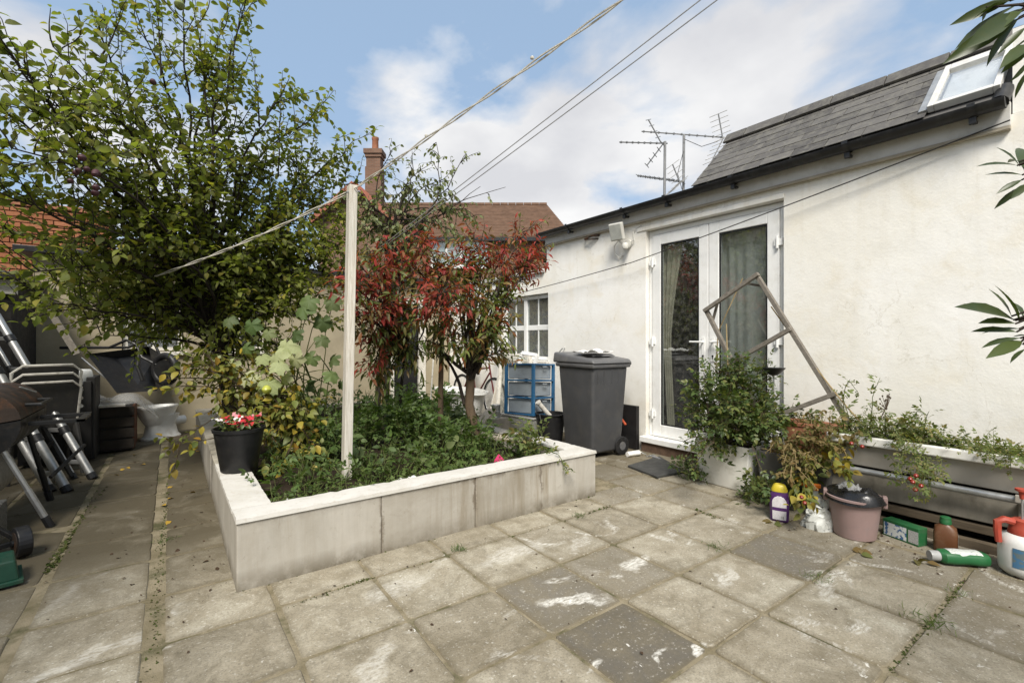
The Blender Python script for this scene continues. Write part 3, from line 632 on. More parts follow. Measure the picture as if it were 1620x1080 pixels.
# dark shed in the left corner
sd_ = thing('garden_shed', 'dark lean to shed with pale fascia in the shaded left corner', 'shed', (-1.9, 7.2, 0))
sb_ = MB()
part('wall', holed('y', 6.9, 7.0, -2.8, -1.32, -.03, 1.83, [(-2.2,-1.42,.75,1.6)]), simple('black_boarding', (.02,.018,.015), .85, 0, .4, 8, .5, 30), sd_)
part('wall', MB().box(-1.42, -1.32, 7.005, 8.0, -.03, 1.83), simple('black_boarding', (0,0,0)), sd_)
part('pane', MB().box(-2.2,-1.42,6.94,6.948,.75,1.6), K['darkglass'], sd_)
part('fascia', MB().box(-2.85,-1.27,6.85,6.898,1.70,1.845), K['oldwhite'], sd_, bevel=.004)
part('roof', MB().box(-2.9,-1.22,6.75,8.0,1.85,1.92), K['gutter'], sd_, bevel=.006)
part('rear_wall', MB().box(-2.8,-1.43,7.6,7.7,-.03,1.83), K['dark'], sd_)
pl = MB().bar(at_y(60,462,6.82), at_y(122,560,6.7), .06, .025, (0,1,0)); single('leaning_board', pl, K['greywood'], 'narrow grey board leaning diagonally against the dark shed', 'board')

# old brick house wall above the shed
bh = thing('brick_house_wall', 'orange brick house wall showing above the shed at far left', 'wall', (-3.2, 9.6, 0))
part('mortar_core', MB().box(-6.0, -.72, 9.615, 9.85, -.04, 3.16), K['mortar'], bh)
bmesh_ = MB().box(-.108,.108,-.05,.05,-.0315,.0315).mesh('brick', K['brick'], bevel=.004, seg=1); cnt = 0
for r_ in range(13):
    z = 2.21 + .075*r_
    for k in range(22):
        x = -.83 - .226*k - (.113 if r_ % 2 else 0)
        if cnt >= 286: break
        link('brick', bmesh_, bh, Vector((x, 9.632+random.uniform(-.004,.004), z)) - bh.location, (random.gauss(0,.006), random.gauss(0,.006), random.gauss(0,.01))); cnt += 1
part('coping', MB().box(-6.0,-.68,9.56,9.9,3.165,3.23), K['terra'], bh, bevel=.006)
# unseen wall added beyond the left edge of view to shade that corner
gw = thing('added_shade_wall', 'tall cream wall added out of view on the left to shade the corner', 'wall', (-2.9, 2.5, 0))
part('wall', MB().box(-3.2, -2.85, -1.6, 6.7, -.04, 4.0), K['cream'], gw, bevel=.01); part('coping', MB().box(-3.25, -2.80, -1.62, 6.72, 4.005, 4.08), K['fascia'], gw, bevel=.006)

# ------------------------------------------------------------------ house with chimney far behind
hp = at_d(760, 540, 22.0); hs = thing('brick_house', 'distant red brick house with brown tiled roof and tall chimney', 'house', (hp.x, hp.y, 0), -YAW)
# local frame: x to the right in the picture, y away; 1 m = 33.9 px at this distance
def hx(px): return (px-760)*22/F
def hz_(py): return CAM_H + (540-py)*22/F
K['redbrick'] = m_courses('far_red_brick', (.16,.092,.064), (.22,.125,.085), (.18,.145,.115), .225, .075)
e0 = hz_(374); r0 = CAM_H + (540-325)*25.5/F
part('wall', MB().box(hx(600), hx(893), 0, 7, 0, e0), K['redbrick'], hs, local=True)
rm = simple('brown_roof_tile', (.150,.092,.062), .9, 0, .3, 3, .4, 20, .15)
rt_ = MB(); nrow = 22; x0l, x0r, x1l, x1r = hx(560), hx(905), hx(560), hx(874)
for i in range(nrow):                      # stepped tile courses
    f0, f1 = i/nrow, (i+1)/nrow + .012
    y0_, y1_ = -.35+3.85*f0, -.35+3.85*f1; za, zb = e0-.1+(r0-e0+.1)*f0, e0-.1+(r0-e0+.1)*f1
    xa, xb = x0r+(x1r-x0r)*f0, x0r+(x1r-x0r)*min(1,f1)
    rt_.add([(x0l,y0_,za+.07),(xa,y0_,za+.07),(xb,y1_,zb+.015),(x0l,y1_,zb+.015),(x0l,y0_,za+.0),(xa,y0_,za+.0)], [(0,1,2,3),(4,5,1,0)])
rt_.add([(x0r,-.35,e0-.1),(x0r,7.35,e0-.1),(x1r,3.5,r0)], [(0,1,2)]); rt_.add([(x0l,7.35,e0-.1),(x0r,7.35,e0-.1),(x1r,3.5,r0),(x0l,3.5,r0)], [(0,1,2,3)])
hr = part('roof', rt_, rm, hs, local=True)
for k in range(22):
    xa = x1l+(x1r-x1l)*k/22; part('ridge_tile', MB().tube([(xa+.01,3.5,r0+.03),(xa+(x1r-x1l)/22-.01,3.5,r0+.03)], .13, 8), rm, hr, local=True)
part('eaves_board', MB().box(hx(680), hx(893), -.38, -.352, e0-.28, e0-.11), K['gutter'], hs, local=True)
wb = part('window', MB().box(hx(682), hx(772), -.10, -.01, hz_(425), hz_(379)), K['upvc'], hs, bevel=.02, local=True)
for k in range(4):
    xa = hx(686)+k*.66; part('pane', MB().box(xa, xa+.56, -.13, -.105, hz_(420), hz_(386)), K['darkglass'], wb, local=True)
# gable wing with chimney
ga = MB(); xl, xr, xm = hx(540), hx(640), hx(592); zc_ = hz_(368); za_ = hz_(322)
ga.add([(xl,-2.5,0),(xr,-2.5,0),(xr,-2.5,zc_),(xm,-2.5,za_),(xl,-2.5,zc_),(xl,4,0),(xr,4,0),(xr,4,zc_),(xm,4,za_),(xl,4,zc_)],
       [(0,1,2,3,4),(9,8,7,6,5),(0,4,9,5),(1,6,7,2)])
part('gable_wall', ga, K['redbrick'], hs, local=True)
gr_ = MB()
for s_, xe in ((-1, xl), (1, xr)):
    ex = xe + s_*.25; zz = zc_ - .25*(za_-zc_)/(xm-xl)
    gr_.add([(xm,-2.85,za_+.06),(ex,-2.85,zz+.06),(ex,4.3,zz+.06),(xm,4.3,za_+.06),(xm,-2.85,za_-.06),(ex,-2.85,zz-.06),(ex,4.3,zz-.06),(xm,4.3,za_-.06)],
            [(0,1,2,3),(4,7,6,5),(0,4,5,1),(1,5,6,2),(2,6,7,3)])
part('gable_roof', gr_, rm, hs, local=True)
brg = MB().bar((xl-.25,-2.88,zc_-.2),(xm,-2.88,za_+.0),.04,.2).bar((xm,-2.88,za_+.0),(xr+.25,-2.88,zc_-.2),.04,.2); part('bargeboard', brg, simple('bargeboard_red', (.30,.10,.06), .7), hs, local=True)
ch = MB(); cx, cy = hx(597), -.4
ch.box(cx-.36,cx+.36,cy-.3,cy+.3,zc_,hz_(272)); ch.box(cx-.32,cx+.32,cy-.26,cy+.26,hz_(272),hz_(257)); ch.box(cx-.37,cx+.37,cy-.31,cy+.31,hz_(257),hz_(252)); ch.box(cx-.42,cx+.42,cy-.36,cy+.36,hz_(252),hz_(245))
chm = part('chimney', ch, K['redbrick'], hs, local=True)
part('chimney_pot', MB().lathe([(.15,hz_(245)),(.14,hz_(228)),(.16,hz_(227)),(.16,hz_(224)),(.10,hz_(224)),(.10,hz_(240))], 14, (cx+.02,cy,0)), K['terra'], chm, smooth=True, local=True)

# ------------------------------------------------------------------ raised bed
BX0, BX1, BY0, BY1, BH = .26, 2.74, 2.645, 7.30, .352
bed = thing('raised_bed', 'long rendered raised flower bed with white coping in the middle of the yard', 'raised bed', (1.5, 2.65, 0))
segs = [(BX0,.985),(.988,1.62),(1.623,2.18),(2.183,BX1)]
for k, (a_, b_) in enumerate(segs):
    part('wall_panel', MB().box(a_, b_, BY0+(.0,.003,-.002,.002)[k], BY0+.16, -.03, BH-.018), K['bed'], bed, bevel=.004)
ysl = [BY0+.162, 3.55, 4.5, 5.4, 6.3, BY1]
for k in range(5):
    part('wall_panel', MB().box(BX0+(.0,.004,-.003,.003,0)[k], BX0+.17, ysl[k]+.001, ysl[k+1]-.001, -.03, BH-.018-.0*k), K['bed'], bed, bevel=.004)
part('wall_panel', MB().box(BX1-.16, BX1-.001, BY0+.162, 4.3, -.03, BH-.018), K['bed'], bed, bevel=.004)
part('wall_panel', MB().box(BX0+.171, BX1-.17, BY1-.14, BY1, -.03, BH-.06), K['bed'], bed, bevel=.004)
def worn(x0, x1, y0, y1, z0, z1, amp=.0035):
    """thin slab of render with uneven, chipped edges"""
    nx, ny_ = max(2, int((x1-x0)/.035)), max(2, int((y1-y0)/.035)); q = np.random.default_rng(int(x0*100+y0*1000)); m_ = MB(); nn = (nx+1)*(ny_+1)
    V = []
    for lev, z in ((0, z0), (1, z1)):
        for j in range(ny_+1):
            for i in range(nx+1):
                e = (i in (0, nx)) or (j in (0, ny_)); x = x0+(x1-x0)*i/nx; y = y0+(y1-y0)*j/ny_
                if e and lev:
                    ch_ = abs(q.normal())*amp*.7; x += (ch_ if i == 0 else -ch_ if i == nx else 0); y += (ch_ if j == 0 else -ch_ if j == ny_ else 0); dz = -abs(q.normal())*amp*.7
                else: dz = q.normal()*amp*.25 if lev else 0
                V.append((x, y, z+dz))
    I = lambda l_, i, j: l_*nn + j*(nx+1)+i; Fc = []
    for j in range(ny_):
        for i in range(nx): Fc += [(I(1,i,j),I(1,i+1,j),I(1,i+1,j+1),I(1,i,j+1)), (I(0,i,j),I(0,i,j+1),I(0,i+1,j+1),I(0,i+1,j))]
    for i in range(nx): Fc += [(I(0,i,0),I(0,i+1,0),I(1,i+1,0),I(1,i,0)), (I(0,i,ny_),I(1,i,ny_),I(1,i+1,ny_),I(0,i+1,ny_))]
    for j in range(ny_): Fc += [(I(0,0,j),I(1,0,j),I(1,0,j+1),I(0,0,j+1)), (I(0,nx,j),I(0,nx,j+1),I(1,nx,j+1),I(1,nx,j))]
    return m_.add(V, Fc)
part('coping', worn(BX0-.004, BX1+.004, BY0-.008, BY0+.17, BH-.020, BH+.002), K['coping'], bed, smooth=True)
part('coping', worn(BX0-.006, BX0+.18, BY0+.172, 3.95, BH-.020, BH+.001), K['coping'], bed, smooth=True)
part('coping', worn(BX0-.006, BX0+.18, 3.953, BY1, BH-.020, BH-.002), simple('dirty_coping', (.36,.33,.27), .85, 0, .3, 5, .4, 30, .2, dirt=.7, dirtc=(.13,.11,.07)), bed, bevel=.004)
part('coping', worn(BX1-.17, BX1+.004, BY0+.172, 3.33, BH-.020, BH+.001), K['coping'], bed, smooth=True)
def soil_fn(u, v):
    x = BX0+.165+u*(BX1-BX0-.32); y = BY0+.155+v*(BY1-BY0-.3)
    return (x, y, .245+.03*math.sin(x*5+y*3)+.025*math.sin(x*11-y*7)+random.uniform(-.01,.01))
part('soil', MB().grid(soil_fn, 40, 70), K['soil'], bed, smooth=True)

# ================================================================== PLANTS
def unit(v): n = np.linalg.norm(v); return v/n if n > 1e-9 else np.array([0,0,1.0])
def A(v): return np.array([v[0], v[1], v[2]], float)
def blade(prof, fold=.25, curl=.25):
    """leaf template: prof = [(t, halfwidth)], unit length along y, folded on the midrib and drooping to the tip"""
    V = []; Fc = []; rows_ = []
    for t, w_ in prof:
        z = -curl*t*t
        if w_ < 1e-6: rows_.append((len(V),)); V.append((0, t, z))
        else: rows_.append((len(V), len(V)+1, len(V)+2)); V += [(-w_, t, z+fold*w_), (0, t, z), (w_, t, z+fold*w_)]
    for a, b in zip(rows_[:-1], rows_[1:]):
        if len(a) == 1: Fc += [(a[0], b[1], b[0]), (a[0], b[2], b[1])]
        elif len(b) == 1: Fc += [(a[0], a[1], b[0]), (a[1], a[2], b[0])]
        else: Fc += [(a[0],a[1],b[1]),(a[0],b[1],b[0]),(a[1],a[2],b[2]),(a[1],b[2],b[1])]
    return np.array(V, float), np.array(Fc, int)
def joined(ts):
    V = []; Fc = []; o = 0
    for v, f in ts: V.append(v); Fc.append(f+o); o += len(v)
    return np.vstack(V), np.vstack(Fc)
def placed(t, p, ang, s, tilt=0):
    v, f = t; c, q = math.cos(ang), math.sin(ang); w_ = v*s
    return np.stack([w_[:,0]*c - w_[:,1]*q + p[0], w_[:,0]*q + w_[:,1]*c + p[1], w_[:,2] + p[2] + tilt*np.hypot(w_[:,0],w_[:,1])], 1), f
T = {}
T['ovate'] = blade([(0,.02),(.18,.24),(.42,.33),(.70,.24),(1,0)], .30, .30)
T['lance'] = blade([(0,.015),(.25,.13),(.52,.155),(.8,.08),(1,0)], .30, .45)
T['bay'] = blade([(0,.012),(.10,.045),(.28,.095),(.5,.118),(.72,.095),(.9,.038),(1,0)], .34, .20)
T['needle'] = blade([(0,.03),(.5,.045),(1,0)], .2, .5)
_s = blade([(0,.02),(.35,.30),(.7,.22),(1,0)], .25, .2)
T['pinnate'] = joined([placed(_s,(0,.60,0),0,.42), placed(_s,(0,.52,0),.95,.34), placed(_s,(0,.52,0),-.95,.34), placed(_s,(0,.24,0),1.1,.30), placed(_s,(0,.24,0),-1.1,.30)])
def lobed():
    V = [(0,.36,.0)]; Fc = []; n = 30
    for k in range(n):
        a = 2*math.pi*k/n - math.pi/2                      # starts at the stalk
        th = (a + math.pi/2)
        r = .40 + .13*abs(math.cos(2.5*(th-math.pi))) + .04*math.cos(13*th)
        if k == 0: r = .14
        if k in (1, n-1): r = .34
        x = r*math.cos(a)*1.15; y = .40+r*math.sin(a)*1.1
        V.append((x, y, -.75*(x*x*1.2+(y-.35)**2) + .05*math.cos(5*th) + .04*math.sin(9*th)))
    for k in range(n): Fc.append((0, 1+k, 1+(k+1) % n))
    return np.array(V, float), np.array(Fc, int)
T['lobed'] = lobed()
TM = {}
def tmesh(shape, mat, name):
    k = (shape, mat.name)
    if k not in TM:
        v, f = T[shape]; me = bpy.data.meshes.new(name); me.from_pydata(v.tolist(), [], f.tolist()); me.shade_smooth(); me.materials.append(mat); TM[k] = me
    return TM[k]

class Leaves:
    def __init__(s): s.p = []; s.d = []; s.n = []; s.s = []
    def put(s, p, d, n, size): s.p.append(p); s.d.append(d); s.n.append(n); s.s.append(size)
    def arrays(s):
        P, D, Nn, S = np.array(s.p), np.array(s.d), np.array(s.n), np.array(s.s)
        D = D/np.maximum(np.linalg.norm(D,axis=1,keepdims=True),1e-9)
        X = np.cross(D, Nn); X /= np.maximum(np.linalg.norm(X,axis=1,keepdims=True),1e-9); Z = np.cross(X, D)
        return P, np.stack([X, D, Z], 2), S
    def build(s, name, shape, mat, parent, singles=0, leafname='leaf', stuff=True):
        if not s.p: return None
        P, M3, S = s.arrays(); base = A(wloc(parent)); idx = np.arange(len(P))
        if singles:
            rel = P - np.array([0,0,CAM_H]); zz = rel @ A(FW); xx = rel @ A(RT)
            px = 810 + F*xx/np.maximum(zz,.05); py = 540 - F*rel[:,2]/np.maximum(zz,.05)
            key = np.where((zz > .2) & (px > 0) & (px < 1620) & (py > 0) & (py < 1080), S/np.maximum(zz,.2), 0)
            order = np.argsort(-key); pick = order[:singles]; pick = pick[key[pick] > 0]; idx = np.setdiff1d(idx, pick)
            me = tmesh(shape, mat, leafname)
            for i in pick:
                o = bpy.data.objects.new(leafname, me); COL.objects.link(o); o.parent = parent
                m4 = np.eye(4); m4[:3,:3] = M3[i]*S[i]; m4[:3,3] = P[i]-base; o.matrix_local = Matrix(m4.tolist())
        if len(idx) == 0: return None
        v, f = T[shape]; n, k = len(idx), len(v)
        # small per-leaf variation of width and curl
        jit = 1 + .25*(rng.random((n,1,3))-.5)
        W = np.einsum('nij,nkj->nki', M3[idx], v[None]*jit)*S[idx][:,None,None] + (P[idx]-base)[:,None,:]
        Fc = (f[None] + (np.arange(n)*k)[:,None,None]).reshape(-1,3)
        me = bpy.data.meshes.new(name); me.vertices.add(n*k); me.vertices.foreach_set('co', W.reshape(-1).astype(np.float32))
        me.loops.add(len(Fc)*3); me.loops.foreach_set('vertex_index', Fc.reshape(-1).astype(np.int32))
        me.polygons.add(len(Fc)); me.polygons.foreach_set('loop_start', (np.arange(len(Fc))*3).astype(np.int32)); me.polygons.foreach_set('loop_total', np.full(len(Fc),3,np.int32))
        me.update(); me.validate(); me.shade_smooth(); me.materials.append(mat)
        o = link(name, me, parent)
        if stuff: o['kind'] = 'stuff'
        return o

def rv(): return unit(rng.normal(size=3))
def polyline(p, d, L_, n=6, wander=.25, up=0.0):
    pts = [np.array(p, float)]; d = unit(np.array(d, float))
    for i in range(n):
        d = unit(d + rng.normal(size=3)*wander + np.array([0,0,up])); pts.append(pts[-1] + d*L_/n)
    return pts
def bow(p, q, n=9, lift=.15, wander=.05):
    p, q = np.array(p, float), np.array(q, float); L_ = np.linalg.norm(q-p); off = np.zeros(3); pts = []
    ph = rng.normal(size=3)*wander*L_
    for i in range(n+1):
        t = i/n; pts.append(p+(q-p)*t + np.array([0,0,lift*L_*math.sin(math.pi*t)]) + ph*math.sin(math.pi*t) + rng.normal(size=3)*wander*.12*L_*math.sin(math.pi*t))
    return pts
def point_on(pts, t):
    x = t*(len(pts)-1); i = min(int(x), len(pts)-2); f = x-i
    return pts[i]*(1-f)+pts[i+1]*f, unit(pts[i+1]-pts[i])
def leaf_along(lv, pts, spacing, size, droop=.2, t0=.15, spread=1.0, jitter=.3, upn=1.0, cluster=1):
    L_ = sum(np.linalg.norm(pts[i+1]-pts[i]) for i in range(len(pts)-1)); n = max(2, int(L_*(1-t0)/spacing)); ph = rng.random()*6.28
    for k in range(n+1):
        p, tg = point_on(pts, t0+(1-t0)*k/n); ph += 2.4
        for c in range(cluster):
            a = unit(np.cross(tg, [0.1,.2,1.0])); b = np.cross(tg, a); ang = ph + c*2.1
            d = unit(tg*(.55+.5*rng.random()) + (a*math.cos(ang)+b*math.sin(ang))*spread + np.array([0,0,-droop]) + rng.normal(size=3)*jitter)
            nn = unit(np.array([0,0,upn]) + rng.normal(size=3)*.45 + (a*math.cos(ang)+b*math.sin(ang))*.25)
            lv.put(p + d*size*.12, d, nn, size*(.45+.8*rng.random()))

# ------------------------------------------------------------------ apple tree at the left
def to(t): return A(at_d(*t))
ap = thing('apple_tree', 'large leafy apple tree overhanging the left side of the yard', 'tree', (.52, 5.75, .24))
tb = np.array([.52,5.75,.2]); fk = [np.array([.40,5.55,1.15]), np.array([.30,5.45,1.45])]
tk = MB().tube([tb, (.50,5.70,.6), tuple(fk[0]), tuple(fk[1]), (.22,5.35,1.8)], [.085,.075,.065,.06,.05], 10); part('trunk', tk, K['darkbark'], ap, smooth=True)
limbs = [(-20,30,2.9),(105,165,3.3),(160,60,3.5),(60,330,3.1),(20,235,2.8),(290,15,3.7),(388,5,4.0),(330,120,4.1),(445,150,4.6),(492,190,4.8),(545,245,5.1),(420,260,4.7),
         (195,300,3.8),(115,440,3.5),(140,505,3.9),(230,440,4.2),(55,430,3.2),(480,330,5.0),(510,420,4.9),(330,380,4.3),(265,200,3.9),(380,330,4.6),(85,75,3.2),(205,175,4.0),(250,330,4.0),
         (150,240,3.4),(370,200,4.4),(300,290,4.1),(430,420,4.8),(20,370,3.3),(230,60,3.9),(350,50,4.0),(470,260,4.9),(-60,150,2.9),(160,390,3.8),(540,330,5.2),(300,460,4.6),
         (410,470,4.9),(350,440,4.5),(90,250,3.2),(200,380,3.6),(280,390,4.0),(450,380,4.7),(560,290,5.3),(395,400,4.5),(240,250,3.7),(60,180,3.1),(120,320,3.4),(455,455,4.8),(500,470,4.9),(540,440,5.1),(350,490,4.6),(390,440,4.5),(480,400,4.8),(530,390,5.0),(320,430,4.3),(560,370,5.2),(515,350,5.1),(430,350,4.7),(175,470,3.9),(75,480,3.4),(45,120,3.2),(-10,300,2.9),(330,250,4.2),(400,270,4.6),(360,530,4.7),(420,520,4.8),(330,560,4.9),(470,500,4.9),(390,570,4.9),(300,520,4.7),(515,520,5.0),(445,550,4.9),(340,510,4.4),(380,500,4.5),(260,500,4.5),(360,600,5.0),(120,480,4.4),(180,500,4.8),(225,480,4.9),(90,450,4.0),(250,470,4.6),(160,530,4.6),(210,540,5.1),(60,500,3.9)]
LV = Leaves(); BR = MB(); BRT = MB()
for q in limbs:
    e = to(q); s_ = fk[int(rng.integers(2))] + np.array([0,0,rng.uniform(-.1,.35)]); pts = bow(s_, e, 10, .10+.05*rng.random(), .08)
    BR.tube(pts, list(np.linspace(.018,.004,11)), 6)
    nk = 9 if q[1] < 120 else (12 if q[1] < 250 else (18 if q[1] < 480 else 12))
    for k in range(nk):
        t_ = (.55 if q[1] < 250 else .32)+(.45 if q[1] < 250 else .68)*(k+rng.random())/nk; p, tg = point_on(pts, min(t_, .999)); d = unit(tg*.7 + rv()*.8 + np.array([0,0,.35])); L_ = rng.uniform(.22,.55)
        tw = polyline(p, d, L_, 5, .22, .06); BR.tube(tw, list(np.linspace(.005,.002,6)), 4, False); leaf_along(LV, tw, .032, .066, .25, .1)
        if rng.random() < .6:
            p2, t2 = point_on(tw, rng.uniform(.3,.8)); tw2 = polyline(p2, unit(t2+rv()*.9), rng.uniform(.15,.3), 4, .2, .05); BR.tube(tw2, list(np.linspace(.0035,.0018,5)), 4, False); leaf_along(LV, tw2, .033, .064, .25, .1)
    tip = polyline(e, unit(pts[-1]-pts[-2]+np.array([0,0,.25])), rng.uniform(.2,.4), 5, .15, .05); BR.tube(tip, list(np.linspace(.006,.002,6)), 5, False); leaf_along(LV, tip, .033, .058, .25, 0)
# upright shoots standing out against the sky
for (a_, b_) in [((440,280,4.6),(447,112,4.6)),((470,330,4.8),(505,180,4.8)),((330,200,4.1),(300,-30,4.0)),((370,150,4.1),(395,-25,4.0)),((530,330,5.1),(560,225,5.1)),((255,120,3.9),(245,-20,3.9)),((410,200,4.5),(392,60,4.5)),
                 ((160,90,3.6),(200,0,3.6)),((350,300,4.3),(352,180,4.3)),((425,430,4.7),(433,250,4.7)),((510,430,4.9),(500,280,4.9)),((400,420,4.6),(418,300,4.6))]:
    pts = bow(to(a_), to(b_), 8, .0, .03); BR.tube(pts, list(np.linspace(.008,.002,9)), 5); leaf_along(LV, pts, .03, .055, .15, .1, .9)
    for k in range(5):
        p, tg = point_on(pts, rng.uniform(.1,.7)); tw = polyline(p, unit(tg*.8+rv()*.7), rng.uniform(.12,.3), 4, .15, .1); BR.tube(tw, list(np.linspace(.004,.0015,5)), 4, False); leaf_along(LV, tw, .032, .05, .2, .1)
part('branches', BR, K['darkbark'], ap, smooth=True)
LV.build('foliage', 'ovate', K['l_apple'], ap, 296)
K['plum'] = simple('dark_red_apple', (.055,.014,.018), .5, 0, .5, 25, .05, 60, .5)
K['greenapple'] = simple('green_apple', (.16,.19,.05), .4, 0, .3, 25, .05, 60, .5)
def fruit(mb, p, r): return mb.lathe([(0.0,.80*r),(.25*r,.92*r),(.62*r,.72*r),(r,.05*r),(.85*r,-.55*r),(.42*r,-.9*r),(0,-.82*r)], 14, (p[0],p[1],p[2]))
for q in [(125,270,2.75),(138,262,2.78),(148,275,2.72),(133,283,2.7),(150,288,2.74),(142,296,2.76),(118,280,2.74),(152,268,2.8),(237,123,3.5),(145,282,2.68)]:
    part('apple', fruit(MB(), to(q)+rng.normal(size=3)*.02, .021*rng.uniform(.75,1.1)), K['plum'], ap, smooth=True)
for q in [(284,8,3.3),(366,158,3.9),(352,122,3.9),(300,170,3.7)]: part('apple', fruit(MB(), to(q), .034), K['greenapple'], ap, smooth=True)

# ------------------------------------------------------------------ low yellowing apple shrub beside the flower pot
ys = thing('apple_shrub', 'low apple shrub with yellowing leaves behind the black flower pot', 'shrub', (.75, 4.35, .25))
LV = Leaves(); BR = MB(); b0 = np.array([.75,4.35,.2])
for q in [(300,575,3.6),(255,600,3.6),(330,560,3.8),(420,640,3.9),(470,660,3.8),(430,700,3.55),(455,720,3.5),(400,640,3.9),(480,690,3.7),(370,600,3.9),(440,680,3.6),(500,640,4.0),(460,620,3.9),(310,540,3.8),(410,560,4.0),(350,640,4.0),(480,740,3.4),(440,745,3.35),(280,610,3.55),(290,560,3.6),(390,600,3.7),(520,680,3.9),(420,590,3.8),(345,580,3.7),(450,650,3.6),(400,660,3.6),(475,640,3.6),(500,710,3.6)]:
    e = to(q); pts = bow(b0+np.array([0,0,rng.uniform(.1,.6)]), e, 7, .10, .08); BR.tube(pts, list(np.linspace(.011,.003,8)), 5)
    for k in range(11):
        p, tg = point_on(pts, rng.uniform(.4,.999)); tw = polyline(p, unit(tg*.6+rv()*.8), rng.uniform(.08,.22), 4, .2, -.05); BR.tube(tw, list(np.linspace(.003,.0015,5)), 4, False); leaf_along(LV, tw, .034, .066, .5, .1)
for (a_, b_) in [((345,655,3.75),(268,700,3.5)),((300,690,3.55),(262,715,3.5)),((320,690,3.6),(300,712,3.5)),((290,690,3.5),(250,690,3.45)),((285,700,3.5),(275,745,3.5)),((350,690,3.7),(300,700,3.45))]:
    pts = bow(to(a_), to(b_), 6, .02, .05); BR.tube(pts, list(np.linspace(.005,.0018,7)), 5); leaf_along(LV, pts, .022, .06, .4, .45)
part('branches', BR, K['twig'], ys, smooth=True); LV.build('foliage', 'ovate', K['l_yellow'], ys, 200)
part('apple', fruit(MB(), to((422,616,3.6)), .036), simple('yellow_green_apple', (.38,.40,.06), .35, 0, .15, 20, .03, 60, .5), ys, smooth=True)

# broad pale leaves above it
fg = thing('broad_leaved_vine', 'pale broad leaved vine among the yellowing shrub', 'plant', (1.0, 4.5, .25))
BR = MB(); lvp = Leaves(); lvf = Leaves(); b0 = np.array([1.0,4.55,.2])
for (q, sz, kind) in [((455,535,3.9),.17,0),((433,555,3.8),.15,0),((440,570,3.75),.13,0),((420,598,3.7),.15,0),((404,588,3.75),.14,0),((382,598,3.8),.11,0),((342,560,3.9),.10,0),((398,505,3.9),.13,1),((495,468,4.0),.15,1),
        ((480,480,4.0),.15,1),((362,500,4.0),.11,1),((520,470,4.1),.14,1),((510,500,4.05),.14,1),((520,585,4.0),.13,1),((500,560,4.0),.12,1),((470,520,3.9),.12,1),((425,520,3.9),.10,1),((505,530,4.0),.12,1),((530,560,4.1),.12,1),((395,545,3.9),.10,1),
        ((370,570,3.9),.12,0),((465,560,3.85),.12,0),((450,590,3.8),.10,0),((412,560,3.85),.11,0),((490,600,3.9),.12,1),((540,600,4.1),.10,1)]:
    p = to(q); pts = bow(b0 + np.array([rng.uniform(-.2,.2),rng.uniform(-.1,.2),rng.uniform(.2,.8)]), p, 5, .1, .05); BR.tube(pts, list(np.linspace(.006,.0025,6)), 5)
    d = unit(-.6*A(FW)*rng.random() + A(RT)*rng.uniform(-.8,.8) + np.array([0,0,-.75])); n_ = unit(-A(FW)*.8 + np.array([0,0,.6]) + rng.normal(size=3)*.25)
    (lvf if kind else lvp).put(p, d, n_, sz)
part('stems', BR, K['stem'], fg, smooth=True); lvp.build('pale_foliage', 'lobed', K['l_pale'], fg, 60); lvf.build('green_foliage', 'lobed', K['l_fig'], fg, 60)

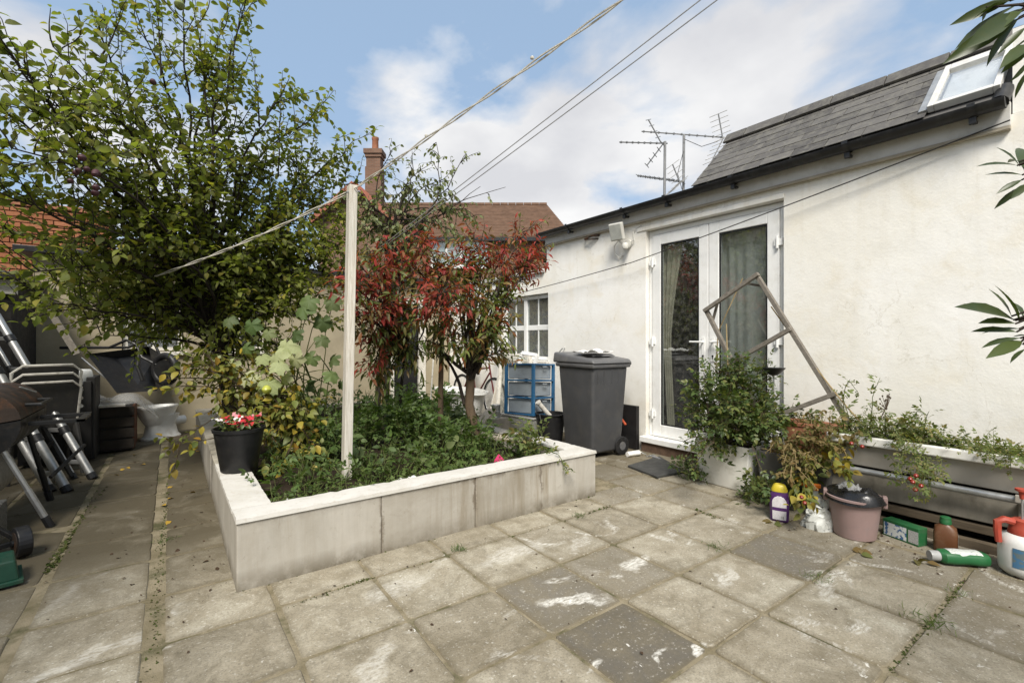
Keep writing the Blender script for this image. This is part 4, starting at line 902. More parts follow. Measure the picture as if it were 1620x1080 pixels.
# ------------------------------------------------------------------ red-leaved tree
rd = thing('red_leaved_tree', 'small tree with drooping red and bronze leaves in the raised bed', 'tree', A(at_d(757,712,4.1)))
LR, LB, LG = Leaves(), Leaves(), Leaves(); BR = MB()
b0 = to((757,716,4.1)); fk = to((744,588,4.15))
part('trunk', MB().tube([b0, to((752,680,4.1)), to((742,640,4.12)), to((744,612,4.14)), fk], [.045,.042,.040,.040,.036], 10), K['bark'], rd, smooth=True)
c0 = to((697,706,4.3)); c1 = to((700,470,4.35))
part('trunk', MB().tube([c0, to((697,620,4.3)), to((699,540,4.32)), c1], [.026,.025,.022,.018], 8), K['bark'], rd, smooth=True)
tgt = [((575,440,3.7),'R'),((556,470,3.6),'R'),((600,420,3.9),'R'),((590,500,3.8),'R'),((545,455,3.5),'R'),((610,460,3.9),'R'),((640,380,4.3),'R'),((655,400,4.2),'R'),((690,410,4.2),'B'),((680,440,4.1),'R'),((700,490,3.7),'R'),((690,475,3.7),'R'),((715,500,3.65),'R'),
       ((725,400,4.5),'R'),((760,385,4.6),'B'),((735,430,4.3),'B'),((760,430,4.3),'G'),((785,400,4.6),'R'),((800,380,4.8),'R'),((830,360,5.0),'R'),((845,350,5.0),'R'),((850,385,5.0),'R'),((855,420,4.9),'R'),((835,440,4.8),'R'),((815,420,4.7),'R'),((845,405,4.9),'R'),
       ((800,450,4.4),'G'),((775,465,4.2),'G'),((815,470,4.3),'G'),((800,500,4.1),'B'),((810,515,4.0),'B'),((780,500,4.0),'B'),((750,480,4.0),'B'),((735,460,4.1),'G'),((650,455,4.1),'G'),((640,490,4.1),'G'),((620,520,4.1),'B'),((600,540,4.0),'R'),((660,520,4.0),'G'),
       ((680,540,4.0),'G'),((590,570,4.0),'R'),((720,540,3.9),'G'),((760,530,3.9),'G'),((790,530,4.0),'G'),((640,430,4.2),'B'),((705,450,4.0),'B'),((620,400,4.2),'R'),((670,380,4.4),'R'),((580,400,4.0),'R'),((770,410,4.5),'R'),((745,395,4.5),'R'),((825,395,4.9),'R'),((660,560,4.2),'B'),((615,580,4.2),'G'),((560,500,3.7),'B'),((710,425,4.2),'R'),((630,410,4.2),'R'),((720,470,4.0),'B'),((590,460,3.8),'R'),((570,420,3.8),'R'),((605,490,3.9),'R'),((655,425,4.2),'R'),((790,430,4.4),'B'),((740,370,4.6),'R'),((860,395,5.05),'R'),((840,425,4.85),'R'),((640,560,4.2),'G'),((600,605,4.2),'G'),((572,545,3.9),'B'),((690,570,4.1),'G'),((740,555,4.0),'G'),((790,555,4.1),'B'),((665,505,4.0),'G'),((560,520,3.8),'R'),((620,550,4.1),'G'),((770,560,4.0),'G'),((650,590,4.2),'G'),((700,520,4.0),'G'),((740,510,4.0),'B')]
for q, cl in tgt:
    e = to(q); near = fk if q[0] > 715 else (c1 if q[0] > 640 else to((640,560,4.3)))
    s_ = near + (e-near)*.0 + rng.normal(size=3)*.03; pts = bow(s_, e, 8, .12, .07); BR.tube(pts, list(np.linspace(.013,.003,9)), 5)
    for k in range(11):
        p, tg = point_on(pts, .56+.42*rng.random()); tw = polyline(p, unit(tg*.5+rv()*.9+np.array([0,0,.3])), rng.uniform(.10,.26), 4, .2, .0); BR.tube(tw, list(np.linspace(.0035,.0016,5)), 4, False)
        mix_ = rng.random(); dst = {'R': LR if mix_ < .70 else (LB if mix_ < .88 else LG), 'B': LB if mix_ < .65 else (LR if mix_ < .8 else LG), 'G': LG if mix_ < .7 else LB}[cl]
        leaf_along(dst, tw, .021, .076, .5, .15, 1.0, .42)
for (a_, b_) in [((740,590,4.15),(690,545,4.2)),((735,640,4.12),(700,560,4.25)),((748,600,4.14),(770,520,4.1)),((640,560,4.3),(600,540,4.2)),((625,690,4.5),(640,560,4.3)),((752,590,4.1),(790,520,4.3)),((745,600,4.1),(745,500,4.2))]:
    BR.tube(bow(to(a_), to(b_), 6, .02, .04), list(np.linspace(.018,.011,7)), 6)
part('branches', BR, K['darkbark'], rd, smooth=True)
LR.build('red_foliage', 'lance', K['l_red'], rd, 170); LB.build('bronze_foliage', 'lance', K['l_bronze'], rd, 70); LG.build('green_foliage', 'lance', K['l_green'], rd, 58)

# ------------------------------------------------------------------ thin pear tree behind it
pe = thing('pear_tree', 'thin dark stemmed pear tree with sparse drooping leaves before the distant chimney', 'tree', A(at_d(603,705,5.0)))
LV = Leaves(); BR = MB(); b0 = to((590,715,5.0)); b1 = to((614,715,5.0))
part('trunk', MB().tube([b0, to((597,640,5.0)), to((604,560,5.05)), to((612,470,5.1)), to((616,380,5.15))], [.036,.036,.038,.034,.026], 8), K['darkbark'], pe, smooth=True)
part('trunk', MB().tube([b1, to((611,640,5.0)), to((613,560,5.02)), to((622,460,5.1)), to((626,350,5.2))], [.030,.032,.036,.03,.022], 8), K['darkbark'], pe, smooth=True)
for q, n in [((652,240,5.4),5),((690,225,5.5),7),((735,245,5.6),6),((700,285,5.5),7),((640,290,5.3),6),((620,240,5.3),4),((740,330,5.6),6),((760,295,5.7),2),((800,296,5.8),1),((700,330,5.5),8),((650,340,5.3),8),((600,300,5.2),6),((590,340,5.1),8),((690,350,5.4),10),((745,345,5.6),8),((620,320,5.2),8),((570,300,5.1),4),
             ((600,380,5.1),10),((570,360,5.0),8),((630,380,5.2),10),((660,370,5.3),8),((580,400,5.0),8),((655,290,5.4),4),((720,370,5.5),5),((680,260,5.5),5),((560,330,5.0),6)]:
    e = to(q); s_ = to((620+rng.uniform(-6,6),400+rng.uniform(-60,40),5.15)); pts = bow(s_, e, 8, .10, .10); BR.tube(pts, list(np.linspace(.011,.003,9)), 5)
    for k in range(int(n*1.8)):
        p, tg = point_on(pts, rng.uniform(.45,.999)); tw = polyline(p, unit(tg*.6+rv()*.7+np.array([0,0,-.15])), rng.uniform(.12,.3), 5, .22, -.08); BR.tube(tw, list(np.linspace(.0045,.0018,6)), 4, False); leaf_along(LV, tw, .034, .056, .95, .15, .7)
for k in range(150):
    p = to((rng.uniform(598,630), rng.uniform(330,560), rng.uniform(5.0,5.2))); tw = polyline(p, unit(rv()+np.array([0,0,-.2])), rng.uniform(.06,.14), 3, .2, -.1); BR.tube(tw, list(np.linspace(.004,.002,4)), 4, False)
    if rng.random() < .45: leaf_along(LV, tw, .04, .05, .8, .2, .8)
part('branches', BR, K['darkbark'], pe, smooth=True); LV.build('foliage', 'ovate', K['l_pear'], pe, 180)

# ------------------------------------------------------------------ weeds filling the bed
gc = thing('bed_weeds', 'low mixed green weeds covering the soil of the raised bed', 'weeds', (1.5, 3.2, .25)); gc['kind'] = 'stuff'
LV = Leaves(); LM = Leaves(); LO = Leaves(); LN = Leaves(); BR = MB()
for k in range(640):
    x = rng.uniform(BX0+.22, BX1-.2); y = rng.uniform(BY0+.2, BY1-.2) if k < 420 else rng.uniform(BY0+.19, 3.4); near = y < 3.15
    h_ = rng.uniform(.05,.14) if near else min(.5, rng.uniform(.12,.22)+.18*rng.random()*min(1,(y-3.0)))
    p = np.array([x,y,.24]); tw = polyline(p, unit(np.array([rng.normal()*.35,rng.normal()*.35,1])), h_, 4, .2, .0); BR.tube(tw, list(np.linspace(.003,.0015,5)), 4, False)
    if near: leaf_along(LM, tw, .016, .055, .1, .1, 1.2)
    else:
        pk_ = rng.random()
        if pk_ < .45: leaf_along(LV, tw, .030, rng.choice([.06,.075,.11]), .15, .2, 1.2)
        elif pk_ < .85: leaf_along(LO, tw, .030, rng.choice([.04,.055,.075]), .2, .3, 1.2)
        else: leaf_along(LN, tw, .022, rng.choice([.08,.13]), .0, .1, .6)
part('stems', BR, K['stem'], gc); LV.build('foliage', 'pinnate', K['l_weed'], gc, 0); LM.build('bright_foliage', 'pinnate', K['l_moss'], gc, 0); LO.build('broad_foliage', 'ovate', K['l_fig'], gc, 0); LN.build('grass_blades', 'needle', K['l_moss'], gc, 0)
for o in gc.children: o['kind'] = 'stuff'
def bushy(name, label, cat, pos, n, h, spread, shape, mat, size, spacing=.03, singles=0, stem=K['stem'], droop=.15, group=None):
    pt = thing(name, label, cat, pos, group=group); LVb = Leaves(); B_ = MB()
    for k in range(n):
        d = unit(np.array([rng.normal()*spread, rng.normal()*spread, 1])); tw = polyline(np.array(pos)+np.array([rng.normal()*.04,rng.normal()*.04,0]), d, h*rng.uniform(.55,1.1), 6, .14, .03); B_.tube(tw, list(np.linspace(.005,.0018,7)), 5, False)
        leaf_along(LVb, tw, spacing, size, droop, .2, 1.1)
        for j in range(2):
            p, tg = point_on(tw, rng.uniform(.3,.8)); t2 = polyline(p, unit(tg+rv()*.8), h*.35, 4, .18, .02); B_.tube(t2, list(np.linspace(.003,.0015,5)), 4, False); leaf_along(LVb, t2, spacing, size, droop, .15, 1.1)
    part('stems', B_, stem, pt); LVb.build('foliage', shape, mat, pt, singles); return pt
bushy('leafy_weed', 'tall ferny dark green weed between the thin pear stems and the clothes post', 'plant', A(at_d(655,715,4.2))*[1,1,0]+[0,0,.24], 14, .50, .32, 'pinnate', K['l_weed'], .13, .035, 40)
bushy('leafy_weed', 'bushy dark green weed right of the thin straight trunk', 'plant', A(at_d(725,720,4.0))*[1,1,0]+[0,0,.24], 10, .36, .35, 'pinnate', K['l_weed'], .12, .035, 30)
bushy('leafy_weed', 'tall ferny green weed just right of the white clothes post', 'plant', A(at_d(585,725,4.3))*[1,1,0]+[0,0,.24], 12, .42, .35, 'pinnate', K['l_weed'], .12, .035, 30)
bushy('leafy_weed', 'dark leafy weed between flower pot and white clothes post', 'plant', A(at_d(510,735,3.9))*[1,1,0]+[0,0,.24], 12, .38, .4, 'pinnate', K['l_weed'], .11, .035, 30)
bushy('leafy_weed', 'dark green weed growing against the back rim of the bed', 'plant', A(at_d(640,690,5.6))*[1,1,0]+[0,0,.24], 14, .5, .4, 'pinnate', K['l_weed'], .12, .04, 20)
bushy('leafy_weed', 'tall dark weed at the back of the bed behind the thin straight trunk', 'plant', A(at_d(700,680,5.6))*[1,1,0]+[0,0,.24], 14, .42, .4, 'pinnate', K['l_weed'], .12, .04, 20)
bushy('leafy_weed', 'dark weed behind the leaning red tree trunk near the plank', 'plant', A(at_d(735,690,5.0))*[1,1,0]+[0,0,.24], 12, .34, .4, 'ovate', K['l_fig'], .07, .035, 20)
bushy('leafy_weed', 'tall green weed left of the clothes post under the apple tree', 'plant', A(at_d(470,690,5.0))*[1,1,0]+[0,0,.24], 16, .55, .4, 'ovate', K['l_fig'], .07, .035, 30)
bushy('tomato_seedling', 'young tomato plant leaning over the right coping of the bed', 'plant', (2.42,3.0,.25), 6, .34, .5, 'pinnate', K['l_tomato'], .12, .045, 30, droop=.35)
# trailing sprig over the coping
tsp = thing('tomato_sprig', 'small tomato sprig hanging over the front of the bed coping', 'plant', (2.32,2.72,.36)); LVs = Leaves(); tw = [np.array(p) for p in ((2.40,2.95,.30),(2.38,2.80,.37),(2.36,2.66,.37),(2.37,2.61,.31),(2.39,2.595,.26))]
part('stems', MB().tube(tw, [.004,.0035,.003,.0025,.002], 6), K['stem'], tsp); leaf_along(LVs, tw, .028, .085, .3, .1, 1.0); LVs.build('foliage', 'pinnate', K['l_tomato'], tsp, 20)
for k, (q, sz, lb) in enumerate([((572,790),.10,''),]): pass
# round bright leaves near the coping
rl = thing('round_leaf_weed', 'low weed with round bright leaves behind the front coping', 'plant', (1.55,2.95,.25)); LVr = Leaves(); B_ = MB()
for (x,y,z,s_) in [(1.47,2.93,.33,.085),(1.56,2.95,.35,.075),(1.42,3.0,.34,.07),(1.63,2.99,.33,.06),(1.36,2.95,.31,.06),(1.5,3.05,.37,.07),(1.70,3.0,.35,.06)]:
    B_.tube([(1.52,2.99,.23),((x+1.52)/2,y,z-.03),(x,y,z)], .002, 5); LVr.put(np.array([x,y,z]), unit(np.array([x-1.52,-.5,.1])), unit(np.array([0,-.35,1])), s_)
part('stems', B_, K['stem'], rl); LVr.build('foliage', 'lobed', K['l_moss'], rl, 20)

# ------------------------------------------------------------------ bay tree whose branches come in from the right
by = thing('bay_tree', 'glossy bay tree reaching in from beyond the right edge', 'tree', (1.75, -.45, 0))
LV = Leaves(); BR = MB(); tkb = [(1.75,-.45,-.02),(1.72,-.42,.7),(1.74,-.44,1.4),(1.72,-.40,2.1),(1.70,-.42,2.5)]
part('trunk', MB().tube(tkb, [.035,.032,.028,.022,.012], 8), K['bark'], by, smooth=True)
def spray(base, tip, leaves_px, dist):
    pts = bow(base, to((*tip, dist)), 8, .03, .02); BR.tube(pts, list(np.linspace(.008,.003,9)), 6); tipp = pts[-1]
    for (ax, ay, bx, by_, dz) in leaves_px:
        a_ = to((ax, ay, dist)); b_ = to((bx, by_, dist+dz)); d = b_-a_; n_ = unit(np.array([0,0,1.0])*.75 - A(FW)*.55 + rng.normal(size=3)*.25); LV.put(a_, unit(d), n_, float(np.linalg.norm(d)))
        m2 = point_on(pts, .55+.4*rng.random())[0]; BR.tube([m2, m2*.45+a_*.55+np.array([0,0,.01]), a_], [.0035,.003,.002], 5)
spray((1.74,-.44,1.45), (1625,520), [(1606,507,1533,468,.02),(1603,506,1535,470,-.05),(1600,500,1577,453,.0),(1612,508,1594,445,-.03),(1608,525,1545,515,.0),(1612,520,1550,520,.06),(1614,535,1556,540,.0),(1616,540,1573,556,-.04),(1618,545,1575,548,.05),(1622,552,1593,570,.0),(1618,500,1606,470,.04),(1606,512,1560,500,-.03),(1625,530,1600,530,.02)], 1.02)
spray((1.72,-.40,1.75), (1624,272), [(1609,262,1552,252,.0),(1612,262,1586,227,.0),(1613,260,1620,222,.04),(1617,277,1562,269,.03),(1616,285,1580,301,.0),(1620,294,1573,326,.02),(1622,292,1604,312,-.02),(1612,256,1600,248,.05),(1624,275,1618,240,.02)], 1.05)
spray((1.72,-.40,2.1), (1640,40), [(1598,2,1533,20,.0),(1596,1,1512,32,.02),(1610,8,1508,62,.03),(1604,22,1548,58,-.05),(1608,32,1508,85,.0),(1612,28,1552,100,.04),(1600,26,1560,48,.08),(1617,14,1575,40,-.03),(1622,44,1580,78,.0),(1625,60,1580,100,.05),(1628,96,1607,125,.0),(1628,110,1602,152,.02),(1622,-5,1535,8,.02),(1560,12,1556,32,.0),(1630,70,1590,90,-.05),(1640,55,1600,75,.03),(1626,80,1592,104,-.02)], 1.0)
for k in range(60):
    z = rng.uniform(1.0,2.6); p = np.array([1.73,-.43,z]); d = unit(rng.normal(size=3)*[1,1,.3] + np.array([.6,-.5,.3])); tw = polyline(p, d, rng.uniform(.25,.5), 5, .12, .05); BR.tube(tw, list(np.linspace(.005,.002,6)), 5, False); leaf_along(LV, tw, .035, .085, .1, .3)
part('branches', BR, K['darkbark'], by, smooth=True); LV.build('foliage', 'bay', K['l_bay'], by, 120)

# ================================================================== THINGS RIGHT OF THE BED
def text_part(name, body, size, mat, parent, M_, align='CENTER'):
    """flat lettering as a thin mesh; M_ places its own xy plane in the parent's frame"""
    cu_ = bpy.data.curves.new(name, 'FONT'); cu_.body = body; cu_.size = size; cu_.extrude = .0004; cu_.align_x = align; cu_.align_y = 'CENTER'
    tmp = bpy.data.objects.new(name, cu_); COL.objects.link(tmp); dg = bpy.context.evaluated_depsgraph_get(); me = bpy.data.meshes.new_from_object(tmp.evaluated_get(dg))
    bpy.data.objects.remove(tmp); me.transform(M_); me.materials.append(mat); return link(name, me, parent)

# ---- wheelie bin
wb_ = thing('wheelie_bin', 'large dark grey wheelie bin standing beside the white wall', 'bin', (3.74, 3.66, 0), R(-3))
H_ = 1.00; bw, bd = .255, .285
m = MB().taper((bw*.82,bd*.80),(bw,bd),.05,H_-.03); part('body', m, K['binplastic'], wb_, bevel=.035, smooth=True, local=True, seg=4)
m = MB().taper((bw+.018,bd+.018),(bw+.022,bd+.022),H_-.055,H_-.012); part('rim', m, K['binlid'], wb_, bevel=.012, smooth=True, local=True)
for sx in (-.22,-.11,.02,.13,.23):
    part('rib', MB().bar((sx*.86,-bd*.97,H_-.06),(sx*.84,-bd*.93,H_-.22),.022,.02,(0,1,0)), K['binplastic'], wb_, bevel=.004, local=True)
m = MB(); m.add([(-bw-.03,-bd-.04,H_-.010),(bw+.03,-bd-.04,H_-.010),(bw+.03,bd+.06,H_-.010),(-bw-.03,bd+.06,H_-.010),(-bw-.015,-bd-.01,H_+.035),(bw+.015,-bd-.01,H_+.035),(bw+.02,bd+.05,H_+.105),(-bw-.02,bd+.05,H_+.105)],
      [(0,3,2,1),(4,5,6,7),(0,1,5,4),(1,2,6,5),(2,3,7,6),(3,0,4,7)]); lid = part('lid', m, K['binlid'], wb_, bevel=.02, smooth=True, local=True, seg=3)
m = MB().grid(lambda u, v: (-.20+.40*u, -.20+.4*v, H_+.040+.07*(.1+v)*.8+.006*math.sin(u*math.pi)), 4, 4); 
part('lid_panel', MB().taper((.17,.19),(.14,.16),H_+.06,H_+.088), K['binlid'], lid, bevel=.012, local=True)
hb = MB().tube([(bw+.02,-.24,H_-.02),(bw+.08,-.24,H_-.02),(bw+.08,.23,H_-.02),(bw+.02,.23,H_-.02)], .016, 8); part('handle', hb, K['binplastic'], wb_, smooth=True, local=True)
for sy in (-.22,.22):
    wl = MB(); 
    for k in range(1): wl.tube([(bw-.05,sy-.03,.10),(bw-.05,sy+.03,.10)], .10, 20)
    wh = part('wheel', wl, K['blackplastic'], wb_, bevel=.008, local=True); part('hub', MB().tube([(bw-.05,sy-.034,.10),(bw-.05,sy+.034,.10)], .045, 14), K['binlid'], wh, local=True)
part('axle', MB().tube([(bw-.05,-.185,.10),(bw-.05,.185,.10)], .012, 8), K['galv'], wb_, local=True)
# rag on the lid
def cloth(cx_, cy_, cz, sx, sy, amp, seed, nx=30, ny_=22, slope=0, drape=0):
    q = np.random.default_rng(seed); ph = q.random(12)*6.28; fr_ = q.uniform(4,16,12)
    def fn(u, v):
        s_ = sum(math.sin(fr_[k]*(u*math.cos(ph[k])+v*math.sin(ph[k]))+ph[k])*(.5**(k//3)) for k in range(12))
        e = 1+.13*math.sin(9*u+ph[0])+.10*math.sin(7*v+ph[1]); x = (u-.5)*sx*e; y = (v-.5)*sy*(1+.12*math.sin(8*u+ph[2]))
        return (cx_+x, cy_+y, cz + amp*(abs(s_)**.8)*.5*(1-.6*max(abs(u-.5),abs(v-.5))) + slope*y - drape*max(0,abs(u-.5)-.32)*3)
    return MB().grid(fn, nx, ny_)
K['rag'] = simple('white_rag', (.78,.77,.74), .9, 0, .1, 20, .3, 80)
o = single('rag', cloth(3.66,3.58,1.10,.32,.26,.035,3), K['rag'], 'crumpled white rag lying on the grey wheelie bin lid', 'cloth', smooth=True)

# ---- blue drawer tower on a clear box
bx = thing('storage_box', 'translucent storage box under the blue drawer tower', 'box', (3.62, 4.62, 0), R(8))
K['clearbox'] = m_plastic_film('clear_box_plastic', (.34,.34,.31), .72, .35)
m = MB().taper((.20,.25),(.23,.28),.005,.30); part('body', m, K['clearbox'], bx, bevel=.015, smooth=True, local=True)
part('rim', MB().taper((.238,.288),(.24,.29),.301,.322), simple('grey_box_rim', (.42,.41,.38), .5), bx, bevel=.006, local=True)
dt = thing('drawer_tower', 'blue framed plastic drawer tower with three frosted drawers', 'drawers', (3.60, 4.60, .324), R(10), rot=(R(-2),R(3),R(10)))
blue = simple('blue_plastic', (.030,.13,.27), .4, 0, .15, 8, .05, 60, .45, dirt=.3, dirtc=(.12,.14,.15)); W_, D_, HT = .185, .225, .62
fm = MB()
for sx in (-1,1):
    for sy in (-1,1): fm.box(sx*W_-.014, sx*W_+.014, sy*D_-.02, sy*D_+.02, 0, HT)
for z in (0, HT/3-.009, 2*HT/3-.009, HT-.02):
    for sx in (-1,1): fm.box(sx*W_-.012, sx*W_+.012, -D_+.021, D_-.021, z, z+.02)
    for sy in (-1,1): fm.box(-W_+.015, W_-.015, sy*D_-.018, sy*D_+.018, z, z+.02)
part('frame', fm, blue, dt, bevel=.004, local=True)
part('top', MB().box(-W_+.013,W_-.013,-D_+.019,D_-.019,HT-.008,HT-.002), blue, dt, local=True)
frost = simple('frosted_drawer', (.34,.38,.41), .45, 0, .12, 6, .05, 40, .4, dirt=.2)
for k in range(3):
    z = k*HT/3; d = part('drawer', MB().taper((W_-.018,D_-.024),(W_-.016,D_-.022),z+.022,z+HT/3-.022), frost, dt, bevel=.008, local=True)
    part('handle', MB().box(-.04,.04,-D_-.026,-D_-.019,z+HT/3-.045,z+HT/3-.030), frost, d, bevel=.002, local=True)
# ---- black builders bucket and the pale tube in it
bk_ = thing('black_bucket', 'black rubble bucket wedged between drawer tower and wheelie bin', 'bucket', (3.62, 4.22, 0))
part('body', MB().lathe([(0,0),(.13,0),(.17,.36),(.182,.365),(.182,.38),(.165,.38),(.125,.03),(0,.03)], 24), K['blackplastic'], bk_, smooth=True, local=True)
part('handle', MB().tube([(.18*math.cos(a),.0-.02,.36+.02-.16*math.sin(a)) for a in np.linspace(0,math.pi,14)], .004, 6), K['galv'], bk_, local=True)
tb_ = MB().tube([(3.64,4.26,.34),(3.50,4.30,.50)], .028, 14); tb_.tube([(3.502,4.2995,.497),(3.49,4.303,.512)], .036, 14); single('plastic_tube', tb_, K['oldwhite'], 'cream plastic tube sticking out in front of the blue drawers', 'tube', smooth=True)
# ---- paint tin
pt = thing('paint_tin', 'small grubby paint tin beside the clear storage box', 'tin', (3.27, 4.85, .29)); 
blk = single('block', MB().box(3.12,3.42,4.72,4.98,0,.285), K['boards'], 'grey concrete block under the paint tin', 'block', bevel=.01)
part('body', MB().lathe([(0,0),(.055,0),(.055,.145),(0,.145)], 20), simple('tin_label', (.25,.25,.22), .5, .3, .5, 30, .1), pt, smooth=True, local=True)
for z in (.003,.07,.142): part('rim', MB().lathe([(.0555,z-.004),(.0585,z),(.0555,z+.004)], 20), K['galv'], pt, smooth=True, local=True)
part('lid', MB().lathe([(0,.148),(.05,.148),(.05,.152),(0,.152)], 20), K['oldwhite'], pt, local=True)
# ---- boards, frames and glass leaning at the far wall
wbd = MB().bar(at_d(776,664,6.9), at_d(804,545,7.1), .095, .035, (0,1,0)); single('white_board', wbd, K['postwood'], 'tall white painted board leaning upright before the old window frames', 'board', bevel=.004)
wf = thing('window_frame', 'old white window frame leaning under the small window', 'window frame', A(at_d(815,650,5.7))*[1,1,0])
p0, p1, p2, p3 = (A(at_d(786,672,6.75)), A(at_d(838,664,6.5)), A(at_d(838,562,6.75)), A(at_d(793,563,6.95)))
fm = MB()
for a_, b_ in ((p0,p1),(p1,p2),(p2,p3),(p3,p0)): fm.bar(a_, b_, .055, .045, (0,1,0))
part('frame', fm, K['oldwhite'], wf, bevel=.004); gq = MB().add([p0,p1,p2,p3], [(0,1,2,3)]); part('pane', gq, m_glass('dusty_glass', (.8,.82,.78), 1, .22), wf)
wf2 = thing('window_sash', 'second white sash frame propped behind the blue drawers', 'window frame', A(at_d(850,650,5.6))*[1,1,0]); fm = MB()
q0,q1,q2,q3 = (A(at_d(800,672,6.6)),A(at_d(820,672,6.4)),A(at_d(850,562,6.45)),A(at_d(826,558,6.6)))
for a_, b_ in ((q1,q2),(q2,q3),(q3,q0)): fm.bar(a_, b_, .045, .04, (0,1,0))
part('frame', fm, K['upvc'], wf2, bevel=.004)
gp2 = MB().bar(at_d(700,676,4.9)+Vector((0,0,0)), at_d(822,697,4.05), .13, .025); o = single('plank', gp2, K['plank'], 'weathered bare plank lying along the right rim of the bed', 'plank', bevel=.003)
gp3 = MB().bar(at_d(757,672,5.0), at_d(778,648,5.3), .11, .03); single('board_offcut', gp3, K['plank'], 'short weathered board offcut tilted behind the red tree trunk', 'board', bevel=.003)
st = MB().lathe([(0,.045),(.06,.04),(.10,.02),(.105,0),(0,0)], 12, tuple(at_d(824,690,4.2)-Vector((0,0,.02))), 1.2, .7); single('roof_slate_piece', st, K['slate'], 'dark flat stone resting on the end of the bare plank', 'stone')
# white basin and bicycle far back by the wall
bs = thing('white_basin', 'old white basin standing against the wall behind the red tree', 'basin', (3.72, 6.55, 0))
part('tub', MB().lathe([(0,.14),(.20,.12),(.26,.16),(.30,.42),(.33,.46),(.36,.46),(.36,.43),(.32,.40),(.27,.10),(0,.08)], 28, (0,0,0), .9, 1.9), K['ceramic'], bs, smooth=True, local=True)
for sx in (-.15,.15):
    for sy in (-.4,.4): part('foot', MB().tube([(sx,sy,.11),(sx*1.15,sy*1.1,0)], [.03,.02], 8), K['ceramic'], bs, local=True)
bc = thing('bicycle', 'dark bicycle with red frame leaning by the wall behind the red tree', 'bicycle', (4.12, 6.65, 0), 0)
for sy in (-.5, .5):
    ty = MB().tube([(0, sy+.31*math.cos(a), .33+.31*math.sin(a)) for a in np.linspace(0,2*math.pi,33)], .018, 8, False); wh = part('wheel', ty, K['blackplastic'], bc, smooth=True, local=True)
    part('rim', MB().tube([(0, sy+.285*math.cos(a), .33+.285*math.sin(a)) for a in np.linspace(0,2*math.pi,33)], .008, 6, False), K['galv'], wh, smooth=True, local=True)
    sp_ = MB()
    for k in range(14): a = 2*math.pi*k/14; sp_.tube([(0,sy,.33),(0,sy+.28*math.cos(a),.33+.28*math.sin(a))], .0016, 4, False)
    part('spokes', sp_, K['galv'], wh, local=True)
frm = MB()
for a_, b_ in (((0,.5,.33),(0,.05,.30)),((0,.05,.30),(0,.18,.80)),((0,.18,.80),(0,.5,.33)),((0,.05,.30),(0,-.36,.72)),((0,.17,.74),(0,-.34,.80)),((0,-.34,.86),(0,-.5,.33))): frm.tube([a_,b_], .014, 8)
part('frame', frm, simple('red_bike_paint', (.12,.015,.015), .4), bc, smooth=True, local=True)
part('saddle', MB().taper((.03,.10),(.06,.13),.84,.89,(0,.2)), K['blackplastic'], bc, bevel=.02, local=True)
part('handlebar', MB().tube([(-.24,-.26,.96),(-.22,-.36,.94),(0,-.36,.92),(.14,-.36,.94),(.15,-.26,.96)], .011, 8), K['blackplastic'], bc, smooth=True, local=True)
# broom handle by the far door
br_ = MB().tube([at_d(681,640,7.2), at_d(686,560,7.4)], .012, 8); single('broom_handle', br_, K['oldwhite'], 'pale thin pole standing beside the dark doorway at the back', 'pole')

# ---- black board and orange handled tool behind the bin, rollers and mat by the step
single('black_board', MB().box(4.245,4.295,3.47,3.83,0,.49), simple('black_sheet', (.012,.011,.011), .6), 'black board leaning on the wall between bin and french doors', 'board', bevel=.004)
tl = MB().tube([(4.20,3.72,.40),(4.16,3.55,.28)], .013, 8); single('tool_handle', tl, simple('orange_handle', (.45,.08,.03), .45), 'orange red tool handle sticking out beside the black board', 'tool')
pr1 = thing('paint_roller', 'white paint roller lying on the slabs before the door step', 'paint roller', (3.98, 3.27, 0), R(12))
part('sleeve', MB().tube([(-.06,.06,.028),(.09,.0,.028)], .027, 14), K['rag'], pr1, smooth=True, local=True); part('frame', MB().tube([(.09,0,.028),(.12,-.012,.028),(.13,-.06,.012),(.06,-.10,.01),(.17,-.15,.01)], .004, 6), K['galv'], pr1, local=True)
pr2 = thing('roller_frame', 'small grey roller frame lying by the white roller', 'paint roller', (4.08, 3.12, 0), R(-30))
part('grip', MB().tube([(0,0,.018),(.03,-.11,.016)], .014, 10), simple('grey_plastic', (.22,.22,.23), .5), pr2, smooth=True, local=True); part('frame', MB().tube([(0,0,.018),(-.03,.05,.016),(.05,.09,.016)], .004, 6), K['galv'], pr2, local=True)
mt = MB(); q = [at_z(*p, .0) for p in ((993,739),(1043,724),(1083,748),(1040,757))]; mt.add([(v.x,v.y,.002) for v in q]+[(v.x,v.y,.022) for v in q], [(0,3,2,1),(4,5,6,7),(0,1,5,4),(1,2,6,5),(2,3,7,6),(3,0,4,7)])
single('mat', mt, simple('dark_slate_mat', (.055,.055,.052), .8, 0, .3, 12, .4, 50), 'dark grey slab mat on the ground before the door step', 'mat', bevel=.004)

